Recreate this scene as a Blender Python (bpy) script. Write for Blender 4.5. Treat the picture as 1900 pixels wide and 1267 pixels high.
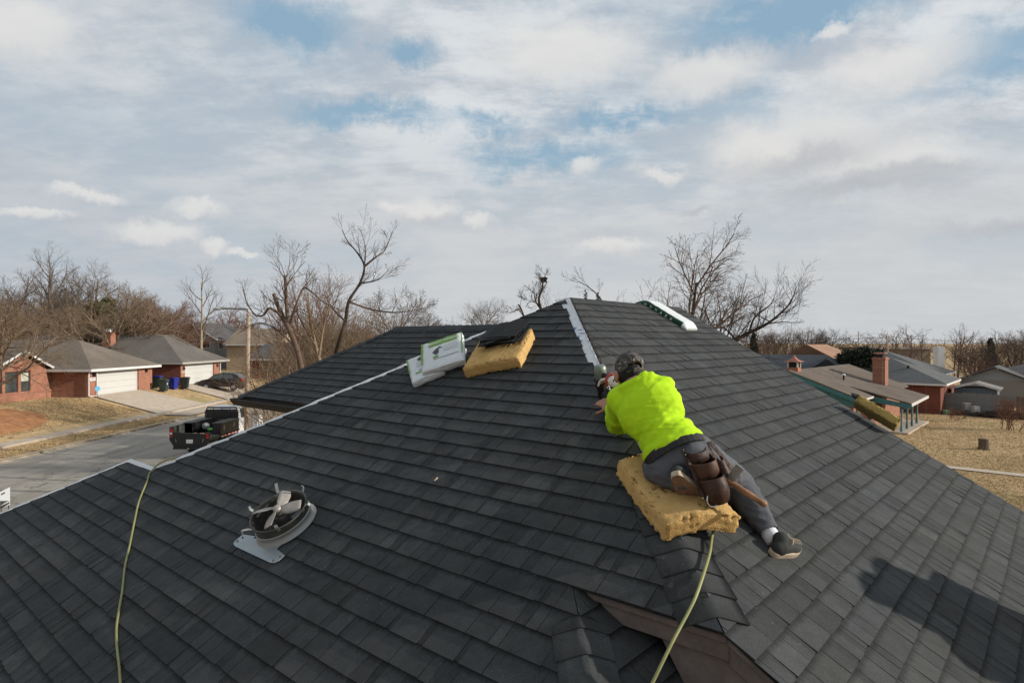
import bpy, bmesh, math, random
from math import radians, sin, cos, pi, sqrt
from mathutils import Vector, Matrix, noise
import numpy as np

for o in list(bpy.data.objects): bpy.data.objects.remove(o)
SC = bpy.context.scene
COL = SC.collection

# ------------------------------------------------------------------ camera
F = 1165.0                                   # focal length in pixels of the 1900 px wide picture
CAMZ = 4.4
cd = bpy.data.cameras.new('camera'); cam = bpy.data.objects.new('camera', cd); COL.objects.link(cam)
cam.location = (0, 0, CAMZ); cam.rotation_euler = (radians(90), 0, 0)
cd.sensor_width = 36; cd.lens = F/1900*36; cd.clip_start = 0.05; cd.clip_end = 4000
SC.camera = cam

# ------------------------------------------------------------------ sun + sky
SUN_EL = radians(21.0)
SUN_AZ = math.atan2(-0.11, 0.99)             # direction towards the sun, angle from +X
S = Vector((cos(SUN_EL)*cos(SUN_AZ), cos(SUN_EL)*sin(SUN_AZ), sin(SUN_EL)))
ld = bpy.data.lights.new('sun', 'SUN'); sun = bpy.data.objects.new('sun', ld); COL.objects.link(sun)
ld.energy = 5.0; ld.angle = radians(1.0); ld.color = (1.0, 0.93, 0.82)
sun.rotation_euler = (-S).to_track_quat('-Z', 'Y').to_euler(); sun.location = S*60

w = bpy.data.worlds.new('World'); SC.world = w; w.use_nodes = True
def build_sky():
    nt = w.node_tree; N = nt.nodes; Lk = nt.links; N.clear()
    out = N.new('ShaderNodeOutputWorld'); bg = N.new('ShaderNodeBackground'); bg.inputs[1].default_value = 0.1
    Lk.new(bg.outputs[0], out.inputs[0])
    sky = N.new('ShaderNodeTexSky'); sky.sky_type = 'NISHITA'; sky.sun_disc = False
    sky.sun_elevation = SUN_EL; sky.sun_rotation = pi/2 - SUN_AZ; sky.altitude = 300; sky.air_density = 1.0; sky.dust_density = 0.6; sky.ozone_density = 2.0
    def val(x):
        n = N.new('ShaderNodeValue'); n.outputs[0].default_value = x; return n.outputs[0]
    def M(op, a, b=None, c=None, clamp=False):
        n = N.new('ShaderNodeMath'); n.operation = op; n.use_clamp = clamp
        for i, q in enumerate((a, b, c)):
            if q is None: continue
            if isinstance(q, (int, float)): n.inputs[i].default_value = q
            else: Lk.new(q, n.inputs[i])
        return n.outputs[0]
    def V(op, a, b=None, out=0):
        n = N.new('ShaderNodeVectorMath'); n.operation = op
        for i, q in enumerate((a, b)):
            if q is None: continue
            if isinstance(q, tuple): n.inputs[i].default_value = q
            else: Lk.new(q, n.inputs[i])
        return n.outputs[out]
    def noise_(vec, scale, detail=6, rough=.55, dist=0.0, col=False, lac=2.0):
        n = N.new('ShaderNodeTexNoise'); n.noise_dimensions = '2D'; n.inputs['Scale'].default_value = scale; n.inputs['Detail'].default_value = detail
        n.inputs['Roughness'].default_value = rough; n.inputs['Distortion'].default_value = dist; n.inputs['Lacunarity'].default_value = lac
        Lk.new(vec, n.inputs['Vector']); return n.outputs[1 if col else 0]
    def ramp(x, a, b, lo=0., hi=1.):
        n = N.new('ShaderNodeMapRange'); n.interpolation_type = 'SMOOTHSTEP'
        Lk.new(x, n.inputs[0])
        for i, q in zip((1, 2, 3, 4), (a, b, lo, hi)): n.inputs[i].default_value = q
        return n.outputs[0]
    def mix(f, a, b):
        n = N.new('ShaderNodeMix'); n.data_type = 'RGBA'
        if isinstance(f, (int, float)): n.inputs[0].default_value = f
        else: Lk.new(f, n.inputs[0])
        for i, q in ((6, a), (7, b)):
            if isinstance(q, tuple): n.inputs[i].default_value = q if len(q) == 4 else (*q, 1)
            else: Lk.new(q, n.inputs[i])
        return n.outputs[2]
    tc = N.new('ShaderNodeTexCoord'); d = V('NORMALIZE', tc.outputs['Generated'])
    sp = N.new('ShaderNodeSeparateXYZ'); Lk.new(d, sp.inputs[0]); x, y, z = sp.outputs
    za = M('MAXIMUM', z, 0.0)
    den = M('ADD', za, 0.20)
    cmb = N.new('ShaderNodeCombineXYZ'); Lk.new(M('DIVIDE', x, den), cmb.inputs[0]); Lk.new(M('DIVIDE', y, den), cmb.inputs[1])
    plane = cmb.outputs[0]                                  # flat cloud layer overhead
    # direction angles: azimuth to the right of +Y and height, used to set single clouds into the sky dome
    az = M('ARCTAN2', x, y); el = M('ARCSINE', z)
    cae = N.new('ShaderNodeCombineXYZ'); Lk.new(az, cae.inputs[0]); Lk.new(el, cae.inputs[1]); ae = cae.outputs[0]
    wn = V('SUBTRACT', noise_(ae, 9, 6, .72, 0, True), (.5, .5, .5))
    def scl(v, s):
        n = N.new('ShaderNodeVectorMath'); n.operation = 'SCALE'; Lk.new(v, n.inputs[0]); n.inputs[3].default_value = s; return n.outputs[0]
    aew = V('ADD', ae, scl(wn, .10))
    aec = V('ADD', ae, scl(wn, .060))
    def blob(px, py, rx, ry, src, soft=0.0, foot=False):
        a = (px-950)/F; b = (634-py)/F
        A0 = math.atan(a); E0 = math.atan(b/sqrt(1+a*a))
        n = N.new('ShaderNodeVectorMath'); n.operation = 'MULTIPLY_ADD'; Lk.new(src, n.inputs[0]); n.inputs[1].default_value = (F/rx, F/ry, 0); n.inputs[2].default_value = (-A0*F/rx, -E0*F/ry, 0)
        v = n.outputs[0]; r = ramp(V('LENGTH', v, None, 1), 1.25, soft)
        if not foot: return r
        s = N.new('ShaderNodeSeparateXYZ'); Lk.new(v, s.inputs[0]); return r, ramp(s.outputs[1], .25, -.8)
    def add(lst):
        r = lst[0]
        for q in lst[1:]: r = M('MAXIMUM', r, q)
        return r
    n1 = noise_(plane, 1.5, 7, .64, 0)
    n2 = noise_(V('MULTIPLY', plane, (.75, 1.5, 1)), 3.1, 7, .68, 0)
    # blue: openings in the veil
    gaps = add([blob(545, 38, 120, 55, aew, .1), blob(700, 220, 190, 30, aew, .1), blob(1000, 292, 190, 42, aew, .1), blob(905, 228, 90, 26, aew, .1),
                blob(1150, 222, 170, 26, aew, .1), blob(1545, 195, 220, 34, aew, .1), blob(1850, 108, 130, 55, aew, .1), blob(1490, 20, 230, 45, aew, .2),
                blob(1880, 455, 120, 30, aew, .1), blob(760, 90, 70, 30, aew, .2)])
    veil = ramp(n1, .36, .58)
    cover = M('SUBTRACT', M('ADD', M('MULTIPLY', veil, .22), .78), M('MULTIPLY', gaps, ramp(n2, .72, .46, .40, 1.0)), clamp=True)
    hz = ramp(z, .30, .05)                                  # towards the horizon the veil closes
    cover = M('MAXIMUM', cover, M('MULTIPLY', hz, .95))
    blue = mix(ramp(z, 0., .5), (3.6, 5.0, 6.0, 1), (2.9, 4.5, 5.9, 1))
    blue = mix(.12, blue, sky.outputs[0])
    # veil tones
    tone = M('ADD', M('MULTIPLY', n2, .6), M('MULTIPLY', n1, .4))
    left = ramp(az, .05, -.75)                              # cooler, duller veil to the left (away from the sun)
    grey = mix(ramp(tone, .39, .60), (4.65, 5.2, 5.85, 1), (7.1, 7.4, 7.65, 1))
    low = mix(left, (5.85, 6.02, 6.2, 1), (4.75, 5.2, 5.75, 1))
    grey = mix(M('MULTIPLY', left, .5), grey, (5.1, 5.55, 6.05, 1))
    low = mix(M('MULTIPLY', ramp(tone, .36, .66), .30), low, (6.9, 7.0, 7.05, 1))
    veilc = mix(ramp(z, .36, .12), grey, low)
    col = mix(cover, blue, veilc)
    # single cumulus: warm white heads, grey feet
    for (px, py, rx, ry, g) in [(290, 431, 74, 22, .2), (362, 391, 56, 17, .2), (160, 356, 48, 12, .2), (60, 397, 54, 10, .2), (396, 457, 27, 12, .2), (455, 469, 31, 9, .2),
              (790, 392, 68, 27, .8), (725, 380, 30, 12, .2), (890, 410, 36, 14, .35), (1135, 462, 84, 18, .4), (1510, 250, 190, 66, .7), (1400, 285, 95, 38, .6),
              (1650, 300, 140, 42, .6), (1640, 135, 150, 42, .3), (30, 45, 80, 55, .2), (1230, 325, 42, 12, .2), (1075, 312, 36, 18, .2), (1545, 55, 28, 12, .1),
              (1310, 140, 120, 40, .2), (1050, 100, 170, 60, .15)]:
        body, foot = blob(px, py, rx, ry, aec, .35, True)
        cc = mix(M('MULTIPLY', foot, g), (7.7, 7.6, 7.45, 1), (4.9, 5.0, 5.25, 1))
        col = mix(M('MULTIPLY', body, .8), col, cc)
    # grey smudges under the bank
    sm = add([blob(1600, 345, 190, 22, aec, .1), blob(1530, 292, 110, 24, aec, .1), blob(1680, 318, 120, 20, aec, .1), blob(1850, 420, 110, 18, aec, .1), blob(1290, 397, 40, 8, aec, .1)])
    col = mix(M('MULTIPLY', sm, .6), col, (4.6, 4.8, 5.1, 1))
    below = ramp(z, 0.0, -.03)
    col = mix(below, col, (1.6, 1.5, 1.35, 1))
    Lk.new(col, bg.inputs[0])
    w.cycles.sampling_method = 'NONE'
build_sky()
SC.view_settings.view_transform = 'Standard'; SC.view_settings.look = 'None'; SC.view_settings.gamma = 1; SC.view_settings.exposure = 0.0
SC.view_settings.use_curve_mapping = False
SC.render.resolution_x = 1024; SC.render.resolution_y = 682
SC.cycles.max_bounces = 4; SC.cycles.diffuse_bounces = 2; SC.cycles.glossy_bounces = 2; SC.cycles.transmission_bounces = 4

# ------------------------------------------------------------------ helpers
RNG = random.Random(7)
def U(a, b): return RNG.uniform(a, b)
def J(px, py, Y):
    "a point at distance Y in front of the camera, seen under the given bearing"
    return Vector(((px-950)/F*Y, Y, CAMZ - (py-634)/F*Y))
def ground_pt(px, py, z):
    Y = (CAMZ-z)*F/(py-634); return Vector(((px-950)/F*Y, Y, z))
MATS = {}
def mat(name, color=(.5, .5, .5), rough=.8, metal=0.0, spec=.3, noise_scale=None, noise_amt=.25, bump=0.0, bump_scale=None, emit=None, alpha=None):
    if name in MATS: return MATS[name]
    m = bpy.data.materials.new(name); m.use_nodes = True; nt = m.node_tree; b = nt.nodes['Principled BSDF']
    b.inputs['Base Color'].default_value = (*color, 1); b.inputs['Roughness'].default_value = rough; b.inputs['Metallic'].default_value = metal
    b.inputs['Specular IOR Level'].default_value = spec
    if noise_scale:
        tc = nt.nodes.new('ShaderNodeTexCoord'); n = nt.nodes.new('ShaderNodeTexNoise'); n.inputs['Scale'].default_value = noise_scale; n.inputs['Detail'].default_value = 6
        n.inputs['Roughness'].default_value = .65
        nt.links.new(tc.outputs['Object'], n.inputs['Vector'])
        mx = nt.nodes.new('ShaderNodeMix'); mx.data_type = 'RGBA'
        mr = nt.nodes.new('ShaderNodeMapRange'); mr.inputs[1].default_value = .3; mr.inputs[2].default_value = .7; nt.links.new(n.outputs[0], mr.inputs[0]); nt.links.new(mr.outputs[0], mx.inputs[0])
        mx.inputs[6].default_value = (*[c*(1-noise_amt) for c in color], 1); mx.inputs[7].default_value = (*[min(1, c*(1+noise_amt)) for c in color], 1)
        nt.links.new(mx.outputs[2], b.inputs['Base Color'])
    if bump:
        tc = nt.nodes.new('ShaderNodeTexCoord'); n = nt.nodes.new('ShaderNodeTexNoise'); n.inputs['Scale'].default_value = bump_scale or 40; n.inputs['Detail'].default_value = 5
        nt.links.new(tc.outputs['Object'], n.inputs['Vector'])
        bp = nt.nodes.new('ShaderNodeBump'); bp.inputs['Strength'].default_value = bump; bp.inputs['Distance'].default_value = .02
        nt.links.new(n.outputs[0], bp.inputs['Height']); nt.links.new(bp.outputs[0], b.inputs['Normal'])
    MATS[name] = m; return m

MW = {}
def thing(name, label, cat, loc=(0, 0, 0), rotz=0.0, group=None):
    o = bpy.data.objects.new(name, None); COL.objects.link(o); o.empty_display_size = .1
    o.location = loc; o.rotation_euler = (0, 0, rotz)
    o['label'] = label; o['category'] = cat
    if group: o['group'] = group
    MW[o.name] = Matrix.Translation(Vector(loc)) @ Matrix.Rotation(rotz, 4, 'Z')
    return o
def tag(o, label=None, cat=None, group=None, kind=None):
    if label: o['label'] = label
    if cat: o['category'] = cat
    if group: o['group'] = group
    if kind: o['kind'] = kind
    return o
def mesh(name, verts, faces, mats, smooth=False, fmat=None):
    me = bpy.data.meshes.new(name); me.from_pydata([tuple(v) for v in verts], [], faces)
    for m in (mats if isinstance(mats, (list, tuple)) else [mats]): me.materials.append(m)
    if fmat: me.polygons.foreach_set('material_index', fmat)
    if smooth: me.polygons.foreach_set('use_smooth', [True]*len(me.polygons))
    me.update(); return me
def obj(name, me, parent=None, world=True):
    "link a mesh; world=True means its vertices are in world space even when it has a parent"
    o = bpy.data.objects.new(name, me); COL.objects.link(o)
    if parent is not None:
        o.parent = parent
        if world:
            Mi = MW[parent.name].inverted(); me.transform(Mi)
        MW[o.name] = MW[parent.name].copy()
    else: MW[o.name] = Matrix.Identity(4)
    return o
class MB:
    "collects shapes into one mesh"
    def __init__(s): s.v = []; s.f = []; s.m = []; s.cm = 0
    def face(s, idx): s.f.append(idx); s.m.append(s.cm)
    def poly(s, pts):
        n = len(s.v); s.v += [Vector(p) for p in pts]; s.face(list(range(n, n+len(pts)))); return s
    def box(s, c, size, R=None):
        c = Vector(c); hx, hy, hz = [q/2 for q in size]; n = len(s.v)
        for z in (-hz, hz):
            for y in (-hy, hy):
                for x in (-hx, hx):
                    p = Vector((x, y, z)); s.v.append((R @ p if R else p) + c)
        for f in ((0, 2, 3, 1), (4, 5, 7, 6), (0, 1, 5, 4), (2, 6, 7, 3), (0, 4, 6, 2), (1, 3, 7, 5)): s.face([n+i for i in f])
        return s
    def bb(s, x0, x1, y0, y1, z0, z1): return s.box(((x0+x1)/2, (y0+y1)/2, (z0+z1)/2), (abs(x1-x0), abs(y1-y0), abs(z1-z0)))
    def prism(s, pts, d):
        "polygon extruded along d"
        pts = [Vector(p) for p in pts]; d = Vector(d); n = len(s.v); k = len(pts); s.v += pts + [p+d for p in pts]
        s.face(list(range(n+k-1, n-1, -1))); s.face(list(range(n+k, n+2*k)))
        for i in range(k): j = (i+1) % k; s.face([n+i, n+j, n+k+j, n+k+i])
        return s
    def tube(s, pts, rad, n=8, cap=True):
        pts = [Vector(p) for p in pts]; k = len(pts)
        if not isinstance(rad, (list, tuple)): rad = [rad]*k
        base = len(s.v); up = None
        for i, p in enumerate(pts):
            t = (pts[min(i+1, k-1)] - pts[max(i-1, 0)])
            if t.length < 1e-9: t = Vector((0, 0, 1))
            t.normalize()
            if up is None:
                a = Vector((0, 0, 1)) if abs(t.z) < .9 else Vector((1, 0, 0)); up = t.cross(a).normalized()
            up = (up - t*up.dot(t)).normalized(); b = t.cross(up)
            for q in range(n):
                an = 2*pi*q/n; s.v.append(p + (up*cos(an) + b*sin(an))*rad[i])
        for i in range(k-1):
            for q in range(n):
                r = (q+1) % n; s.face([base+i*n+q, base+i*n+r, base+(i+1)*n+r, base+(i+1)*n+q])
        if cap:
            s.face([base+q for q in range(n-1, -1, -1)]); s.face([base+(k-1)*n+q for q in range(n)])
        return s
    def lathe(s, prof, n=20, M_=None):
        "profile of (radius, height) turned about local Z, placed by matrix"
        base = len(s.v); M_ = M_ or Matrix.Identity(4)
        for r, h in prof:
            for q in range(n): an = 2*pi*q/n; s.v.append(M_ @ Vector((r*cos(an), r*sin(an), h)))
        for i in range(len(prof)-1):
            for q in range(n):
                r = (q+1) % n; s.face([base+i*n+q, base+i*n+r, base+(i+1)*n+r, base+(i+1)*n+q])
        return s
    def ball(s, c, r, R=None, nu=14, nv=9):
        "ellipsoid"
        c = Vector(c); r = r if isinstance(r, (list, tuple, Vector)) else (r, r, r); n = len(s.v)
        def P(p): return (R @ p if R else p) + c
        s.v.append(P(Vector((0, 0, -r[2]))))
        for i in range(1, nv):
            t = -pi/2 + pi*i/nv
            for q in range(nu): a = 2*pi*q/nu; s.v.append(P(Vector((r[0]*cos(t)*cos(a), r[1]*cos(t)*sin(a), r[2]*sin(t)))))
        s.v.append(P(Vector((0, 0, r[2])))); e = len(s.v)-1
        for q in range(nu): s.face([n, n+1+(q+1) % nu, n+1+q]); s.face([e, e-nu+q, e-nu+(q+1) % nu])
        for i in range(nv-2):
            for q in range(nu):
                a = n+1+i*nu+q; b = n+1+i*nu+(q+1) % nu; s.face([a, b, b+nu, a+nu])
        return s
    def cone(s, p0, r0, p1, r1, n=12):
        "limb with rounded ends"
        p0 = Vector(p0); p1 = Vector(p1); ax = (p1-p0); L = ax.length; ax = ax/L if L > 1e-9 else Vector((0, 0, 1)); pts = []; rad = []
        for i in range(0, 4): a = pi/2*(1-i/4) * .98; pts.append(p0-ax*r0*sin(a)); rad.append(r0*cos(a))
        pts.append(p0); rad.append(r0); pts.append(p1); rad.append(r1)
        for i in range(1, 5): a = pi/2*i/4*.98; pts.append(p1+ax*r1*sin(a)); rad.append(r1*cos(a))
        return s.tube(pts, rad, n)
    def build(s, name, mats, parent=None, smooth=False, world=True):
        me = mesh(name, s.v, s.f, mats, smooth, s.m if isinstance(mats, (list, tuple)) and len(mats) > 1 else None)
        return obj(name, me, parent, world)
def copy_tree(o, loc=None, rotz=None, scale=None, label=None, parent=None):
    c = o.copy(); COL.objects.link(c); c.parent = parent
    if loc is not None: c.location = loc
    if rotz is not None: c.rotation_euler = (0, 0, rotz)
    if scale is not None: c.scale = (scale,)*3 if isinstance(scale, (int, float)) else scale
    if label: c['label'] = label
    for ch in o.children: copy_tree(ch, parent=c)
    return c
def bevel(o, width=.01, seg=2):
    m = o.modifiers.new('bevel', 'BEVEL'); m.width = width; m.segments = seg; m.limit_method = 'ANGLE'; return o
def text_mesh(body, size, mat_, M_, name, parent, extrude=.0006, align='CENTER'):
    cu = bpy.data.curves.new(name, 'FONT'); cu.body = body; cu.size = size; cu.align_x = align; cu.align_y = 'CENTER'; cu.extrude = extrude; cu.resolution_u = 2
    t = bpy.data.objects.new(name, cu); COL.objects.link(t); bpy.context.view_layer.update()
    me = bpy.data.meshes.new_from_object(t.evaluated_get(bpy.context.evaluated_depsgraph_get())); bpy.data.objects.remove(t); bpy.data.curves.remove(cu)
    me.materials.clear(); me.materials.append(mat_); me.transform(M_); me.name = name
    return obj(name, me, parent)
def frame(o, x, y, z):
    "matrix with the given axes"
    return Matrix(((x.x, y.x, z.x, o.x), (x.y, y.y, z.y, o.y), (x.z, y.z, z.z, o.z), (0, 0, 0, 1)))
# ================================================================== ground, street
def sstep(a, b, x):
    t = min(1, max(0, (x-a)/(b-a))); return t*t*(3-2*t)
STZ = -1.1                                   # the street lies lower than the lots
def gz(x, y):
    "height of the ground"
    if x <= -31: left = .32
    elif x <= -25.4: left = .32 - 1.29*(x+31)/5.6
    elif x <= -18: left = STZ + .13
    elif x <= -13: left = STZ + .13
    elif x <= -6: left = (STZ+.13)*(1-sstep(-13.2, -6, x))
    else: left = 0
    return left - 2.4*sstep(-3, 19, x) * sstep(-30, 0, y)
def ground_material(name, c_tan, c_brown, c_green, green_amt, scale=1.0):
    m = bpy.data.materials.new(name); m.use_nodes = True; nt = m.node_tree; N = nt.nodes; Lk = nt.links; b = N['Principled BSDF']; b.inputs['Roughness'].default_value = .95; b.inputs['Specular IOR Level'].default_value = .1
    tc = N.new('ShaderNodeTexCoord')
    def nz(s, det=6, r=.6):
        n = N.new('ShaderNodeTexNoise'); n.inputs['Scale'].default_value = s*scale; n.inputs['Detail'].default_value = det; n.inputs['Roughness'].default_value = r; Lk.new(tc.outputs['Object'], n.inputs['Vector']); return n.outputs[0]
    def rp(x, a, bb):
        n = N.new('ShaderNodeMapRange'); n.interpolation_type = 'SMOOTHSTEP'; Lk.new(x, n.inputs[0]); n.inputs[1].default_value = a; n.inputs[2].default_value = bb; return n.outputs[0]
    def mx(f, a, bb):
        n = N.new('ShaderNodeMix'); n.data_type = 'RGBA'; Lk.new(f, n.inputs[0])
        for i, q in ((6, a), (7, bb)):
            if isinstance(q, tuple): n.inputs[i].default_value = (*q, 1)
            else: Lk.new(q, n.inputs[i])
        return n.outputs[2]
    c = mx(rp(nz(.35), .4, .65), c_tan, c_brown); c = mx(rp(nz(.9, 5, .7), .56, .68), c, tuple(q*.62 for q in c_brown))
    c = mx(rp(nz(2.2, 8, .75), .42, .7), c, tuple(q*1.22 for q in c_tan))
    fine = nz(9, 8, .8)
    c = mx(rp(fine, .52, .3), c, tuple(q*.55 for q in c_brown))
    g = N.new('ShaderNodeMath'); g.operation = 'MULTIPLY'; Lk.new(rp(nz(.16, 4), .53, .68), g.inputs[0]); g.inputs[1].default_value = green_amt
    c = mx(g.outputs[0], c, c_green)
    Lk.new(c, b.inputs['Base Color'])
    bp = N.new('ShaderNodeBump'); bp.inputs['Strength'].default_value = .7; bp.inputs['Distance'].default_value = .06; Lk.new(fine, bp.inputs['Height']); Lk.new(bp.outputs[0], b.inputs['Normal'])
    MATS[name] = m; return m
M_lawn = ground_material('dry_lawn', (.45, .325, .18), (.34, .23, .12), (.19, .18, .07), .5)
def axis(vals):
    return sorted(set(round(v, 3) for v in vals))
xs = axis([-1500, -700, -350, -200, -120, -80, -60] + [-50+i*1.0 for i in range(0, 100)] + [52, 56, 60, 70, 90, 130, 200, 400, 800, 1500])
ys = axis([-300, -120, -60, -40] + [-20+i*2 for i in range(0, 60)] + [105, 115, 130, 160, 220, 320, 500, 900, 1800])
def hole(x, y): return -18.6 < x < -9.5
vv = [(x, y, gz(x, y) + (.03*noise.noise((x*.3, y*.3, 0)) if (-50 < x < 50 and y < 100 and not (-33 < x < -5)) else 0)) for y in ys for x in xs]
ff = [[j*len(xs)+i, j*len(xs)+i+1, (j+1)*len(xs)+i+1, (j+1)*len(xs)+i] for j in range(len(ys)-1) for i in range(len(xs)-1) if not (-23 < (xs[i]+xs[i+1])/2 < -13)]
tag(obj('ground', mesh('ground', vv, ff, M_lawn, True)), kind='structure')
# street with kerbs
def asphalt():
    m = bpy.data.materials.new('old_asphalt'); m.use_nodes = True; nt = m.node_tree; N = nt.nodes; Lk = nt.links; b = N['Principled BSDF']; b.inputs['Roughness'].default_value = .9; b.inputs['Specular IOR Level'].default_value = .2
    tc = N.new('ShaderNodeTexCoord'); mp = N.new('ShaderNodeMapping'); mp.inputs['Scale'].default_value = (1.4, .22, 1); Lk.new(tc.outputs['Object'], mp.inputs[0])
    n1 = N.new('ShaderNodeTexNoise'); n1.inputs['Scale'].default_value = 1.1; n1.inputs['Detail'].default_value = 6; Lk.new(mp.outputs[0], n1.inputs['Vector'])
    n2 = N.new('ShaderNodeTexNoise'); n2.inputs['Scale'].default_value = 30; n2.inputs['Detail'].default_value = 6; Lk.new(tc.outputs['Object'], n2.inputs['Vector'])
    r = N.new('ShaderNodeValToRGB'); Lk.new(n1.outputs[0], r.inputs[0]); e = r.color_ramp.elements; e[0].position = .33; e[0].color = (.30, .272, .235, 1); e[1].position = .66; e[1].color = (.42, .385, .335, 1)
    mx = N.new('ShaderNodeMix'); mx.data_type = 'RGBA'; mx.blend_type = 'MULTIPLY'; mx.inputs[0].default_value = .5; Lk.new(r.outputs[0], mx.inputs[6]); Lk.new(n2.outputs[1], mx.inputs[7])
    # tar-sealed cracks
    v = N.new('ShaderNodeTexVoronoi'); v.feature = 'DISTANCE_TO_EDGE'; v.inputs['Scale'].default_value = .22
    nw = N.new('ShaderNodeTexNoise'); nw.inputs['Scale'].default_value = .7; nw.inputs['Detail'].default_value = 5; Lk.new(tc.outputs['Object'], nw.inputs['Vector'])
    ad = N.new('ShaderNodeVectorMath'); ad.operation = 'ADD'; sc = N.new('ShaderNodeVectorMath'); sc.operation = 'SCALE'; sc.inputs[3].default_value = 3.0; Lk.new(nw.outputs[1], sc.inputs[0]); Lk.new(tc.outputs['Object'], ad.inputs[0]); Lk.new(sc.outputs[0], ad.inputs[1]); Lk.new(ad.outputs[0], v.inputs['Vector'])
    mr = N.new('ShaderNodeMapRange'); mr.inputs[1].default_value = .004; mr.inputs[2].default_value = .012; Lk.new(v.outputs['Distance'], mr.inputs[0])
    m2 = N.new('ShaderNodeMix'); m2.data_type = 'RGBA'; m2.inputs[6].default_value = (.16, .148, .13, 1); Lk.new(mr.outputs[0], m2.inputs[0]); Lk.new(mx.outputs[2], m2.inputs[7])
    Lk.new(m2.outputs[2], b.inputs['Base Color']); return m
M_asph = asphalt()
M_conc = mat('old_concrete', (.42, .35, .28), .9, 0, .2, 3.0, .16, .3, 30)
M_kerb = mat('kerb_concrete', (.36, .31, .25), .9, 0, .2, 4.0, .2, .3, 30)
Y0, Y1 = -30, 210
tag(MB().poly([(-23.2, Y0, STZ), (-12.8, Y0, STZ), (-12.8, Y1, STZ), (-23.2, Y1, STZ)]).build('street', M_asph), kind='structure')
k = MB()
for x0, x1 in ((-23.3, -22.85), (-13.15, -12.7)):
    hi = .14
    s_ = 1 if x0 < -18 else -1
    a, b_ = (x0, x1) if s_ == 1 else (x1, x0)
    prof = [(a, -.1), (a, hi), (b_-s_*.28, hi), (b_-s_*.22, .03), (b_, .008), (b_, -.1)]
    k.prism([(x, Y0, z+STZ) for x, z in (prof if s_ == -1 else prof[::-1])], (0, Y1-Y0, 0))
tag(k.build('kerb', M_kerb), kind='structure')
# sidewalk flags along the far side, each slab its own piece
sw = bpy.data.objects.new('sidewalk', None); COL.objects.link(sw); sw['kind'] = 'structure'; MW['sidewalk'] = Matrix.Identity(4)
slab = MB().bb(-.74, .74, -.745, .745, -.12, 0).build('slab', M_conc, sw, False); sl = [slab]
for i in range(48): sl.append(slab.copy()); COL.objects.link(sl[-1])
for i, s_ in enumerate(sl): y = 8+i*1.5; s_.location = (-26.0, y, gz(-26.0, y)+.035+RNG.uniform(-.006, .006)); s_.rotation_euler = (RNG.uniform(-.004, .004), RNG.uniform(-.006, .006), 0)
# driveways of the houses across the street
def sheet(name, pts, m, lift=.02, nx=14):
    "ground-hugging four-sided sheet"
    p = [Vector((*q, 0)) for q in pts]; vs = []; fs = []
    for j in range(nx+1):
        for i in range(nx+1):
            a = i/nx; b = j/nx; q = (p[0]*(1-a)+p[1]*a)*(1-b) + (p[3]*(1-a)+p[2]*a)*b
            vs.append((q.x, q.y, gz(q.x, q.y)+lift))
    for j in range(nx):
        for i in range(nx): fs.append([j*(nx+1)+i, j*(nx+1)+i+1, (j+1)*(nx+1)+i+1, (j+1)*(nx+1)+i])
    return tag(obj(name, mesh(name, vs, fs, m)), kind='structure')
sheet('driveway', [(-31, 46.4), (-23.1, 45.2), (-23.1, 53.2), (-31, 52.3)], M_conc, .075)
sheet('driveway', [(-31, 57.6), (-23.1, 56.6), (-23.1, 64.6), (-31, 64.2)], M_conc, .075)
# turned red soil in the yard on the left
M_soil = mat('red_soil', (.30, .145, .07), .95, 0, .1, 2.5, .35, .9, 8)
vs = []; fs = []; n = 34
for j in range(n+1):
    for i in range(n+1):
        x = -33+6.2*i/n; y = 28+13*j/n; r = sqrt(((x+29.6)/2.8)**2+((y-34.0)/5.6)**2)
        e = max(0, 1-r)
        h = .10*sstep(0, .5, e)*(1+.9*noise.fractal((x*1.1, y*1.1, 3), 1, 2, 4)) if e > 0 else -.05
        vs.append((x, y, gz(x, y)+h-.01))
for j in range(n):
    for i in range(n): fs.append([j*(n+1)+i, j*(n+1)+i+1, (j+1)*(n+1)+i+1, (j+1)*(n+1)+i])
tag(obj('bare_soil', mesh('bare_soil', vs, fs, M_soil, True)), kind='structure')
# ================================================================== the house whose roof is being shingled
_d = Vector((-1330.0, F, 0)).normalized(); dA = _d; dB = Vector((_d.y, -_d.x, 0))     # courses of the left slope / of the right slope
AP = Vector((.537, 5.85, CAMZ+.407)); PM = .585; EXPO = .127
def uv3(u, v, z): p = AP + dB*u + dA*v; return Vector((p.x, p.y, z))
class Plane:
    "roof slope; uphill is one of the house directions"
    def __init__(s, u0, v0, z0, up, m):
        s.u0, s.v0, s.z0, s.m, s.up = u0, v0, z0, m, up; k = sqrt(1+m*m); s.k = k
        h = {'+u': dB, '-u': -dB, '+v': dA, '-v': -dA}[up]
        s.es = (h + Vector((0, 0, m)))/k; s.n = (Vector((0, 0, 1)) - h*m).normalized(); s.ex = s.es.cross(s.n).normalized(); s.O = uv3(u0, v0, z0)
    def to(s, u, v):
        q = dB*(u-s.u0) + dA*(v-s.v0); sg = 1 if s.up[0] == '+' else -1
        return (q.dot(s.ex), sg*((u-s.u0) if s.up[1] == 'u' else (v-s.v0))*s.k)
    def z(s, u, v): return s.z0 + s.to(u, v)[1]/s.k*s.m
    def P(s, a, t, h=0): return s.O + s.ex*a + s.es*t + s.n*h
    def at(s, u, v, h=0): return s.P(*s.to(u, v), h)
    def hit(s, px, py, h=0):
        d = Vector(((px-950)/F, 1, -(py-634)/F)); o = Vector((0, 0, CAMZ)); t = (s.O + s.n*h - o).dot(s.n)/d.dot(s.n); return o + d*t
    def uv_hit(s, px, py):
        q = s.hit(px, py) - AP; return q.dot(dB), q.dot(dA)
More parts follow.
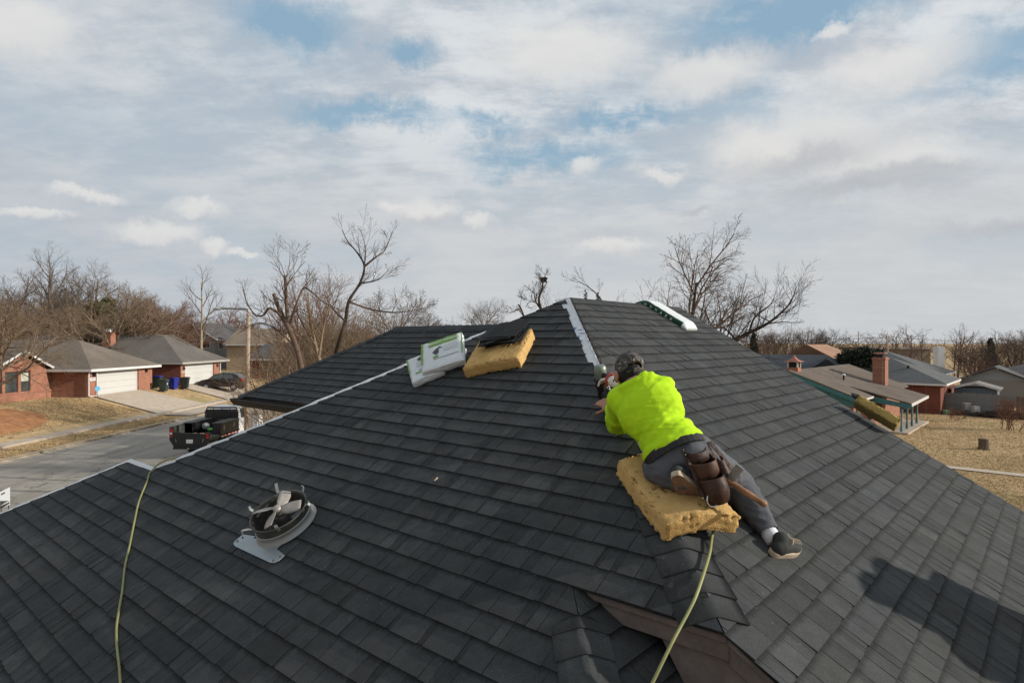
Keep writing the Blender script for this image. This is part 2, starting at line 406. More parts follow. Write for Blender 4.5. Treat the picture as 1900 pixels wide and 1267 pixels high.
Z0 = AP.z
PA = Plane(0, 0, Z0, '+u', PM); PB = Plane(0, 0, Z0, '+v', PM); PL = Plane(0, 0, Z0, '-v', PM)
UE = -2.54; course_u = EXPO/PA.k
NE = round(-UE/course_u); UE = -NE*course_u                 # the eave falls on a course line
UW = UE - course_u; VW0 = -UW; VW1 = VW0 + .62              # ridge of the low front wing
UB = UW - 14*course_u                                        # its eave
VH = -1.845                                                  # where the low hip leaves the upper eave
zW = Z0 + PM*UW; zE = Z0 + PM*UE
PW = Plane(UW, VW0, zW, '-u', PM); PWL = Plane(UW, VW1, zW, '-v', PM)
PC = Plane(UE, VH, zE, '+v', PM)
M2 = .62; U2E, V2E, Z2E, RUN2 = -.70, 5.12, CAMZ-.756, 1.54
U2R = U2E+RUN2; V2R = V2E-RUN2; Z2R = Z2E+M2*RUN2
P2 = Plane(U2R, V2R, Z2R, '+u', M2); P2B = Plane(U2R, V2R, Z2R, '-u', M2); P2L = Plane(U2R, V2R, Z2R, '-v', M2)
UR = 2.2                                                     # right-hand gable
VB = -36*course_u                                            # eave of the right slope
def Lz(z): return (Z0-z)/PM
VHB = VH - (UE-UB)                                           # low hip at the low eave

def shingle_material():
    m = bpy.data.materials.new('asphalt_shingle'); m.use_nodes = True; nt = m.node_tree; N = nt.nodes; Lk = nt.links; b = N['Principled BSDF']
    b.inputs['Roughness'].default_value = .82; b.inputs['Specular IOR Level'].default_value = .18
    tc = N.new('ShaderNodeTexCoord'); uv = N.new('ShaderNodeUVMap'); uv.uv_map = 'uv'; at = N.new('ShaderNodeAttribute'); at.attribute_name = 'tone'
    def nz(vec, s, det=4, r=.6):
        n = N.new('ShaderNodeTexNoise'); n.inputs['Scale'].default_value = s; n.inputs['Detail'].default_value = det; n.inputs['Roughness'].default_value = r; Lk.new(vec, n.inputs['Vector']); return n.outputs[0]
    def mth(op, a, bb=None, clamp=False):
        n = N.new('ShaderNodeMath'); n.operation = op; n.use_clamp = clamp
        for i, q in enumerate((a, bb)):
            if q is None: continue
            if isinstance(q, (int, float)): n.inputs[i].default_value = q
            else: Lk.new(q, n.inputs[i])
        return n.outputs[0]
    def rp(x, a, bb, lo=0, hi=1):
        n = N.new('ShaderNodeMapRange'); n.interpolation_type = 'SMOOTHSTEP'; Lk.new(x, n.inputs[0]); n.inputs[1].default_value = a; n.inputs[2].default_value = bb; n.inputs[3].default_value = lo; n.inputs[4].default_value = hi; return n.outputs[0]
    sp = N.new('ShaderNodeSeparateXYZ'); Lk.new(uv.outputs[0], sp.inputs[0])
    # granule blend: darker band along the head of each tab (part of the shingle's colouring)
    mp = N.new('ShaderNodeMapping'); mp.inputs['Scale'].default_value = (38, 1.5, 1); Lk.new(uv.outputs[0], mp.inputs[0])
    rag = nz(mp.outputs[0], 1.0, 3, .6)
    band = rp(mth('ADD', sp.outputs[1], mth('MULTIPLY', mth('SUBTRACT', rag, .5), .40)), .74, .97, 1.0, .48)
    gran = nz(tc.outputs['Object'], 330, 3, .85); blot = nz(tc.outputs['Object'], 9, 5, .65)
    g = mth('MULTIPLY', rp(gran, .3, .72, .45, 1.68), rp(blot, .3, .7, .84, 1.16))
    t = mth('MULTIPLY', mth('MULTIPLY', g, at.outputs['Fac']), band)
    hue = N.new('ShaderNodeMix'); hue.data_type = 'RGBA'; Lk.new(rp(nz(tc.outputs['Object'], 2.3, 3), .35, .65), hue.inputs[0]); hue.inputs[6].default_value = (.0390, .0422, .0440, 1); hue.inputs[7].default_value = (.0425, .0440, .0436, 1)
    sc = N.new('ShaderNodeVectorMath'); sc.operation = 'SCALE'; Lk.new(hue.outputs[2], sc.inputs[0]); Lk.new(t, sc.inputs[3])
    # stray pale granules
    vo = N.new('ShaderNodeTexVoronoi'); vo.inputs['Scale'].default_value = 26; Lk.new(tc.outputs['Object'], vo.inputs['Vector'])
    dot = mth('MULTIPLY', mth('LESS_THAN', vo.outputs['Distance'], .045), mth('GREATER_THAN', nz(tc.outputs['Object'], 3.1, 2), .56))
    mx = N.new('ShaderNodeMix'); mx.data_type = 'RGBA'; Lk.new(dot, mx.inputs[0]); Lk.new(sc.outputs[0], mx.inputs[6]); mx.inputs[7].default_value = (.30, .29, .27, 1)
    Lk.new(mx.outputs[2], b.inputs['Base Color'])
    bp = N.new('ShaderNodeBump'); bp.inputs['Strength'].default_value = .35; bp.inputs['Distance'].default_value = .0025; Lk.new(gran, bp.inputs['Height']); Lk.new(bp.outputs[0], b.inputs['Normal'])
    return m
M_sh = shingle_material()
M_felt = mat('black_underlayment', (.018, .018, .019), .85)
M_white = mat('white_underlayment', (.62, .63, .64), .55, 0, .4, 14, .10, .5, 18)
M_blue = mat('blue_print', (.10, .22, .42), .6)
M_fascia = mat('weathered_fascia', (.135, .108, .096), .8, 0, .25, 7, .35, .2, 40)
M_brickH = mat('house_brick', (.24, .10, .065), .9, 0, .2, 20, .3)
M_bronze = mat('dark_bronze_metal', (.022, .019, .017), .6, 0, .3)

house = thing('house', 'large dark-shingled hip roof in the foreground with a worker on its hip', 'house', (.5, 5.5, 0))

def clip(poly, conv):
    "polygon clipped by a convex, counter-clockwise polygon"
    out = poly
    for i in range(len(conv)):
        ax, ay = conv[i]; bx, by = conv[(i+1) % len(conv)]; inp = out; out = []
        if not inp: break
        def sd(p): return (bx-ax)*(p[1]-ay) - (by-ay)*(p[0]-ax)
        for j in range(len(inp)):
            p, q = inp[j], inp[(j+1) % len(inp)]; dp, dq = sd(p), sd(q)
            if dp >= 0: out.append(p)
            if dp*dq < 0: t = dp/(dp-dq); out.append((p[0]+(q[0]-p[0])*t, p[1]+(q[1]-p[1])*t))
    return out
def area2(p): return sum(p[i][0]*p[(i+1) % len(p)][1]-p[(i+1) % len(p)][0]*p[i][1] for i in range(len(p)))/2
SHINGLES = []
def lay(pl, regions, s_lo, s_hi, cut=None, seed=1):
    "lay courses of laminated shingles over the convex regions (u,v) of a slope"
    R = random.Random(seed); regs = []
    for r in regions:
        q = [pl.to(*p) for p in r]
        if area2(q) < 0: q = q[::-1]
        regs.append(q)
    amin = min(p[0] for r in regs for p in r)-1.2; amax = max(p[0] for r in regs for p in r)+1.2
    k = 0; s0 = s_lo
    while s0 < s_hi - 1e-6:
        a = amin - [0, .66, .33, .83, .17, .5][k % 6] + R.uniform(-.03, .03)
        while a < amax:
            w = 1.0; prims = []
            bt = R.uniform(.9, 1.1); jig = R.uniform(-.0018, .0018)
            prims.append((a+.0012, a+w-.0012, s0+jig+.0045, .0056+R.uniform(0, .0008), bt*R.uniform(.76, .88), True))
            x = a+R.uniform(0, .05)
            while x < a+w-.04:
                tw = R.choice([.055, .075, .09, .12, .15, .18, .24])*R.uniform(.9, 1.1); x1 = min(x+tw, a+w-.0015)
                prims.append((x, x1, s0+jig+R.uniform(-.0015, .0015), .0088+R.uniform(-.0006, .0018), bt*R.choice([.84, .90, .95, 1.0, 1.0, 1.04, 1.10, 1.20]), False))
                x = x1 + (R.uniform(.0025, .0055) if R.random() < .80 else R.uniform(.02, .07))
            vs = []; fs = []; tn = []; uvs = []; ar = 0
            for (x0, x1, b0, hb, tone, base) in prims:
                quad = [(x0, b0), (x1, b0), (x1, s0+EXPO+.035), (x0, s0+EXPO+.035)]
                for rg in regs:
                    p = clip(quad, rg)
                    if cut: p = clip(p, cut(k, s0)) if p else p
                    if len(p) < 3 or abs(area2(p)) < 2e-5: continue
                    if base: ar += area2(p)
                    n = len(vs); kk = len(p)
                    def hh(t): return .0012 + hb*max(0, 1-(t-s0)/(EXPO+.038))
                    vs += [pl.P(q[0], q[1], hh(q[1])) for q in p]; vs += [pl.P(q[0], q[1], -.004) for q in p]
                    fs.append(list(range(n, n+kk))); tn.append(tone); uvs += [(q[0], (q[1]-s0)/EXPO) for q in p]
                    for i in range(kk):
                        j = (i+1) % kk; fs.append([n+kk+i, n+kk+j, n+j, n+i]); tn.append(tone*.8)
                        uvs += [(p[i][0], .3), (p[j][0], .3), (p[j][0], .3), (p[i][0], .3)]
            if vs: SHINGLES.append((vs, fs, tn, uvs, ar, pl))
            a += w
        s0 += EXPO; k += 1
def shingle_mesh(name, vs, fs, tn, uvs):
    me = mesh(name, vs, fs, M_sh); at = me.attributes.new('tone', 'FLOAT', 'FACE'); at.data.foreach_set('value', tn)
    ul = me.uv_layers.new(name='uv'); ul.data.foreach_set('uv', [c for q in uvs for c in q]); return me
# --- left slope: stops a little short of the open hips
GL = .032
def cutA(k, s0):
    u = s0/PA.k
    if u < -1.22: return [(-20, -20), (20, -20), (20, 20), (-20, 20)]
    rr = random.Random(100+k); g = rr.choice([.055, .07, .085, .10, .12])*(1 if u > -.85 else .8)
    p, q = PA.to(.5, .5+g), PA.to(-4, -4+g); c = [p, q, (-20, q[1]), (-20, p[1])]; return c if area2(c) > 0 else c[::-1]
regA = [[(0, -.0), (UE, UE), (UE, -UE-GL), (-.0, -GL)], [(UE, VH), (UW, VH-course_u), (UW, VW0-GL), (UE, -UE-GL)],
        [(UW, VH-course_u), (UB, VHB), (UB, VW1+(UW-UB)-GL), (UW, VW1-GL)]]
regA[0] = [(-.03, -.03), (UE, UE), (UE, -UE-GL), (-.03, .0)]
lay(PA, regA, UB*PA.k, -.02, cutA, 3)
lay(PB, [[(0, 0), (UE, UE), (UE, VB), (UR, VB), (UR, 0)]], VB*PB.k, -.001, None, 5)
lay(P2, [[(U2E, Lz(Z2E)), (U2E, V2E), (U2R, V2R), (U2R, Lz(Z2R))]], -RUN2*P2.k, -.01, None, 8)
lay(PC, [[(UE, VH), (UB, VHB), (-1.9, VHB), (-1.9, VH)]], -15*EXPO, -.001, None, 9)
lay(PL, [[(0, 0), (UW, VW0), (-1.2, VW0+(-1.2-UW)), (-.55, 4.1), (-.55, 1.72), (U2R, Lz(Z2R)), (UR, 1.6), (UR, 0)]][0:0] or
    [[(0, 0), (UW, VW0), (-.9, 4.1), (-.9, 0.9)], [(0, 0), (-.9, .9), (-.9, 2.0), (U2R, .3), (U2R, 0)], [(U2R, 0), (U2R, .3), (UR, 1.6), (UR, 0)]], -38*EXPO, -.001, None, 11)
lay(PW, [[(UW, VW0), (UW, VW1), (-1.2, VW1+(-1.2-UW)), (-1.2, VW0+(-1.2-UW))]], -15*EXPO, -.001, None, 12)
lay(PWL, [[(UW, VW1), (UB, VW1+(UW-UB)), (-1.2, VW1+(UW-UB))]], -15*EXPO, -.001, None, 13)
lay(P2L, [[(U2E, V2E), (U2R, V2R), (U2R+RUN2, V2E)]], -RUN2*P2.k, -.01, None, 14)
lay(P2B, [[(U2R, .6), (U2R, V2R), (U2R+RUN2, V2E), (U2R+RUN2, 1.99)]], -RUN2*P2.k, -.01, None, 15)

roof = MB()
def deck(pl, pts, lo=-.02):
    top = [pl.at(u, v, -.0035) for u, v in pts]; roof.poly(top); 
polyA = [(0, 0), (UW, VW0), (UW, VW1), (UB, VW1+(UW-UB)), (UB, VHB), (UE, VH), (UE, UE)]
deck(PA, polyA); deck(PB, [(0, 0), (UE, UE), (UE, VB), (UR, VB), (UR, 0)])
deck(P2, [(U2E, Lz(Z2E)), (U2E, V2E), (U2R, V2R), (U2R, Lz(Z2R))]); deck(P2L, [(U2E, V2E), (U2R, V2R), (U2R+RUN2, V2E)])
deck(P2B, [(U2R, .4), (U2R, V2R), (U2R+RUN2, V2E), (U2R+RUN2, 1.99)]); deck(PC, [(UE, VH), (UB, VHB), (-1.9, VHB), (-1.9, VH)])
deck(PL, [(0, 0), (UW, VW0), (-1.2, VW0+(-1.2-UW)), (-.55, 4.1), (-.55, 1.72), (U2R, .3), (UR, 1.6), (UR, 0)])
deck(PW, [(UW, VW0), (UW, VW1), (-1.2, VW1+(-1.2-UW)), (-1.2, VW0+(-1.2-UW))]); deck(PWL, [(UW, VW1), (UB, VW1+(UW-UB)), (-1.2, VW1+(UW-UB))])
ROOF = roof.build('roof', M_felt, house)
# the 300 shingles that show largest are pieces of their own, the rest is one part per slope
def score(r):
    c = sum((v for v in r[0]), Vector())/len(r[0]); d = c - Vector((0, 0, CAMZ)); 
    if d.y < .3: return 0
    X = d.x/d.y; Zz = d.z/d.y; ins = abs(X) < .95 and -.66 < Zz
    return r[4]*max(0, -d.normalized().dot(r[5].n))/d.length_squared if ins else 0
SHINGLES.sort(key=score, reverse=True)
for r in SHINGLES[:300]: obj('shingle', shingle_mesh('shingle', *r[:4]), ROOF)
rest = {}
for r in SHINGLES[300:]: rest.setdefault(id(r[5]), []).append(r)
V_, F_, T_, U_ = [], [], [], []
for lst in rest.values():
    for r in lst:
        n = len(V_); V_ += r[0]; F_ += [[i+n for i in f] for f in r[1]]; T_ += r[2]; U_ += r[3]
tag(obj('shingle_courses', shingle_mesh('shingle_courses', V_, F_, T_, U_), ROOF), kind='stuff')

# --- cap shingles folded over finished hips and ridge
def caps(p_top, p_bot, na, nb, n_start=0.0, half=.15, seed=2, step=EXPO, lift0=0.0):
    R = random.Random(seed); ax = (p_top-p_bot); L = ax.length; ax /= L
    sa = ax.cross(na).normalized(); sb = ax.cross(nb).normalized()
    if sa.z > 0: sa = -sa
    if sb.z > 0: sb = -sb
    if sa.dot(sb) > .98: sb = -sa
    nm = (na+nb).normalized(); ws = [-1, -.68, -.36, -.15, 0, .15, .36, .68, 1]
    d = 0.0; i = 0
    while d < L - n_start - .02:
        e = min(d + step + .05, L); vs = []; tone = R.uniform(.78, 1.22); sk = R.uniform(-.006, .006); hw = half*R.uniform(.96, 1.04)
        for (t, lf) in ((d, .0145+R.uniform(0, .003)), (e, .005)):
            for h in (0, -.006):
                for wv in ws:
                    side, nn = (sa, na) if wv < 0 else (sb, nb)
                    if abs(wv) < 1e-6: p = p_bot+ax*t + nm*(lf*.8+h+lift0)
                    else: p = p_bot+ax*(t+sk*wv) + side*abs(wv)*hw + nn*(lf+h+lift0)
                    vs.append(p)
        m = len(ws); fs = []; uvs = []; tn = []
        def add(f, q): fs.append(f); uvs.extend(q); tn.append(tone)
        for j in range(m-1):
            add([j, j+1, 2*m+j+1, 2*m+j], [(j*.05+i, .05), (j*.05+.05+i, .05), (j*.05+.05+i, 1.1), (j*.05+i, 1.1)])
            add([m+j, m+j+1, j+1, j], [(j*.05, .3)]*4)
        for a_, b_ in ((0, 2*m), (m-1, 3*m-1)): add([a_, b_, b_+m, a_+m], [(0, .3)]*4)
        me = shingle_mesh('cap_shingle', vs, fs, tn, uvs)
        me.polygons.foreach_set('use_smooth', [len(p.vertices) == 4 and i_ % 2 == 0 for i_, p in enumerate(me.polygons)])
        obj('cap_shingle', me, ROOF); d += step; i += 1
hipT = uv3(-1.86, -1.86, Z0-PM*1.86); hipB = uv3(UE+.045, UE+.045, zE+PM*.045)
caps(hipT, hipB, PA.n, PB.n, 0, .14, 21)
caps(uv3(UE-.10, VH-.10, zE-PM*.10), uv3(UB, VHB, Z0+PM*UB), PA.n, PC.n, 0, .12, 22)
caps(uv3(U2R, V2R, Z2R), uv3(U2E, V2E, Z2E), P2.n, P2L.n, 0, .13, 23)
caps(uv3(U2R, .5, Z2R), uv3(U2R, V2R+.05, Z2R), P2.n, P2B.n, 0, .13, 24)
caps(uv3(UW, VW1, zW), uv3(UB, VW1+(UW-UB), Z0+PM*UB), PWL.n, PWL.n, 9, .1, 25) if False else None

# --- white synthetic underlayment showing on the open hips
un = MB()
def strip(pl, pts, h): un.poly([pl.at(u, v, h) for u, v in pts])
strip(PA, [(.0, .0), (-1.5, -1.5), (-1.5, -1.28), (-.02, .16)], .0006)
strip(PB, [(.0, .0), (-1.5, -1.47), (-1.5, -1.5)], .0006)
n = 40; hl = [(-.42-i*(-UW-.42)/n, .42+i*(-UW-.42)/n) for i in range(n+1)]
R = random.Random(4)
def edge_strip(pl, pts, wfun, hfun):
    for i in range(len(pts)-1):
        (u0, v0), (u1, v1) = pts[i], pts[i+1]
        un.poly([pl.at(u0, v0, hfun(i)), pl.at(u1, v1, hfun(i+1)), pl.at(u1, v1-wfun(i+1), .004), pl.at(u0, v0-wfun(i), .004)])
wv = [R.uniform(.034, .055) for _ in range(n+2)]; hv = [R.uniform(.010, .019) for _ in range(n+2)]
edge_strip(PA, hl, lambda i: wv[i], lambda i: hv[i])
edge_strip(PL, [(u, v) for u, v in hl], lambda i: -.10, lambda i: hv[i]-.004)
hl2 = [(UW-(UW-UB)*i/20, VW1+(UW-UB)*i/20) for i in range(21)]
edge_strip(PA, hl2, lambda i: wv[i]*.7, lambda i: hv[i]*.8)
n_w = len(un.f)
un.poly([PA.at(UW+.0, VW0-.02, .012), PA.at(UW, VW1, .012), PA.at(UW-.04, VW1, .004), PA.at(UW-.04, VW0-.02, .004)])
UND = un.build('underlayment', M_white, ROOF)
pr = MB()
def blue(u, v, du, dv): pr.poly([PA.at(u, v, .0022), PA.at(u-du, v-dv*0, .0022), PA.at(u-du, v-dv, .0022), PA.at(u, v-dv, .0022)][::1])
for (t, off, du, dv) in ((.50, .095, .10, .035), (.53, .06, .012, .045), (.58, .06, .012, .05), (.62, .09, .05, .025), (.68, .09, .03, .035), (.85, .10, .06, .025)):
    blue(-t, -t+off, du, dv)
pr.build('print', M_blue, ROOF)
# right-slope shingles lapped over the hip: their ragged ends stand up as a dark scalloped lip
lip = MB(); t = .02; i = 0
while t < 1.45:
    t1 = t+course_u; pts = []; R = random.Random(60+i)
    for q in range(7):
        f = q/6; tt = t + (t1-t)*f; side = .006 + .012*(1-f)**2; pts.append(PB.at(-tt+.02*(1-f), -tt+.0 , .012+.006*sin(pi*f)) + PB.ex*(-.004+R.uniform(-.003, .003)))
    pts.append(PB.at(-t1+.05, -t1-.002, .008)); pts.append(PB.at(-t1+.12, -t1-.004, .006))
    lip.tube(pts, [.004]*7+[.0035, .001], 5); t = t1; i += 1
lip.build('shingle_lip', M_felt, ROOF)
# eave edge of the low roofs, fascias, soffit
fa = MB(); up = Vector((0, 0, 1))
def board(p, q, drop, thick, outward, top=-.012):
    p = Vector(p); q = Vector(q); o = outward.normalized()*thick
    a = [p+up*top, q+up*top, q+up*(top-drop), p+up*(top-drop)]; fa.prism(a, o)
eL = uv3(UE, VH+.05, zE+0); eR = uv3(UE, UE, zE)
inner = dB*.012
board(uv3(UE+.03, VH+.14, zE), uv3(UE+.03, UE-.0, zE), .028, .022, dB, -.020)
board(uv3(UE+.052, VH+.10, zE), uv3(UE+.052, UE+.0, zE), .075, .02, dB, -.047)
bl = uv3(UE+.03, UE, zE); br = uv3(UE+.03, VB, Z0+PM*VB)
board(bl, br, .028, .022, dB, -.024); board(uv3(UE+.052, UE, zE), uv3(UE+.052, VB, Z0+PM*VB), .085, .02, dB, -.051)
FAS = fa.build('fascia', M_fascia, house); bevel(FAS, .004, 1)
so = MB()
so.prism([uv3(UE+.07, VH+.12, zE-.112), uv3(UE+.07, UE, zE-.112), uv3(UE+.42, UE, zE-.112), uv3(UE+.42, VH+.12, zE-.112)], (0, 0, -.012))
so.prism([uv3(UE+.07, UE, zE-.125), uv3(UE+.07, VB, Z0+PM*VB-.125), uv3(UE+.42, VB, Z0+PM*VB-.125), uv3(UE+.42, UE, zE-.125)], (0, 0, -.012))
# boxed return at the corner
so.prism([uv3(UE+.078, UE+.01, zE-.115), uv3(UE+.078, UE+.30, zE-.115), uv3(UE+.078, UE+.10, zE-.42), uv3(UE+.078, UE-.16, zE-.34), uv3(UE+.078, UE-.16, zE-.21)], dB*.34)
so.build('soffit', M_fascia, house)
fa2 = MB()
def board2(p, q, drop, o):
    fa2.prism([p+up*-.012, q+up*-.012, q+up*(-.012-drop), p+up*(-.012-drop)], o)
zb = Z0+PM*UB
board2(uv3(UB+.03, VHB+.03, zb), uv3(UB+.03, VW1+(UW-UB)-.03, zb), .14, dB*.02)
board2(uv3(U2E+.02, 2.2, Z2E), uv3(U2E+.02, V2E-.03, Z2E), .13, dB*.02); board2(uv3(U2E+.03, V2E-.02, Z2E), uv3(U2R+RUN2, V2E-.02, Z2E), .13, -dA*.02)
board2(uv3(UR-.03, 0, Z0), uv3(UR-.03, VB, Z0+PM*VB), .16, -dB*.02); board2(uv3(UR-.03, 0, Z0), uv3(UR-.03, 1.6, Z0-PM*1.6), .16, -dB*.02); board2(uv3(UE, VB+.02, Z0+PM*VB), uv3(UR, VB+.02, Z0+PM*VB), .16, dA*.02)
board2(uv3(-1.2, VW1+(UW-UB)-.03, zb), uv3(UB, VW1+(UW-UB)-.03, zb), .14, -dA*.02)
fa2.build('fascia', M_bronze, house)
# walls
wl = MB()
def wbox(u0, u1, v0, v1, z1): wl.prism([uv3(u0, v0, -1.2), uv3(u1, v0, -1.2), uv3(u1, v1, -1.2), uv3(u0, v1, -1.2)], (0, 0, z1+1.2))
wbox(UB+.4, UE+.3, VHB+.45, VW1+(UW-UB)-.4, zb-.13); wbox(UE+.36, UR-.35, VB+.4, 3.6, Z0+PM*VB-.2); wbox(U2E+.5, UR-.35, 1.8, 3.7, Z2E-.16)
for u in (UE+.43, UR-.36):
    vr = 2.2
    wl.prism([uv3(u, VB+.42, 2.0), uv3(u, VB+.42, Z0+PM*(VB+.42)-.25), uv3(u, (UE if u < 0 else -.02), (zE if u < 0 else Z0)-.27), uv3(u, (VH+.6 if u < 0 else 2.0), (zE if u < 0 else Z0-PM*2.0)-.27), uv3(u, (VH+.6 if u < 0 else 2.0), 2.0)], dB*.05)
wl.build('wall', M_brickH, house)
# gutter on the left wing
gt = MB(); prof = [(0, 0), (0, -.085), (-.07, -.095), (-.105, -.05), (-.125, -.02), (-.125, 0), (-.115, 0), (-.115, -.018), (-.096, -.046), (-.065, -.086), (-.008, -.078), (-.008, 0)]
g0 = uv3(U2E+.018, 2.35, Z2E-.028); g1 = uv3(U2E+.018, V2E+.06, Z2E-.028)
gt.prism([g0 + dB*a + up*b for a, b in prof], g1-g0)
for g in (g0, g1): gt.prism([g + dB*a + up*b for a, b in prof[:6]], (g1-g0).normalized()*.004)
GUT = gt.build('gutter', M_bronze, house)
for f in (.12, .36, .60, .84):
    c = g1 + (g0-g1)*f; MB().box(c + dB*-.06 + up*-.012, (.03, .12, .004), Matrix((dA, dB, up)).transposed()).build('gutter_hanger', M_bronze, GUT)
# chimney shape added out of view past the eave to shade the right slope
ch = MB(); cx = Vector((3.64, 2.97, 0)); Rz = Matrix((dB, dA, up)).transposed()
ch.box(cx+up*1.3, (.62, .52, 4.6), Rz); ch.box(cx+up*3.56, (.64, .54, .10), Rz)
CASTER = ch.build('chimney', M_brickH, house)
M_clay = mat('caster_pot_clay', (.33, .15, .09), .8)
for s_ in (-.135, .135):  # pots give the added caster its two-lobed shadow tip
    MB().lathe([(.0, 0), (.150, 0), (.140, .12), (.125, .26), (.135, .27), (.135, .30), (.10, .30), (.09, .05)], 18, Matrix.Translation(cx+dB*s_+up*3.6)).build('shadow_caster_pot', M_clay, CASTER, True)
# ================================================================== things lying on the roof
def grid_box(sx, sy, sz, res, fn):
    "box surface as a fine grid, every point passed through fn(p, normal)"
    vs = []; fs = []; idx = {}
    nx, ny, nz = [max(2, int(round(q/res))) for q in (sx, sy, sz)]
    def vid(i, j, k):
        key = (i, j, k)
        if key not in idx:
            p = Vector((sx*(i/nx-.5), sy*(j/ny-.5), sz*(k/nz-.5)))
            nn = Vector(((i == nx)-(i == 0), (j == ny)-(j == 0), (k == nz)-(k == 0))).normalized()
            idx[key] = len(vs); vs.append(fn(p, nn))
        return idx[key]
    for k in (0, nz):
        for i in range(nx):
            for j in range(ny): q = [vid(i, j, k), vid(i+1, j, k), vid(i+1, j+1, k), vid(i, j+1, k)]; fs.append(q if k else q[::-1])
    for j in (0, ny):
        for i in range(nx):
            for k in range(nz): q = [vid(i, j, k), vid(i+1, j, k), vid(i+1, j, k+1), vid(i, j, k+1)]; fs.append(q[::-1] if j else q)
    for i in (0, nx):
        for j in range(ny):
            for k in range(nz): q = [vid(i, j, k), vid(i, j+1, k), vid(i, j+1, k+1), vid(i, j, k+1)]; fs.append(q if i else q[::-1])
    return vs, fs
def foam_material(name, c1, c2):
    m = bpy.data.materials.new(name); m.use_nodes = True; nt = m.node_tree; N = nt.nodes; Lk = nt.links; b = N['Principled BSDF']; b.inputs['Roughness'].default_value = .95; b.inputs['Specular IOR Level'].default_value = .1
    tc = N.new('ShaderNodeTexCoord'); n = N.new('ShaderNodeTexNoise'); n.inputs['Scale'].default_value = 14; n.inputs['Detail'].default_value = 7; n.inputs['Roughness'].default_value = .7; Lk.new(tc.outputs['Object'], n.inputs['Vector'])
    r = N.new('ShaderNodeValToRGB'); Lk.new(n.outputs[0], r.inputs[0]); e = r.color_ramp.elements; e[0].position = .3; e[0].color = (*c2, 1); e[1].position = .68; e[1].color = (*c1, 1)
    # dark brown mixed in by the depth of the pits
    at = N.new('ShaderNodeAttribute'); at.attribute_name = 'pore'; mx = N.new('ShaderNodeMix'); mx.data_type = 'RGBA'; Lk.new(at.outputs['Fac'], mx.inputs[0]); Lk.new(r.outputs[0], mx.inputs[6]); mx.inputs[7].default_value = (.16, .075, .025, 1)
    v3 = N.new('ShaderNodeTexNoise'); v3.inputs['Scale'].default_value = 46; v3.inputs['Detail'].default_value = 5; v3.inputs['Roughness'].default_value = .75; Lk.new(tc.outputs['Object'], v3.inputs['Vector']); mr = N.new('ShaderNodeMapRange'); mr.inputs[1].default_value = .60; mr.inputs[2].default_value = .72; mr.inputs[4].default_value = .75; Lk.new(v3.outputs[0], mr.inputs[0])
    m3 = N.new('ShaderNodeMix'); m3.data_type = 'RGBA'; Lk.new(mr.outputs[0], m3.inputs[0]); Lk.new(mx.outputs[2], m3.inputs[6]); m3.inputs[7].default_value = (.22, .11, .035, 1); Lk.new(m3.outputs[2], b.inputs['Base Color'])
    n2 = N.new('ShaderNodeTexNoise'); n2.inputs['Scale'].default_value = 140; n2.inputs['Detail'].default_value = 4; Lk.new(tc.outputs['Object'], n2.inputs['Vector'])
    bp = N.new('ShaderNodeBump'); bp.inputs['Strength'].default_value = .55; bp.inputs['Distance'].default_value = .008; Lk.new(n2.outputs[0], bp.inputs['Height']); Lk.new(bp.outputs[0], b.inputs['Normal'])
    return m
M_foam = foam_material('upholstery_foam', (.55, .36, .145), (.43, .265, .095)); M_foam2 = foam_material('old_foam', (.42, .30, .105), (.29, .205, .07))
def foam(name, label, M_, size, m, seed, pit=.5, bend=None, res=.010, torn=.012):
    rr = random.Random(seed); off = Vector((seed*7.3, seed*3.1, seed)); pores = {}
    sx, sy, sz = size
    def fn(p, nn):
        q = Vector(p); edge = 0
        n1 = noise.fractal(q*9+off, 1, 2, 4); n2 = noise.noise(q*38+off); n3 = noise.noise(q*70+off*2)
        e = sorted([abs(abs(q.x)-sx/2)/1, abs(abs(q.y)-sy/2)/1, abs(abs(q.z)-sz/2)/1])
        near = max(0, 1-e[1]/.022)                      # rounded, torn arrises
        n4 = noise.noise(q*125+off); q = q - nn*near*(.003 + torn*(.5+n2+.6*n3)) + nn*(n1*.004 + n3*.0018 + n4*.0012)
        cell = noise.cell(Vector((round(p.x*26), round(p.y*26), round(p.z*26)))+off)
        pitd = max(0, n2*.6+n3*.6+n1*.5-.42+.25*near)*pit*(1.4 if abs(nn.z) > .5 or near > .2 else .55)
        q -= nn*min(.022, pitd*.06)
        pores[len(pores)] = min(1, max(0, pitd*2.6-.15))
        if bend: q = bend(q)
        return M_ @ q
    vs, fs = grid_box(*size, res, fn); me = mesh(name, vs, fs, m, True); at = me.attributes.new('pore', 'FLOAT', 'POINT'); at.data.foreach_set('value', [pores[i] for i in range(len(vs))])
    return tag(obj(name, me), label, 'foam block', 'foam blocks used as roof pads')
# block with the pile of cap shingles, on the left slope
h = .10; FL = PA.hit(856, 685, h); FR = PA.hit(962, 664, h); X = (FR-FL); W_ = X.length; X.normalize(); Yv = PA.n.cross(X).normalized(); D_ = .50
c = FL + X*W_/2 + Yv*D_/2 - PA.n*(h/2-.012)
def bend2(q): q.z += -.012*(q.x/.27)**2; return q
FOAM2 = foam('foam_block', 'orange-yellow foam block on the left slope carrying a pile of cap shingles', frame(c, X, Yv, PA.n), (W_, D_, h), M_foam, 3, .42, bend2)
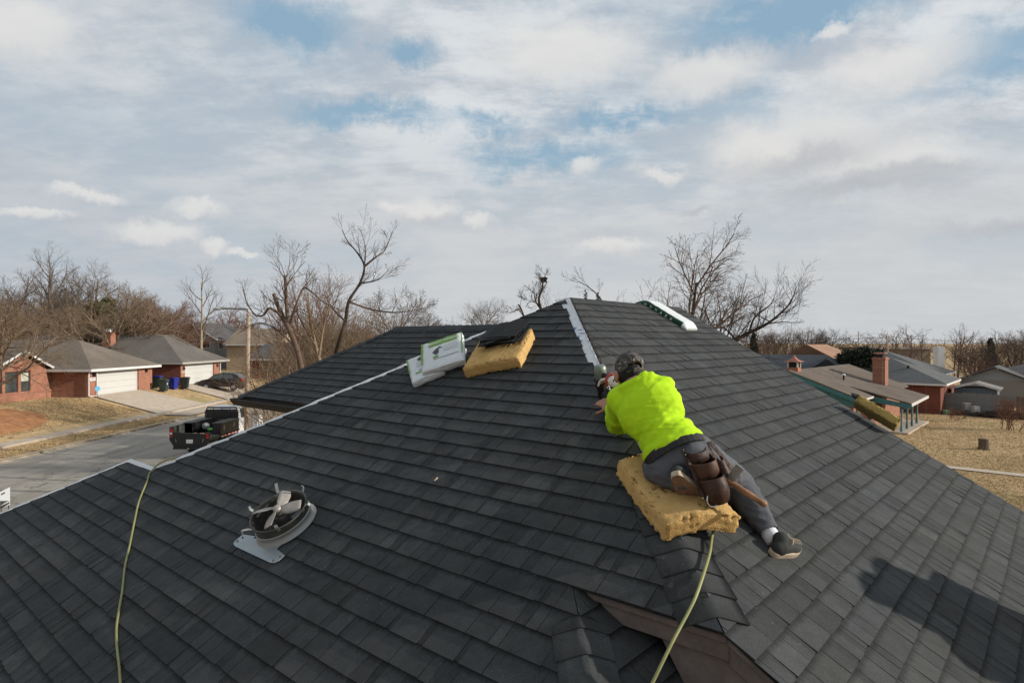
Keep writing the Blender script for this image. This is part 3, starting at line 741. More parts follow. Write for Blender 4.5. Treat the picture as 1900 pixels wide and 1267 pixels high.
# pile of cap shingles on it
pile_c = FL + X*W_*.60 + Yv*D_*.72 + PA.n*.022; R = random.Random(12); z = 0
pile = []
for i in range(11):
    a = R.uniform(-.3, .3); ca = X*cos(a)+Yv*sin(a); sa = -X*sin(a)+Yv*cos(a); o = pile_c + PA.n*z + X*R.uniform(-.03, .03)*(1+i*.10) + Yv*R.uniform(-.02, .03); bow = R.uniform(.003, .011); vs = []; n = 8
    for lay_ in (0, .004):
        for j in range(n+1):
            t = j/n-.5
            for s_ in (-.5, .5): vs.append(o + ca*t*.33 + sa*s_*.26 + PA.n*(lay_ + bow*(1-4*t*t) + (.02*max(0, t-.2) if i > 7 else 0)))
    fs = []; m_ = 2*(n+1)
    for j in range(n): a0 = 2*j; fs += [[a0, a0+1, a0+3, a0+2][::-1], [m_+a0, m_+a0+1, m_+a0+3, m_+a0+2], [a0, a0+2, m_+a0+2, m_+a0], [a0+1, m_+a0+1, m_+a0+3, a0+3]]
    fs += [[0, m_, m_+1, 1], [2*n, 2*n+1, m_+2*n+1, m_+2*n]]
    T = shingle_mesh('cap_shingle_sheet', vs, fs, [R.uniform(.5, .9)]*len(fs), [(0.1*(q % 7), .4) for f in fs for q in f])
    name = {0: 'bottom sheet of the pile of loose cap shingles on the orange foam block', 10: 'top sheet of the pile of loose cap shingles on the orange foam block'}.get(i, 'loose cap shingle inside the pile on the orange foam block')
    tag(obj('cap_shingle_sheet', T), name, 'shingle', 'loose cap shingles piled on the foam block'); z += .0058+R.uniform(0, .002)
# --- bags of cap shingles
M_bag = mat('white_plastic_wrap', (.58, .61, .62), .42, 0, .5, 22, .07, .35, 26)
M_green = mat('green_print', (.14, .30, .035), .5); M_dgreen = mat('dark_green_print', (.012, .055, .028), .45); M_ink = mat('grey_print', (.05, .055, .06), .5); M_wtext = mat('white_print', (.75, .78, .76), .5)
M_lite = mat('pale_print', (.48, .51, .53), .5)
def bag(label, M_, size, seed, prints, sag=.0):
    t = thing('shingle_bag', label, 'bag', M_.translation); sx, sy, sz = size; off = Vector((seed*5.1, seed*2.7, 0))
    def fn(p, nn):
        q = Vector(p); e = sorted([abs(abs(q.x)-sx/2), abs(abs(q.y)-sy/2), abs(abs(q.z)-sz/2)]); near = max(0, 1-e[1]/.03)
        wr = noise.fractal(Vector((q.x*14, q.y*14, q.z*30))+off, 1, 2, 3)
        ends = max(0, abs(q.x)/(sx/2)-.86)/.14
        q -= nn*(near*.010) ; q += nn*wr*(.0022 if nn.z > .5 and near < .3 else .006)
        q.z *= 1-.45*ends*ends
        q.z -= sag*(max(0, -q.y)/(sy/2))**2*sy*.35
        return M_ @ q
    vs, fs = grid_box(sx, sy, sz, .014, fn); obj('wrapper', mesh('wrapper', vs, fs, M_bag, True), t)
    def top(x, y, hgt=.0028): 
        q = Vector((x*sx/2, y*sy/2, sz/2+hgt)); q.z -= sag*(max(0, -q.y)/(sy/2))**2*sy*.35; return M_ @ q
    for kind, x0, x1, y0, y1, m in prints:
        b = MB()
        n = 6
        for i in range(n):
            for j in range(n):
                f = lambda i_, j_: top(x0+(x1-x0)*i_/n, y0+(y1-y0)*j_/n)
                if kind == 'cap':
                    pass
                else: b.poly([f(i, j), f(i+1, j), f(i+1, j+1), f(i, j+1)])
        if kind == 'cap':           # picture of a folded cap shingle
            P = lambda a, c_: top(x0+(x1-x0)*a, y0+(y1-y0)*c_)
            b.poly([P(0, .45), P(.35, .0), P(.62, .22), P(.62, .80), P(.30, .75)]); b.poly([P(.35, .02), P(.62, .22), P(1, .95), P(.62, .80)]) if False else b.poly([P(.30, .75), P(.62, .80), P(1.0, .72), P(.70, 1.0)])
        b.build('print_panel', m, t)
    return t, top
def bag_frame(fl, fr, h, depth, thick, tilt=0.0):
    A_ = PA.hit(*fl, h); B_ = PA.hit(*fr, h); X = B_-A_; w_ = X.length; X.normalize(); Y_ = PA.n.cross(X).normalized()
    Y2 = (Y_*cos(tilt)+PA.n*sin(tilt)); N2 = X.cross(Y2).normalized(); return frame(A_ + X*w_/2 + Y2*depth/2 - N2*thick/2, X, Y2, N2), w_, X, Y2, N2
Mb, w1, X1, Y1_, N1_ = bag_frame((771, 707), (816, 688), .075, .40, .072, .14)
bag2, top2 = bag('white shingle bag half under another bag, nearest the left hip edge', Mb, (w1+.08, .40, .072), 5,
     [('r', -.62, .10, -.52, -.42, M_green), ('r', -.97, -.90, -.3, .95, M_green), ('cap', -.35, .05, .42, .80, M_ink), ('r', -.45, .0, .0, .38, M_lite), ('r', -.1, .25, -.12, -.09, M_ink), ('r', -.4, -.1, -.32, -.29, M_ink)])
Mb, w1, X1, Y1_, N1_ = bag_frame((796, 687), (845, 671), .115, .36, .075, .30)
Mt = Mb @ Matrix.Rotation(radians(0), 4, 'X')
bag1, top1 = bag('white shingle bag with green lettered banner lying on top of another bag', Mt, (w1+.15, .37, .075), 9,
     [('r', -.62, .74, .54, .90, M_green), ('cap', -.45, .05, -.12, .40, M_ink), ('r', -.40, -.15, -.30, -.17, M_green), ('r', -.38, .80, -.40, -.37, M_ink), ('r', .10, .75, .0, .40, M_lite), ('r', -.98, -.90, -.5, .95, M_green), ('r', .93, .985, -.5, .95, M_green)])
text_mesh('SHADOWRIDGE', .040, M_wtext, frame(top1(.12, .72, .0045), X1, Y1_, N1_), 'lettering', bag1)
text_mesh('C', .042, M_wtext, frame(top1(-.53, .72, .0045), X1, Y1_, N1_), 'lettering', bag1)
# loose flap of wrap between the bags and the foam block
fl = MB(); A0 = PA.hit(853, 641, .03); fl.poly([A0, PA.hit(862, 646, .09), PA.hit(861, 662, .05), PA.hit(856, 657, .012)]); fl.poly([PA.hit(862, 646, .09), PA.hit(866, 648, .02), PA.hit(864, 662, .012), PA.hit(861, 662, .05)])
tag(fl.build('wrapper_flap', M_bag), 'torn white plastic flap squeezed between shingle bag and foam block', 'plastic')
# --- bundle draped over the ridge
p0 = PB.hit(1286, 614, 0); u_, v_ = PB.uv_hit(1287, 613); uc = u_ - .09
t = thing('shingle_bundle', 'white and dark green wrapped shingle bundle draped over the ridge end', 'bundle', uv3(uc, 0, Z0))
path = []            # from its foot on the right slope up over the ridge and a little down the other side
Lb = -v_*PB.k+.02; ns = 26; wid = .27; th = .06
for i in range(ns+1):
    s_ = -Lb + (Lb+.30)*i/ns
    if s_ < -.12: P_ = PB.at(uc, s_/PB.k, 0); N_ = PB.n
    elif s_ > .12: P_ = PL.at(uc, s_/PL.k, 0); N_ = PL.n
    else:
        f = (s_+.12)/.24; P_ = PB.at(uc, -.12/PB.k, 0)*(1-f)**2 + uv3(uc, 0, Z0+.02)*2*f*(1-f) + PL.at(uc, .12/PL.k, 0)*f*f; N_ = (PB.n*(1-f)+PL.n*f).normalized()
    path.append((P_, N_))
vs = []; fs = []; prof = [(-.5, 0), (-.5, .55), (-.46, .88), (-.36, 1), (-.15, 1.04), (.1, 1.05), (.34, 1), (.46, .86), (.5, .5), (.5, 0)]
for i, (P_, N_) in enumerate(path):
    e = min(i, ns-i); k_ = min(1, .35+.33*e)
    for a, b in prof: vs.append(P_ + dB*a*wid*(1-.06*(e < 1)) + N_*(.008+b*th*k_*(1+.10*noise.noise((i*.7, a*5, 1)))) + dB*.006*noise.noise((i*.9, b*3, 7)))
m_ = len(prof); fm = []
for i in range(ns):
    for j in range(m_-1): fs.append([i*m_+j, i*m_+j+1, (i+1)*m_+j+1, (i+1)*m_+j][::-1]); fm.append(1 if (j < 2 and 2 <= i) else 0)
fs += [list(range(m_)), [ns*m_+j for j in range(m_-1, -1, -1)]]; fm += [0, 0]
W1 = obj('wrapper', mesh('wrapper', vs, fs, [M_bag, M_dgreen], False, fm), t)
fw = {}
def side(i): P_, N_ = path[i]; return P_ - dB*(wid*.5+.004) + N_*.024, N_
word = 'LANDMARK'
for q, ch_ in enumerate(word):
    i = 18-q*2 + 2; P_, N_ = side(max(1, min(ns-1, i))); dn = (path[max(0, i-1)][0]-path[min(ns, i+1)][0]).normalized()
    sz_ = .036 if q < 5 else .046
    text_mesh(ch_, sz_, M_wtext, frame(P_, dn, N_, dn.cross(N_)), 'lettering', t)
# --- second-hand foam pad propped at the far rake
cB = PB.hit(1622, 772, .10); fx = -PB.es; tilt = radians(146)
fz = (PB.n*cos(tilt) - PB.ex*sin(tilt)).normalized(); fy = fz.cross(fx).normalized()
foam('foam_block', 'yellow foam pad propped up at the far right rake of the roof', frame(cB + PB.ex*.03 + PB.n*.03, fx, fy, fz), (.41, .17, .09), M_foam2, 11, .5)
# small black coil of strapping by the pad
kc = PB.hit(1589, 741, .02); cl = MB()
for q in range(3): cl.tube([kc + PB.ex*(.05+.01*q)*cos(a*.5) + PB.es*(.05+.01*q)*sin(a*.5) + PB.n*(.012*q+.01) for a in range(13)], .008, 6)
tag(cl.build('hose_coil', mat('black_rubber', (.015, .015, .016), .6)), 'small black coil lying at the rake beside the yellow foam pad', 'coil')
# --- attic fan with its flashing, on the left slope
M_galv = mat('galvanised_grey', (.30, .34, .36), .42, .45, .5, 9, .12); M_galv2 = mat('painted_steel', (.26, .27, .26), .5, .3, .4); M_drum = mat('dark_fan_drum', (.085, .083, .072), .5, .4, .4, 8, .35); M_blade = mat('fan_blade', (.33, .30, .27), .5, .3, .4, 18, .2)
fan = thing('attic_fan', 'grey roof exhaust fan with bare blades and T-shaped flashing on left slope', 'roof fan', PA.hit(525, 988))
fc = PA.hit(534, 977); FM = frame(fc + PA.n*.012, PA.ex, PA.es, PA.n)
def FP(x, y, z=0): return FM @ Vector((x, y, z))
fl = MB(); pts = [(-.30, -.315), (-.285, -.335), (-.24, -.345), (.20, -.345), (.235, -.335), (.25, -.315), (.25, -.27), (.13, -.255), (.13, .05), (-.14, .05), (-.14, -.245), (-.16, -.255), (-.17, -.235), (-.30, -.255)]
fl.prism([FP(x+.02, y+.085, .004) for x, y in pts], PA.n*.003); fl.build('flashing', M_galv, fan)
for x, y in ((-.255, -.225), (-.245, -.19), (.23, -.24), (.25, -.205)): MB().lathe([(0, .004), (.007, .004), (.005, .009), (0, .0095)], 8, FM @ Matrix.Translation((x, y, .004))).build('nail', M_drum, fan)
D1 = MB(); D1.lathe([(.200, .004), (.198, .008), (.184, .02), (.180, .045), (.183, .048), (.183, .054), (.176, .056)], 40, FM); D1.build('base_ring', M_galv2, fan, True)
tl = FM @ Matrix.Translation((0, 0, .052)) @ Matrix.Rotation(radians(7), 4, 'Y')
D2 = MB(); D2.lathe([(.172, 0), (.176, .03), (.174, .062), (.180, .068), (.182, .074), (.176, .076), (.170, .070), (.166, .05), (.164, .0), (.158, -.05)], 40, tl); D2.build('drum', M_drum, fan, True)
mo = MB(); mo.lathe([(.0, .045), (.03, .045), (.045, .035), (.048, -.04), (0, -.04)], 18, tl); 
for a in (.4, .4+2*pi/3, .4+4*pi/3): mo.tube([tl @ Vector((.04*cos(a), .04*sin(a), .0)), tl @ Vector((.17*cos(a), .17*sin(a), -.02))], .006, 6)
mo.lathe([(.0, -.048), (.158, -.05)], 24, tl)
mo.build('motor', M_drum, fan, True)
hub = MB(); hub.lathe([(0, .105), (.022, .103), (.028, .09), (.028, .045), (0, .045)], 16, tl); hub.build('hub', M_blade, fan, True)
for q in range(4):
    a0 = radians(20+90*q); b = MB(); vs = []; n = 7
    for i in range(n+1):
        r = .022 + .138*i/n; w_ = .018 + .040*sin(pi*min(1, .12+.62*i/n)); 
        for s_ in (-1, -.3, .4, 1):
            a = a0 + s_*w_/r*.62*(1 if r > .05 else .8) + .25*(i/n); vs.append(tl @ Vector((r*cos(a), r*sin(a), .088 + s_*w_*.26)))
    for i in range(n):
        for j in range(3): b.f.append([i*4+j, i*4+j+1, (i+1)*4+j+1, (i+1)*4+j]); b.m.append(0)
    b.v = vs; o = b.build('blade', M_blade, fan, True); sd = o.modifiers.new('thick', 'SOLIDIFY'); sd.thickness = .002
for q in range(6):
    a = radians(25+60*q); e = Vector((cos(a), sin(a), 0)); s_ = Vector((-sin(a), cos(a), 0)); b = MB(); k_ = 1.0 if q % 2 == 0 else .8
    prof = [(.176, .05), (.184, .076), (.20, .095), (.235*k_+.04*(1-k_), .115), (.240*k_+.04*(1-k_), .102)]
    for i in range(len(prof)-1):
        (r0, z0), (r1, z1) = prof[i], prof[i+1]
        b.poly([tl @ (e*r0+s_*-.009+Vector((0, 0, z0))), tl @ (e*r0+s_*.009+Vector((0, 0, z0))), tl @ (e*r1+s_*.009+Vector((0, 0, z1))), tl @ (e*r1-s_*.009+Vector((0, 0, z1)))])
    o = b.build('bracket', M_galv2, fan); sd = o.modifiers.new('thick', 'SOLIDIFY'); sd.thickness = .003
# --- air hoses
M_hose = mat('yellow_green_hose', (.23, .23, .085), .5, 0, .4, 5, .2)
def smooth_path(pts, n=8):
    out = []; P_ = [pts[0]]+list(pts)+[pts[-1]]
    for i in range(1, len(P_)-2):
        for q in range(n):
            t = q/n; a, b, c_, d = P_[i-1], P_[i], P_[i+1], P_[i+2]
            out.append(.5*((2*b)+(c_-a)*t+(2*a-5*b+4*c_-d)*t*t+(3*b-a-3*c_+d)*t**3))
    out.append(P_[-2]); return out
hp = [(281, 874), (273, 893), (258, 930), (250, 965), (241, 1010), (232, 1050), (227, 1095), (221, 1130), (216, 1165), (217, 1200), (221, 1235), (225, 1290), (230, 1340)]
pts = [PL.at(-2.05, 2.62, .02), PA.at(UW+.10, VW0-.10, .03)] + [PA.hit(x, y, .018) for x, y in hp]
tag(MB().tube(smooth_path(pts), .0068, 8).build('air_hose', M_hose, None, True), 'yellow-green air hose running down the left slope', 'hose')
def skin_hit(px, py, h):
    a, b = PA.hit(px, py, h), PB.hit(px, py, h); return a if a.y > b.y and False else (a if a.y > b.y else b)
dh = PA.hit(1262, 1163, .03).y
pts = [skin_hit(x, y, .040) for x, y in ((1335, 960), (1322, 992), (1317, 1025), (1306, 1063), (1292, 1104))] + [PA.hit(1279, 1132, .036), PA.hit(1264, 1160, .032), J(1246, 1194, dh-.05), J(1222, 1243, dh-.10), J(1205, 1278, dh-.13), J(1170, 1350, dh-.2)]
tag(MB().tube(smooth_path(pts), .0066, 8).build('air_hose', M_hose, None, True), 'yellow-green air hose hanging from the kneeling pad over the eave', 'hose')
# wood chip on a tab
wc = PA.hit(809, 889, .016); tag(MB().box(wc, (.007, .03, .005), Matrix((PA.ex, PA.es, PA.n)).transposed()).build('wood_chip', mat('raw_wood', (.6, .45, .3))), 'tiny pale wood chip lying alone on the left slope', 'chip')
# ================================================================== the worker
def remeshed(mb, voxel, smooth_it=4, fn=None, name='part'):
    "one continuous skin over all collected limbs; returns a mesh in world space"
    me = mesh('tmp', mb.v, mb.f, [M_felt]); o = bpy.data.objects.new('tmp', me); COL.objects.link(o)
    m = o.modifiers.new('r', 'REMESH'); m.mode = 'VOXEL'; m.voxel_size = voxel; m.use_smooth_shade = True
    if smooth_it: s_ = o.modifiers.new('s', 'SMOOTH'); s_.factor = .5; s_.iterations = smooth_it
    bpy.context.view_layer.update(); r = bpy.data.meshes.new_from_object(o.evaluated_get(bpy.context.evaluated_depsgraph_get()))
    bpy.data.objects.remove(o); bpy.data.meshes.remove(me); r.name = name
    if fn:
        co = [v.co.copy() for v in r.vertices]; nn = [v.normal.copy() for v in r.vertices]
        for i, v in enumerate(r.vertices): v.co = fn(co[i], nn[i])
    r.polygons.foreach_set('use_smooth', [True]*len(r.polygons)); r.update(); return r
def put(name, me, mats, parent):
    me.materials.clear()
    for m in (mats if isinstance(mats, list) else [mats]): me.materials.append(m)
    return obj(name, me, parent)
M_skin = mat('skin', (.36, .17, .105), .55, 0, .35, 30, .12)
def camo():
    m = bpy.data.materials.new('camo_cap'); m.use_nodes = True; nt = m.node_tree; N = nt.nodes; Lk = nt.links; b = N['Principled BSDF']; b.inputs['Roughness'].default_value = .9; b.inputs['Specular IOR Level'].default_value = .15
    tc = N.new('ShaderNodeTexCoord'); n = N.new('ShaderNodeTexNoise'); n.inputs['Scale'].default_value = 17; n.inputs['Detail'].default_value = 1.5; n.inputs['Distortion'].default_value = 1.1; Lk.new(tc.outputs['Object'], n.inputs['Vector'])
    r = N.new('ShaderNodeValToRGB'); r.color_ramp.interpolation = 'CONSTANT'; Lk.new(n.outputs[0], r.inputs[0]); e = r.color_ramp.elements
    e[0].position = 0; e[0].color = (.018, .017, .016, 1); e[1].position = .42; e[1].color = (.055, .050, .046, 1)
    for p, c in ((.50, (.10, .092, .085, 1)), (.57, (.035, .033, .03, 1)), (.64, (.20, .185, .17, 1))): q = e.new(p); q.color = c
    Lk.new(r.outputs[0], b.inputs['Base Color']); return m
def cloth(name, c, rough=.85, scale=55, wr=.35, sheen=.0):
    m = mat(name, c, rough, 0, .2, 12, .10); nt = m.node_tree; N = nt.nodes; Lk = nt.links; b = N['Principled BSDF']
    tc = N.new('ShaderNodeTexCoord'); n1 = N.new('ShaderNodeTexNoise'); n1.inputs['Scale'].default_value = scale; n1.inputs['Detail'].default_value = 3; Lk.new(tc.outputs['Object'], n1.inputs['Vector'])
    bp = N.new('ShaderNodeBump'); bp.inputs['Strength'].default_value = wr; bp.inputs['Distance'].default_value = .006; Lk.new(n1.outputs[0], bp.inputs['Height']); Lk.new(bp.outputs[0], b.inputs['Normal']); return m
M_hoodie = cloth('hi_vis_yellow', (.40, .65, .012), .85); M_pants = cloth('grey_sweatpants', (.085, .09, .102), .9); M_camo = camo()
M_hair = mat('black_hair', (.008, .007, .007), .6); M_leather = mat('brown_leather', (.042, .020, .013), .55, 0, .3, 16, .45, .3, 30); M_leather2 = mat('worn_leather', (.075, .036, .022), .6, 0, .3, 16, .4)
M_belt = mat('black_belt', (.012, .011, .011), .5); M_sock = cloth('white_sock', (.62, .62, .64)); M_shoe = mat('dark_canvas_shoe', (.028, .032, .028), .85); M_sole = mat('gum_sole', (.40, .32, .24), .7, 0, .3, 20, .25); M_tread = mat('brown_tread', (.20, .125, .085), .8, 0, .3, 30, .25)
M_glove = mat('white_glove', (.66, .60, .53), .75, 0, .2, 12, .15); M_red = mat('red_glove_palm', (.36, .05, .03), .7)

pel = J(1256, 850, 3.00); wst = J(1241, 818, 3.04); cst = J(1205, 760, 3.15); nck = J(1183, 716, 3.27); hed = J(1169, 693, 3.42)
Tup = (nck-pel).normalized(); Lx = Vector((.86, -.22, .42)); Lx = (Lx - Tup*Lx.dot(Tup)).normalized(); Fw = Tup.cross(Lx)*1.0
if Fw.y < 0: Fw = -Fw
RB = Matrix((Lx, Fw, Tup)).transposed()      # body axes: right, forward, up
shR = J(1224, 734, 3.27); elR = J(1206, 748, 3.57); wrR = J(1154, 712, 3.76)
shL = J(1150, 742, 3.24); elL = J(1147, 787, 3.50); wrL = J(1136, 757, 3.72)
hpR = pel + Lx*.085 + Tup*-.01; hpL = pel - Lx*.085 - Tup*.01
anR = J(1436, 1003, 3.04); knR = J(1366, 893, 3.30)
knL = J(1214, 884, 3.27); anL = J(1264, 890, 2.90)
pants_axes = RB
person = thing('person', 'roofer in neon yellow hoodie and camouflage cap kneeling on the hip with nail gun', 'person', skin_hit(1262, 935, .1))

# ---- body: one continuous skin
b = MB()
b.ball(pel, (.15, .105, .11), RB); b.cone(pel, .105, wst, .10); b.ball(wst, (.125, .09, .10), RB); b.ball(cst, (.155, .10, .15), RB); b.cone(cst, .10, nck, .055); b.cone(nck-Tup*.03, .055, hed-Vector((0, .02, .05)), .05)
for s_, sh, el, wr in ((1, shR, elR, wrR), (-1, shL, elL, wrL)): b.cone(cst+Lx*s_*.07+Tup*.07, .06, sh, .055); b.cone(sh, .05, el, .038); b.cone(el, .038, wr, .027)
for hp, kn, an in ((hpR, knR, anR), (hpL, knL, anL)): b.cone(hp, .082, kn, .055); b.cone(kn, .054, an, .036)
# head turned to the left, looking down at the gun
gz_ = (J(1118, 712, 3.95)-hed).normalized(); Hf = gz_; Hu = (Vector((0, 0, 1)) + Tup*.2 - Hf*Hf.z).normalized(); Hu = (Hu - Hf*Hu.dot(Hf)).normalized(); Hr = Hf.cross(Hu).normalized(); RH = Matrix((Hr, Hf, Hu)).transposed()
def HP(x, y, z): return hed + Hr*x + Hf*y + Hu*z
b.ball(HP(0, 0, .015), (.070, .088, .088), RH, 18, 12); b.cone(HP(0, .045, -.045), .055, HP(0, .06, -.085), .032); b.ball(HP(0, .075, -.01), (.05, .028, .06), RH)
b.cone(HP(0, .096, .01), .009, HP(0, .115, -.022), .014); b.ball(HP(0, .098, -.055), (.026, .012, .011), RH)
for s_ in (-1, 1):
    b.ball(HP(s_*.080, -.006, -.016), (.013, .024, .036), RH); b.ball(HP(s_*.03, .088, .018), (.017, .012, .010), RH); b.ball(HP(s_*.04, .07, -.02), (.022, .02, .02), RH)
def hand(b, wrist, tgt, pal_n, thumb_side, curl, k=1.0, only=None):
    "palm, four bent fingers and a thumb"
    d = (tgt-wrist).normalized(); n = (pal_n - d*pal_n.dot(d)).normalized(); s_ = d.cross(n)*thumb_side
    Rm = Matrix((s_, d, n)).transposed(); pc = wrist + d*.05*k; b.cone(wrist, .025*k, wrist+d*.03*k, .028*k); b.ball(pc, (.042*k, .048*k, .016*k), Rm)
    for i, (off, ln) in enumerate(((.030, .040), (.010, .046), (-.010, .042), (-.029, .033))):
        p = pc + d*.038*k + s_*off*k; a = 0
        for seg in range(3):
            a += curl*(.55 if seg == 0 else .8); q = p + (d*cos(a) + n*sin(a) + s_*off*1.3*(seg == 0))*ln*k*(1, .72, .58)[seg]; b.cone(p, .0092*k*(1, .92, .85)[seg], q, .0086*k*(1, .9, .8)[seg], 8); p = q
    p = pc - d*.018*k + s_*.030*k
    for seg in range(3):
        q = p + (s_*(.75, .35, .15)[seg] + d*(.6, .85, .9)[seg] + n*(.25, .45, .6)[seg]).normalized()*(.04, .032, .026)[seg]*k; b.cone(p, .0115*k, q, .010*k, 8); p = q
hdL = J(1118, 741, 3.84); hand(b, wrL, hdL + Vector((-.03, .02, 0)), -PA.n + Vector((.2, 0, 0)), 1, .28, .95)
body = remeshed(b, .0062, 3, None, 'body'); put('body', body, M_skin, person)
# eyes
ey = MB()
for s_ in (-1, 1): ey.ball(HP(s_*.03, .0985, .020), (.011, .006, .006), RH, 10, 6)
ey.build('eye', mat('eye_white', (.7, .68, .65), .3), person, True)
# ---- hair at the nape and sides
b = MB(); b.ball(HP(0, -.014, .0), (.075, .083, .080), RH, 18, 12); b.ball(HP(0, -.055, -.045), (.055, .035, .04), RH)
hair = remeshed(b, .006, 2, lambda c, n: c + n*.002*noise.noise(c*120), 'hair'); bm = bmesh.new(); bm.from_mesh(hair)
bmesh.ops.delete(bm, geom=[v for v in bm.verts if (v.co-hed).dot(Hf) > .030 - .25*((v.co-hed).dot(Hu)+.04)], context='VERTS'); bm.to_mesh(hair); bm.free(); put('hair', hair, M_hair, person)
# ---- cap: panels, rear opening with strap, peak forward
Cu = (Hu*.97 + Hf*-.10).normalized(); Cf = (Hf - Cu*Hf.dot(Cu)).normalized(); Cr = Cf.cross(Cu).normalized(); Cc = HP(0, -.003, .022)
cp = MB(); nu, nv = 36, 14; rows = []
for j in range(nv+1):
    t = j/nv; row = []
    for q in range(nu):
        a = 2*pi*q/nu; ph = -.18 + (pi/2+.18)*t; rx, ry, rz = .080, .100, .092
        wob = 1+.018*noise.noise((cos(a)*2, sin(a)*2, t*3)); seam = 1-.012*(abs(((q/nu*6) % 1)-.5) > .46)
        row.append(Cc + (Cr*cos(a)*rx + Cf*sin(a)*ry)*cos(ph)**.75*wob*seam + Cu*(rz*sin(ph)*wob) if ph > 0 else Cc + (Cr*cos(a)*rx + Cf*sin(a)*ry)*wob*seam + Cu*(rz*1.1*ph))
    rows.append(row)
for j in range(nv):
    for q in range(nu):
        a = 2*pi*(q+.5)/nu; ca, sa_ = cos(a), sin(a)
        if sa_ < -.80 and 2 <= j <= 4 and abs(ca) < .55 - .12*abs(j-2): continue            # rear opening
        i0 = len(cp.v); cp.v += [rows[j][q], rows[j][(q+1) % nu], rows[j+1][(q+1) % nu], rows[j+1][q]]; cp.face([i0, i0+1, i0+2, i0+3])
me = mesh('crown', cp.v, cp.f, M_camo, True); bm = bmesh.new(); bm.from_mesh(me); bmesh.ops.remove_doubles(bm, verts=bm.verts, dist=1e-4); bm.to_mesh(me); bm.free()
CAP = obj('cap', me, person); sd = CAP.modifiers.new('thick', 'SOLIDIFY'); sd.thickness = .003; sb = CAP.modifiers.new('sub', 'SUBSURF'); sb.levels = 1; sb.render_levels = 1
pk = MB(); n = 10
for i in range(n):
    for j in range(3):
        def PP(i_, j_):
            t = i_/n*2-1; r = j_/3; a = t*1.05; return Cc + Cr*sin(a)*(.079+.012*r) + Cf*(cos(a)*.099 + r*.07*(1-t*t*.75)) + Cu*(-.018 - .028*r - .02*t*t)
        pk.poly([PP(i, j), PP(i+1, j), PP(i+1, j+1), PP(i, j+1)])
o = pk.build('peak', M_camo, CAP, True); sd = o.modifiers.new('thick', 'SOLIDIFY'); sd.thickness = .004
MB().ball(Cc+Cu*.093, (.009, .009, .005)).build('button', M_camo, CAP, True)
# ---- hoodie
b = MB(); b.ball(cst, (.165, .118, .170), RB, 20, 14); b.cone(cst-Tup*.02, .118, wst, .104); b.ball(wst+Tup*.01, (.138, .112, .105), RB, 20, 14); b.ball(wst-Tup*.045, (.148, .126, .075), RB, 20, 12)
b.ball(cst+Tup*.075+Lx*.03, (.15, .085, .07), RB)
for s_, sh, el, wr in ((1, shR, elR, wrR), (-1, shL, elL, wrL)):
    b.cone(cst+Lx*s_*.085+Tup*.055, .078, sh, .068); b.cone(sh, .068, el, .058); b.cone(el, .060, wr, .045)
# hood lying in folds at the nape
b.tube(smooth_path([nck + Lx*.115 - Fw*.01 - Tup*.045, nck + Lx*.06 - Fw*.075 - Tup*.03, nck - Fw*.10 - Tup*.035 - Lx*.02, nck - Lx*.085 - Fw*.07 - Tup*.02, nck - Lx*.115 + Fw*.0 - Tup*.02, nck - Lx*.08 + Fw*.06 - Tup*.01]), [.028]*41, 10)
b.tube(smooth_path([nck + Lx*.07 - Fw*.065 - Tup*.045, nck + Lx*.01 - Fw*.105 - Tup*.09, nck - Lx*.05 - Fw*.10 - Tup*.075, nck - Lx*.10 - Fw*.06 - Tup*.05]), [.022]*25, 10)
b.cone(nck + Lx*.055 - Fw*.085 - Tup*.02, .028, nck + Lx*.0 - Fw*.118 - Tup*.125, .016); b.cone(nck + Lx*.085 - Fw*.075 - Tup*.03, .024, nck + Lx*.035 - Fw*.118 - Tup*.12, .013)
b.ball(nck - Tup*.025, (.085, .075, .04), RB)
hem_o = wst - Tup*.085
def wr_fn(c, n):
    q = c - cst; x, y, z = q.dot(Lx), q.dot(Fw), q.dot(Tup)
    s1 = noise.noise(Vector((x*2.6+z*3, y*3, z*19-x*9))); s2 = noise.noise(Vector((x*5, y*4, z*44+x*17))+Vector((3, 1, 8)))
    low = max(0, min(1, (.08-z)/.2)); arm = 1 if (c-elL).length < .15 else 0
    r1 = max(0, 1-abs(s1)*3.2); r2 = max(0, 1-abs(s2)*3.0)
    return c + n*(r1*.0090*(.30+.70*low+arm*.6) + r2*.0036*(.30+.70*low+arm))
hd = remeshed(b, .0075, 5, wr_fn, 'hoodie'); bm = bmesh.new(); bm.from_mesh(hd)
hem_n = (Tup + Lx*.0).normalized()
bmesh.ops.delete(bm, geom=[v for v in bm.verts if (v.co-hem_o).dot(hem_n) < .002*sin(v.co.x*60) ], context='VERTS')
bmesh.ops.delete(bm, geom=[v for v in bm.verts if any((v.co-wr).dot((wr-el).normalized()) > -.005 and (v.co-wr).length < .12 for el, wr in ((elR, wrR), (elL, wrL)))], context='VERTS')
bm.to_mesh(hd); bm.free(); o = put('hoodie', hd, M_hoodie, person); sd = o.modifiers.new('thick', 'SOLIDIFY'); sd.thickness = .004; sd.offset = -1
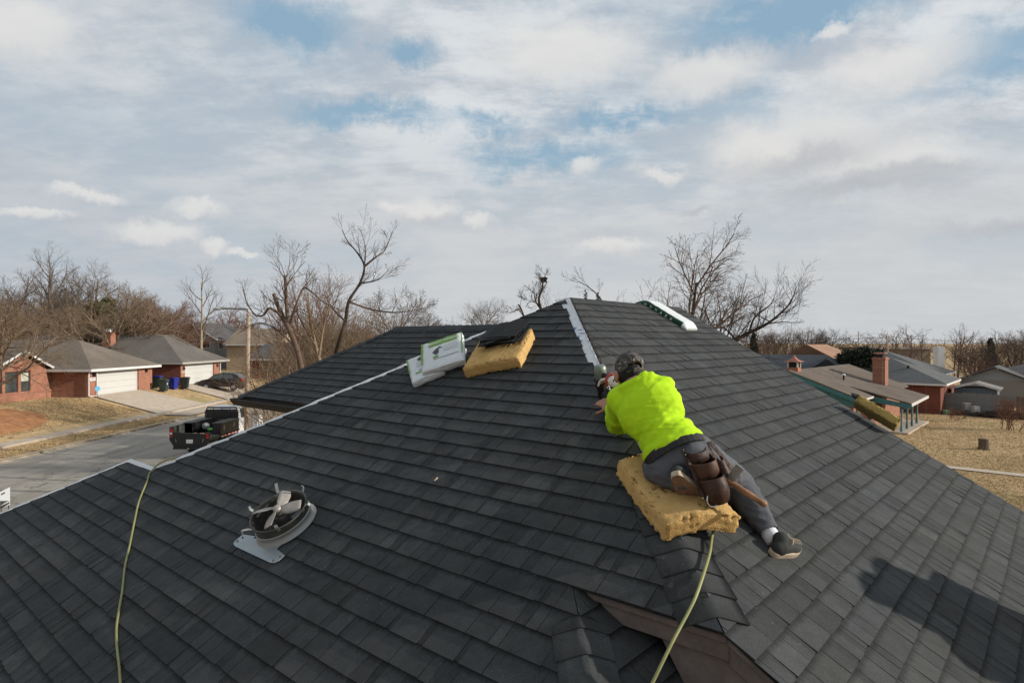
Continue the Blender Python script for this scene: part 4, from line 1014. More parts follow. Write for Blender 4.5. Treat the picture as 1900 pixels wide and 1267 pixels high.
# ---- trousers
b = MB(); b.ball(pel-Tup*.005, (.148, .115, .108), RB, 18, 12); b.ball(pel - Fw*.03 - Tup*.03 - Lx*.07, (.080, .08, .09), RB); b.ball(pel - Fw*.03 - Tup*.03 + Lx*.07, (.080, .08, .09), RB); b.cone(pel+Tup*.03, .108, wst-Tup*.05, .098)
b.cone(hpR, .088, knR, .074); b.cone(knR, .076, knR.lerp(anR, .45), .074); b.cone(knR.lerp(anR, .40), .073, knR.lerp(anR, .86), .048); b.cone(hpL, .086, knL, .074); b.cone(knL, .076, anL, .052)
b.ball(knR.lerp(anR, .82), (.052, .052, .05))
def pw(c, n):
    t = (c-knR).dot((anR-knR).normalized())
    s1 = noise.noise(c*16); s2 = noise.noise(Vector((c.x*10+c.z*18, c.y*8, c.z*26))); return c + n*(.005*(1-2*abs(s1)) + .004*(1-2*abs(s2))*(1.8 if t > .24 else 1))
tr = remeshed(b, .0075, 5, pw, 'trousers'); bm = bmesh.new(); bm.from_mesh(tr)
bmesh.ops.delete(bm, geom=[v for v in bm.verts if (v.co-anR).dot((anR-knR).normalized()) > -.045 and (v.co-anR).length < .15], context='VERTS'); bm.to_mesh(tr); bm.free()
o = put('trousers', tr, M_pants, person); sd = o.modifiers.new('thick', 'SOLIDIFY'); sd.thickness = .004; sd.offset = -1
# ---- sock and shoes
sx_ = (anR-knR).normalized(); MB().tube([anR-sx_*.075, anR-sx_*.03, anR+sx_*.012], [.040, .041, .043], 14).build('sock', M_sock, person, True)
def shoe(ankle, heel, toe, up_, name_side):
    d = (toe-heel); L = d.length; d.normalize(); n = (up_ - d*up_.dot(d)).normalized(); s_ = d.cross(n)
    Rm = Matrix((d, s_, n)).transposed(); b = MB()
    b.ball(heel + d*.045 + n*.035, (.050, .036, .040), Rm); b.ball(heel + d*L*.70 + n*.026, (L*.29, .044, .030), Rm); b.cone(heel + d*.05 + n*.045, .037, heel + d*L*.62 + n*.03, .036); b.cone(heel + d*.05 + n*.04, .038, ankle.lerp(heel+d*.05+n*.09, .6), .040)
    me = remeshed(b, .006, 3, None, 'shoe'); bm = bmesh.new(); bm.from_mesh(me); bmesh.ops.delete(bm, geom=[v for v in bm.verts if (v.co-heel).dot(n) < .010], context='VERTS'); bm.to_mesh(me); bm.free()
    so_ = put('shoe', me, M_shoe, person); n_ = 28; b = MB(); ring = []
    for q in range(n_):
        a = 2*pi*q/n_; x = .5-.5*cos(a); w_ = (.036+.012*sin(pi*min(1, max(0, (x-.25)/.75)))*1.0) * (abs(sin(a))**.55)*(1 if sin(a) > 0 else -1); ring.append(heel + d*(-.006+(L+.010)*x) + s_*w_)
    for k_, hh in enumerate((0, .006, .020, .026)): b.v += [p + n*hh + (p-(heel+d*L*.5))*(.02 if k_ in (1, 2) else 0) for p in ring]
    for k_ in range(3):
        for q in range(n_): r_ = (q+1) % n_; b.cm = 0; b.face([k_*n_+q, k_*n_+r_, (k_+1)*n_+r_, (k_+1)*n_+q])
    b.cm = 1; b.face(list(range(n_-1, -1, -1))); b.cm = 0; b.face([3*n_+q for q in range(n_)]); b.build('sole', [M_sole, M_tread], so_)
    lc = MB()
    for i in range(5):
        c_ = heel + d*(.105+.026*i) + n*(.078-.006*i); lc.tube([c_ - s_*.022 + n*-.004, c_ + n*.006, c_ + s_*.022 + n*-.004], .0032, 5)
    lc.tube([heel+d*.10+n*.085, heel+d*.085+n*.095+s_*.02, heel+d*.075+n*.08+s_*.03], .003, 5); lc.tube([heel+d*.10+n*.085, heel+d*.09+n*.098-s_*.02, heel+d*.085+n*.075-s_*.03], .003, 5)
    lc.build('lace', M_sole, so_); return so_
heelR = PB.hit(1430, 1030, .004); toeR = heelR + (PB.hit(1476, 1018, .008)-heelR).normalized()*.240
shoe(anR, heelR, toeR, PB.n, 'r')
hL = J(1254, 884, 2.80); shoe(anL + Vector((0, .03, 0)), hL, hL + (J(1288, 930, 2.93)-hL).normalized()*.235, Vector((.30, .9, .35)), 'l')
# ---- belt, pouch (clothing worn by the worker)
bt = MB(); ring = []
for q in range(33):
    a = 2*pi*q/32; ring.append(wst - Tup*.074 + Lx*cos(a)*.150 + Fw*sin(a)*.122)
bt_me = MB()
for q in range(32):
    for lo, hi, off in ((-.022, .022, 1.0),):
        a, c_ = ring[q], ring[q+1]; bt_me.poly([a+Tup*lo, c_+Tup*lo, c_+Tup*hi, a+Tup*hi])
o = bt_me.build('belt', M_belt, person); sd = o.modifiers.new('thick', 'SOLIDIFY'); sd.thickness = .006; sd.offset = 1
# pouch hangs at the right hip, pulled outwards by its weight
po = J(1290, 838, 2.90); px_ = (J(1318, 826, 2.93)-J(1262, 846, 2.87)).normalized(); pd = (J(1325, 912, 2.83)-J(1288, 836, 2.90)).normalized(); px_ = (px_ - pd*px_.dot(pd)).normalized(); pn = px_.cross(pd)
if pn.y > 0: pn = -pn
def QP(x, d_, o_): return po + px_*x + pd*d_ + pn*o_
ba = MB(); ba.prism([QP(-.065, -.03, 0), QP(.060, -.03, 0), QP(.068, .14, 0), QP(.05, .235, 0), QP(-.03, .245, 0), QP(-.07, .15, 0)], pn*.008)
PCH = ba.build('pouch', M_leather, person); bevel(PCH, .003, 2)
def pocket(x, d0, w_, hgt, bulge, m, tilt=0):
    vs = []; nx, nd = 12, 7; b = MB()
    for j in range(nd+1):
        t = j/nd; wj = w_*(1-.10*t)
        for i in range(nx+1):
            a = i/nx; s_ = a*2-1; prof = (1-s_*s_)**.6; bl = bulge*prof*(1-.35*t**3)*(1 if j < nd else .55)
            b.v.append(QP(x+s_*wj/2 + tilt*t, d0 + hgt*t + .030*prof*(1-t)**3 + .018*prof*(j == nd), .009 + bl))
    for j in range(nd):
        for i in range(nx): a0 = j*(nx+1)+i; b.face([a0, a0+1, a0+nx+2, a0+nx+1])
    b.face([nd*(nx+1)+i for i in range(nx+1)])
    o = b.build('pocket', m, PCH, True); sd = o.modifiers.new('thick', 'SOLIDIFY'); sd.thickness = .005; return o
pocket(-.004, -.012, .105, .060, .035, M_leather); pocket(-.004, .045, .120, .085, .075, M_leather2); pocket(-.010, .120, .128, .115, .085, M_leather); pocket(.075, .05, .05, .12, .04, M_leather)
lb = MB(); lb.prism([QP(-.02, .19, .066), QP(.03, .185, .066), QP(.032, .215, .062), QP(-.018, .22, .062)], pn*.003); lb.build('label_patch', M_leather2, PCH)
for x, d_ in ((-.06, 0), (.05, .02), (-.062, .10), (.058, .12)): MB().ball(QP(x, d_, .010), .005, None, 8, 6).build('rivet', mat('steel', (.5, .5, .5), .3, .9), PCH, True)
st = MB(); st.prism([QP(.07, -.05, -.02), QP(.105, -.045, -.03), QP(.115, .20, -.01), QP(.085, .20, .0)], pn*.007); st.build('strap', M_leather, PCH)
for x0, x1, c0, c1 in ((.055, .12, .0, .23), (.085, .135, -.02, .17), (-.06, -.085, .02, .20)):
    o = MB().prism([QP(x0-.009, c0, .012), QP(x0+.009, c0, .012), QP(x1+.009, c1, .02), QP(x1-.009, c1, .02)], pn*.005).build('strap', M_leather, PCH)
MB().tube([QP(-.05+.028*cos(a*.5), .225+.028*sin(a*.5), .03+.006*sin(a)) for a in range(13)], .004, 6, False).build('ring', MATS['steel'], PCH, True)
# ---- gloved right hand
b = MB(); gun_c = J(1117, 702, 3.93); b.cone(elR.lerp(wrR, .72), .046, wrR, .043); b.cone(wrR, .042, wrR.lerp(gun_c, .5), .036); hand(b, wrR.lerp(gun_c, .18), gun_c + Vector((.02, -.01, .0)), Vector((-.25, .35, -.9)), -1, .62, 1.12)
gl = remeshed(b, .005, 3, None, 'glove'); put('glove', gl, M_glove, person)
MB().lathe([(.043, -.012), (.047, 0), (.043, .012)], 16, Matrix.Translation(wrR.lerp(gun_c, .52)) @ (gun_c-wrR).to_track_quat('Z', 'Y').to_matrix().to_4x4()).build('glove_trim', M_red, person, True)
# ---- foam pad under the knee
hx = (uv3(-1, -1, Z0-PM)-uv3(0, 0, Z0)).normalized()         # down the hip
f0 = J(1236, 925, 2.98); fz = (PA.n+PB.n*1.35).normalized(); fyv = (hx*.93 - PB.es*.42); fyv = (fyv - fz*fyv.dot(fz)).normalized(); fxv = fyv.cross(fz)
cF = skin_hit(1248, 918, .03) ; cF = uv3(-2.00, -2.00, Z0-PM*2.0) + fz*.080 + PB.ex*.02 + Vector((.035, -.02, -.010))
def bend1(q): q.z -= .42*max(0, abs(q.x)-.02)**1.35; q.z -= .03*math.exp(-((q.x-.02)**2+(q.y)**2)/.02); return q
foam('foam_block', 'tan foam pad bent over the hip under the kneeling roofer', frame(cF, fxv, fyv, fz), (.37, .52, .10), M_foam, 17, 1.1, bend1, .0075, .010)
# ---- hammer hanging in the pouch
HM = thing('roofing_hammer', 'roofing hatchet with worn wooden handle hanging from the tool pouch', 'hammer', J(1350, 890, 2.84))
h0, h1 = J(1352, 893, 2.83), J(1422, 938, 2.74); ax = (h1-h0).normalized()
MB().tube([h0-ax*.02, h0+ax*.03, h0+ax*.08, h0+ax*.14, h1-ax*.01, h1], [.011, .0125, .0135, .0125, .0145, .010], 10).build('handle', mat('worn_wood', (.24, .115, .05), .5, 0, .4, 25, .6), HM, True)
he = J(1372, 868, 2.81); hb = J(1318, 862, 2.88); hd_ = (he-h0).normalized(); hn = ax.cross(hd_).normalized(); hw = hd_.cross(hn).normalized()
M_steel = mat('worn_steel', (.20, .19, .18), .35, .85, .5, 20, .3)
bl = MB(); bl.prism([h0 - hw*.016 + hd_*-.01 - hn*.005, h0 + hw*.016 - hd_*.01 - hn*.005, h0 + hw*.020 + hd_*.085 - hn*.003, h0 - hw*.020 + hd_*.085 - hn*.003], hn*.010); bl.build('blade', M_steel, HM)
pl_ = MB(); pl_.tube([h0 - hd_*.005, h0 - hd_*.035, h0 - hd_*.04, h0 - hd_*.065], [.013, .013, .018, .018], 8); pl_.build('poll', M_steel, HM, True)
# ---- nail gun on the hip
gb = J(1114, 700, 3.95); NG = thing('nail_gun', 'grey-green pneumatic nail gun held against the open hip', 'nail gun', skin_hit(1116, 742, 0))
M_gun = mat('gun_grey_green', (.16, .19, .155), .42, .35, .5, 20, .2); M_blk = mat('black_plastic', (.012, .012, .012), .5)
tip = skin_hit(1117, 748, .012); gu = (gb + Vector((0, 0, .03)) - tip).normalized(); GMx = Matrix.Translation(tip) @ gu.to_track_quat('Z', 'Y').to_matrix().to_4x4()
g = MB(); g.lathe([(0, .245), (.026, .245), (.036, .236), (.039, .215), (.039, .165), (.035, .155)], 20, GMx); g.build('cylinder_head', M_gun, NG, True)
g = MB(); g.lathe([(.043, .155), (.045, .148), (.043, .14)], 20, GMx); g.lathe([(.033, .14), (.033, .10), (.024, .085), (.022, .03), (.014, .02), (.012, 0), (0, 0)], 16, GMx); g.build('body', M_blk, NG, True)
hdir = (wrR - gb).normalized(); hs = tip + gu*.185; g = MB(); g.tube([hs, hs+hdir*.06, hs+hdir*.13+Vector((0, 0, -.01))], [.020, .017, .021], 10); g.build('grip', M_blk, NG, True)
ms = tip + gu*.05; mg = MB(); mg.lathe([(0, -.02), (.048, -.02), (.05, 0), (.048, .02), (0, .02)], 18, frame(ms + hdir*.07, gu, (gu.cross(hdir)).cross(gu).normalized()*1.0, gu.cross(hdir).normalized()) ); mg.build('nail_magazine', M_blk, NG, True)
g = MB(); g.tube([hs+hdir*.12, hs+hdir*.14, hs + hdir*.15], [.024, .024, .018], 10); g.build('air_fitting', M_red, NG, True)
# black air line rising beside the gun along the hip edge
# ================================================================== across the street
def brick_mat(name, c1, c2, mortar, sc=4.5):
    m = bpy.data.materials.new(name); m.use_nodes = True; nt = m.node_tree; N = nt.nodes; Lk = nt.links; b = N['Principled BSDF']; b.inputs['Roughness'].default_value = .9; b.inputs['Specular IOR Level'].default_value = .15
    tc = N.new('ShaderNodeTexCoord'); sp = N.new('ShaderNodeSeparateXYZ'); Lk.new(tc.outputs['Object'], sp.inputs[0]); ad = N.new('ShaderNodeMath'); Lk.new(sp.outputs[0], ad.inputs[0]); Lk.new(sp.outputs[1], ad.inputs[1])
    cb = N.new('ShaderNodeCombineXYZ'); Lk.new(ad.outputs[0], cb.inputs[0]); Lk.new(sp.outputs[2], cb.inputs[1])
    t = N.new('ShaderNodeTexBrick'); Lk.new(cb.outputs[0], t.inputs['Vector']); t.inputs['Color1'].default_value = (*c1, 1); t.inputs['Color2'].default_value = (*c2, 1); t.inputs['Mortar'].default_value = (*mortar, 1)
    t.inputs['Scale'].default_value = sc; t.inputs['Brick Width'].default_value = .95; t.inputs['Row Height'].default_value = .33; t.inputs['Mortar Size'].default_value = .018
    n = N.new('ShaderNodeTexNoise'); n.inputs['Scale'].default_value = 1.3; n.inputs['Detail'].default_value = 8; n.inputs['Roughness'].default_value = .8; Lk.new(tc.outputs['Object'], n.inputs['Vector'])
    mx = N.new('ShaderNodeMix'); mx.data_type = 'RGBA'; mx.blend_type = 'OVERLAY'; mx.inputs[0].default_value = .55; Lk.new(t.outputs[0], mx.inputs[6]); Lk.new(n.outputs[0], mx.inputs[7]); Lk.new(mx.outputs[2], b.inputs['Base Color'])
    MATS[name] = m; return m
def roof_mat(name, c, rows=7.5, amt=.35):
    m = bpy.data.materials.new(name); m.use_nodes = True; nt = m.node_tree; N = nt.nodes; Lk = nt.links; b = N['Principled BSDF']; b.inputs['Roughness'].default_value = .9; b.inputs['Specular IOR Level'].default_value = .15
    tc = N.new('ShaderNodeTexCoord'); mp = N.new('ShaderNodeMapping'); mp.inputs['Scale'].default_value = (3, 3, 22); Lk.new(tc.outputs['Object'], mp.inputs[0])
    n = N.new('ShaderNodeTexNoise'); n.inputs['Scale'].default_value = 1.2; n.inputs['Detail'].default_value = 7; n.inputs['Roughness'].default_value = .75; Lk.new(mp.outputs[0], n.inputs['Vector'])
    n2 = N.new('ShaderNodeTexNoise'); n2.inputs['Scale'].default_value = .5; n2.inputs['Detail'].default_value = 4; Lk.new(tc.outputs['Object'], n2.inputs['Vector'])
    ad = N.new('ShaderNodeMath'); ad.operation = 'ADD'; Lk.new(n.outputs[0], ad.inputs[0]); m2 = N.new('ShaderNodeMath'); m2.operation = 'MULTIPLY'; Lk.new(n2.outputs[0], m2.inputs[0]); m2.inputs[1].default_value = .5; Lk.new(m2.outputs[0], ad.inputs[1])
    r = N.new('ShaderNodeValToRGB'); Lk.new(ad.outputs[0], r.inputs[0]); e = r.color_ramp.elements; e[0].position = .5; e[1].position = .98
    e[0].color = (*[q*(1-amt) for q in c], 1); e[1].color = (*[q*(1+amt) for q in c], 1); Lk.new(r.outputs[0], b.inputs['Base Color'])
    w = N.new('ShaderNodeTexWave'); w.bands_direction = 'Z'; w.inputs['Scale'].default_value = rows; w.inputs['Distortion'].default_value = .4; Lk.new(tc.outputs['Object'], w.inputs['Vector'])
    bp = N.new('ShaderNodeBump'); bp.inputs['Strength'].default_value = .5; bp.inputs['Distance'].default_value = .03; Lk.new(w.outputs[0], bp.inputs['Height']); Lk.new(bp.outputs[0], b.inputs['Normal']); MATS[name] = m; return m
M_brick = brick_mat('red_brick', (.31, .135, .085), (.23, .09, .058), (.38, .29, .23)); M_brickD = brick_mat('dark_red_brick', (.19, .062, .040), (.14, .045, .032), (.22, .15, .12))
M_roofBr = roof_mat('brown_grey_roof', (.155, .130, .108)); M_trimW = mat('white_trim', (.60, .59, .57), .6, 0, .3, 5, .04); M_doorW = mat('white_garage_door', (.50, .495, .475), .55, 0, .35, 3, .03)
M_glass = mat('window_glass', (.05, .06, .06), .08, 0, .8, 1.5, .5); M_frame = mat('dark_window_frame', (.06, .045, .04), .6); M_pale = mat('pale_curtain', (.42, .44, .36), .8)
M_lantern = mat('black_iron', (.02, .018, .016), .5, .5)
G = .32
def roof_slab(mb, pts, th=.10):
    "roof slope given by its corners, with thickness downwards"
    mb.prism([Vector(p)-Vector((0, 0, th)) for p in pts], (0, 0, th))
def garage_door(parent, x, y0, y1, z0, z1, n=4):
    d = MB().bb(x-.04, x-.01, y0, y1, z0, z1).build('garage_door', M_doorW, parent); h = (z1-z0)/n
    for i in range(n): o = MB().bb(x-.01, x+.018, y0+.01, y1-.01, z0+i*h+.006, z0+(i+1)*h-.006).build('panel', M_doorW, d); bevel(o, .008, 1)
    return d
def lantern(parent, x, y, z):
    l = MB().bb(x, x+.03, y-.05, y+.05, z-.1, z+.16); l.tube([(x+.03, y, z+.12), (x+.14, y, z+.16), (x+.14, y, z+.1)], .012, 6); l.lathe([(.0, .1), (.09, .06), (.075, .05), (.06, -.14), (.0, -.16)], 8, Matrix.Translation((x+.14, y, z))); return l.build('wall_lantern', M_lantern, parent)
def window(parent, x, y0, y1, z0, z1, rail=True, pane=None):
    f = MB(); t = .07
    f.bb(x, x+.05, y0, y0+t, z0, z1).bb(x, x+.05, y1-t, y1, z0, z1).bb(x, x+.05, y0+t, y1-t, z1-t, z1).bb(x, x+.05, y0+t, y1-t, z0, z0+t)
    if rail: f.bb(x, x+.045, y0+t, y1-t, (z0+z1)/2-.03, (z0+z1)/2+.03)
    w_ = f.build('window', M_frame, parent); MB().bb(x+.005, x+.018, y0+t*.5, y1-t*.5, (z0+z1)/2, z1-t*.5).build('pane', pane or M_glass, w_); MB().bb(x+.005, x+.018, y0+t*.5, y1-t*.5, z0+t*.5, (z0+z1)/2).build('pane', M_glass, w_); return w_
# --- house with the gabled wing and the white garage door
hA = thing('brick_house', 'red brick house with white garage door and gabled front window at left edge', 'house', (-34, 46, G))
xf = -30.95; wl = MB()
ys_ = (45.9, 46.75, 52.05, 54.0); zt = 2.42
for a, b_ in ((ys_[0], ys_[1]), (ys_[2], ys_[3])): wl.bb(xf-.25, xf, a, b_, -.1, zt)
wl.bb(xf-.25, xf, ys_[1], ys_[2], 2.40, zt); wl.bb(-44, xf-.25, 45.9, 46.1, -.1, zt); wl.bb(-44, xf-.25, 53.8, 54.0, -.1, zt)
xg = -33.7; wl.bb(xg-.2, xg, 40.0, 45.9, -.1, .95)
wy = [(40.4, 41.5), (41.75, 42.85), (43.1, 43.95)]
wl.bb(xg-.2, xg, 40.0, 40.4, .95, 2.35); wl.bb(xg-.2, xg, 41.5, 41.75, .95, 2.35); wl.bb(xg-.2, xg, 42.85, 43.1, .95, 2.35); wl.bb(xg-.2, xg, 43.95, 45.9, .95, 2.35)
wl.prism([(xg, 39.9, 2.35), (xg, 46.0, 2.35), (xg, 43.0, 3.62)], (-.2, 0, 0)); wl.bb(-44, xg-.2, 39.9, 40.1, -.1, 2.35)
wl.build('wall', M_brick, hA)
for i, (a, b_) in enumerate(wy): window(hA, xg-.12, a, b_, .95, 2.30, True, M_pale if i != 1 else None)
MB().bb(xg+.0, xg+.06, 39.9, 45.85, .82, .93).build('window_sill', M_brick, hA)
MB().bb(xf-.25, xf-.12, ys_[1]+.001, ys_[1]+.10, G, 2.40).bb(xf-.25, xf-.12, ys_[2]-.10, ys_[2]-.001, G, 2.40).bb(xf-.25, xf-.12, ys_[1]+.1, ys_[2]-.1, 2.28, 2.399).build('door_casing', M_trimW, hA)
garage_door(hA, xf-.16, ys_[1]+.1, ys_[2]-.1, G+.02, 2.28)
rf = MB(); ez = 2.40; E0, E1, Xe, ap, bk = 45.45, 54.5, -30.45, Vector((-34.2, 49.6, 4.52)), Vector((-41, 49.6, 4.52))
roof_slab(rf, [(Xe, E0, ez), (Xe, E1, ez), ap]); roof_slab(rf, [(-44.5, E0, ez), (Xe, E0, ez), ap, bk]); roof_slab(rf, [(Xe, E1, ez), (-44.5, E1, ez), bk, ap]); roof_slab(rf, [(-44.5, E1, ez), (-44.5, E0, ez), bk])
pk_ = (43.0, 3.80); xr = xg+.35
roof_slab(rf, [(xr, 46.45, 2.28), (xr, pk_[0], pk_[1]), (-42, pk_[0], pk_[1]), (-42, 46.45, 2.28)][::-1]); roof_slab(rf, [(xr, pk_[0], pk_[1]), (xr, 39.5, 2.28), (-42, 39.5, 2.28), (-42, pk_[0], pk_[1])][::-1])
RA = rf.build('roof', M_roofBr, hA)
tr = MB(); tr.bb(Xe-.02, Xe+.03, E0, E1, ez-.20, ez-.02); tr.bb(-34, Xe, E0-.03, E0+.02, ez-.2, ez-.02)
for a, b_ in (((46.48, 2.20), pk_), (pk_, (39.45, 2.20))): tr.prism([(xr, a[0], a[1]-.16), (xr, b_[0], b_[1]-.16), (xr, b_[0], b_[1]+.01), (xr, a[0], a[1]+.01)], (.04, 0, 0))
tr.prism([(xr, 46.48, 2.03), (xr, 46.0, 2.03), (xr-.3, 46.0, 2.03), (xr-.3, 46.48, 2.03)], (0, 0, .18)); tr.build('fascia', M_trimW, hA)
ds = MB(); ds.tube([(Xe+.04, E0+.1, ez-.12), (-30.85, 45.82, 2.15), (xf+.06, 45.82, 1.9), (xf+.06, 45.82, G+.1), (xf+.06, 46.0, G+.05), (xf+.06, 46.72, G+.05), (xf+.06, 46.72, 2.3)], .05, 6); ds.build('downspout', M_trimW, hA)
lantern(hA, xf, 46.35, 1.95); lantern(hA, xf, 53.0, 1.95)
nb = MB().bb(xf, xf+.03, 46.02, 46.62, 1.50, 1.74).build('number_plate', M_trimW, hA); text_mesh('4409', .2, M_ink, frame(Vector((xf+.032, 46.32, 1.62)), Vector((0, 1, 0)), Vector((0, 0, 1)), Vector((1, 0, 0))), 'lettering', nb)
MB().lathe([(.06, 0), (.06, .35), (.0, .36)], 8, Matrix.Translation((-39, 47.5, 3.5))).build('vent_pipe', M_lantern, RA)
# small yard sign of a security firm: blue disc on a stake
sg = thing('stake_sign', 'small round light blue sign on a stake by the garage corner', 'sign', (-29.9, 45.3, G)); MB().tube([(-29.9, 45.3, G), (-29.9, 45.3, G+.55)], .015, 6).build('stake', M_lantern, sg)
MB().lathe([(0, -.015), (.18, -.015), (.18, .015), (0, .015)], 16, Matrix.Translation((-29.9, 45.3, G+.68)) @ Matrix.Rotation(radians(55), 4, 'Z') @ Matrix.Rotation(radians(90), 4, 'X')).build('disc', mat('sky_blue', (.10, .38, .60), .5), sg)
# --- next house
hB = thing('brick_house', 'red brick house with grey hip roof behind the parked dark car', 'house', (-33, 61, G)); xf = -30.4; wl = MB(); zt = 2.5
Ya = (57.6, 58.35, 64.0, 65.2)
for a, b_ in ((Ya[0], Ya[1]), (Ya[2], Ya[3])): wl.bb(xf-.25, xf, a, b_, -.1, zt)
wl.bb(xf-.25, xf, Ya[1], Ya[2], 2.46, zt); wl.bb(-46, xf-.25, 57.6, 57.8, -.1, zt); wl.bb(-46, xf-.25, 65.0, 65.2, -.1, zt); wl.bb(-36.2, -36, 65.2, 74, -.1, zt); wl.bb(-46, -36, 73.8, 74, -.1, zt)
wl.build('wall', M_brickD, hB)
MB().bb(xf, xf+.012, Ya[0]+.0, Ya[1], 0, 2.44).build('front_pier', M_brick, hB); MB().bb(xf, xf+.012, Ya[2], Ya[3], 0, 2.44).build('front_pier', M_brick, hB)
MB().bb(xf-.25, xf-.1, Ya[1]+.001, Ya[1]+.1, G, 2.46).bb(xf-.25, xf-.1, Ya[2]-.1, Ya[2]-.001, G, 2.46).bb(xf-.25, xf-.1, Ya[1]+.1, Ya[2]-.1, 2.34, 2.459).build('door_casing', M_trimW, hB)
garage_door(hB, xf-.14, Ya[1]+.1, Ya[2]-.1, G+.02, 2.34)
rf = MB(); ez = 2.52; E0, E1, Xe = 57.0, 66.4, -29.9; ap, bk = Vector((-34.3, 61.7, 5.0)), Vector((-47, 61.7, 5.0))
roof_slab(rf, [(Xe, E0, ez), (Xe, E1, ez), ap]); roof_slab(rf, [(-50, E0, ez), (Xe, E0, ez), ap, bk]); roof_slab(rf, [(Xe, E1, ez), (-50, E1, ez), bk, ap])
roof_slab(rf, [(-35.4, 66, ez+.05), (-35.4, 75, ez+.05), (-40.5, 75, 5.2), (-40.5, 60, 5.2), (-37, 60, 3.4)]); roof_slab(rf, [(-40.5, 60, 5.2), (-40.5, 75, 5.2), (-46, 75, ez), (-46, 60, ez)])
RBf = rf.build('roof', roof_mat('grey_brown_roof', (.135, .120, .108)), hB); chA = MB().bb(-38.9, -38.1, 59.6, 60.4, 3.4, 5.2); chA.bb(-38.95, -38.05, 59.55, 60.45, 5.2, 5.3); chA.build('chimney', M_brick, RBf); MB().bb(-38.7, -38.3, 59.8, 60.2, 5.3, 5.6).build('chimney_cap', M_trimW, RBf); tr = MB(); tr.bb(Xe-.02, Xe+.03, E0, E1, ez-.2, ez-.02); tr.bb(-46, Xe, E0-.03, E0+.02, ez-.2, ez-.02); tr.build('fascia', mat('grey_trim', (.34, .32, .29), .7), hB)
lantern(hB, xf+.012, 57.98, 1.95); lantern(hB, xf+.012, 64.6, 1.95)
ds = MB(); ds.tube([(Xe+.02, 66.3, ez-.1), (xf+.06, 65.3, 2.2), (xf+.06, 65.3, G)], .05, 6); ds.build('downspout', M_trimW, hB)
nb = MB().bb(xf+.012, xf+.035, 57.72, 58.24, 1.48, 1.68).build('number_plate', mat('tan_plate', (.4, .36, .28)), hB)
text_mesh('4413', .16, M_ink, frame(Vector((xf+.037, 57.98, 1.58)), Vector((0, 1, 0)), Vector((0, 0, 1)), Vector((1, 0, 0))), 'lettering', nb)
# --- further houses
def far_house(label, x0, x1, y0, y1, g, eave, ridge, axis_, m_wall, m_roof, wins=(), trim=M_trimW, name='house'):
    t = thing(name, label, 'house', ((x0+x1)/2, (y0+y1)/2, g)); o_ = .45; rf = MB(); wl = MB(); wl.bb(x0, x1, y0, y1, g-.5, eave-.05)
    if axis_ == 'x':
        ym = (y0+y1)/2; s_ = (ridge-eave)/(ym-y0); e = eave-s_*o_
        for ya in (y0-o_, y1+o_): roof_slab(rf, [(x0-o_, ya, e), (x1+o_, ya, e), (x1+o_, ym, ridge), (x0-o_, ym, ridge)] if ya < ym else [(x1+o_, ya, e), (x0-o_, ya, e), (x0-o_, ym, ridge), (x1+o_, ym, ridge)])
        for xa, dx in ((x0, .1), (x1, -.1)): wl.prism([(xa, y0, eave-.051), (xa, y1, eave-.051), (xa, ym, ridge-.12)], (dx, 0, 0))
        tr = MB(); 
        for xa in (x1+o_,):
            for ya, yb, za, zb_ in ((y0-o_, ym, e, ridge), (ym, y1+o_, ridge, e)): tr.prism([(xa, ya, za-.18), (xa, yb, zb_-.18), (xa, yb, zb_+.01), (xa, ya, za+.01)], (.04, 0, 0))
        tr.bb(x0, x1+o_, y0-o_-.04, y0-o_, e-.18, e)
    else:
        xm = (x0+x1)/2; s_ = (ridge-eave)/(xm-x0); e = eave-s_*o_
        for xa in (x0-o_, x1+o_): roof_slab(rf, [(xa, y1+o_, e), (xa, y0-o_, e), (xm, y0-o_, ridge), (xm, y1+o_, ridge)] if xa < xm else [(xa, y0-o_, e), (xa, y1+o_, e), (xm, y1+o_, ridge), (xm, y0-o_, ridge)])
        for ya, dy in ((y0, .1), (y1, -.1)): wl.prism([(x0, ya, eave-.051), (x1, ya, eave-.051), (xm, ya, ridge-.12)], (0, dy, 0))
        tr = MB()
        for xa, xb, za, zb_ in ((x0-o_, xm, e, ridge), (xm, x1+o_, ridge, e)): tr.prism([(xa, y0-o_, za-.18), (xb, y0-o_, zb_-.18), (xb, y0-o_, zb_+.01), (xa, y0-o_, za+.01)], (0, -.04, 0))
        tr.bb(x1+o_, x1+o_+.04, y0-o_, y1+o_, e-.18, e)
    wl.build('wall', m_wall, t); rf.build('roof', m_roof, t); tr.build('fascia', trim, t)
    for (face, a, b_, z0, z1) in wins:
        f = MB()
        if face == 's': f.bb(a, b_, y0-.04, y0-.002, z0, z1); w_ = f.build('window', M_trimW, t); MB().bb(a+.1, b_-.1, y0-.06, y0-.041, z0+.1, z1-.1).build('pane', M_glass, w_)
        else: f.bb(x1+.002, x1+.04, a, b_, z0, z1); w_ = f.build('window', M_trimW, t); MB().bb(x1+.041, x1+.06, a+.1, b_-.1, z0+.1, z1-.1).build('pane', M_glass, w_)
    return t
M_siding = mat('grey_blue_siding', (.24, .27, .28), .8, 0, .2, 4, .12); M_roofDk = roof_mat('dark_grey_roof', (.085, .082, .082)); M_tan = mat('tan_siding', (.42, .33, .23), .85, 0, .2, 3, .1)
far_house('grey sided two storey house with white gable trim behind the brick houses', -50.5, -43.5, 92, 104, .3, 5.0, 7.2, 'y', M_siding, M_roofDk, [('s', -46.2, -44.2, 3.4, 4.6), ('e', 93, 94.5, 3.2, 4.6), ('e', 97, 98.5, 3.2, 4.6)])
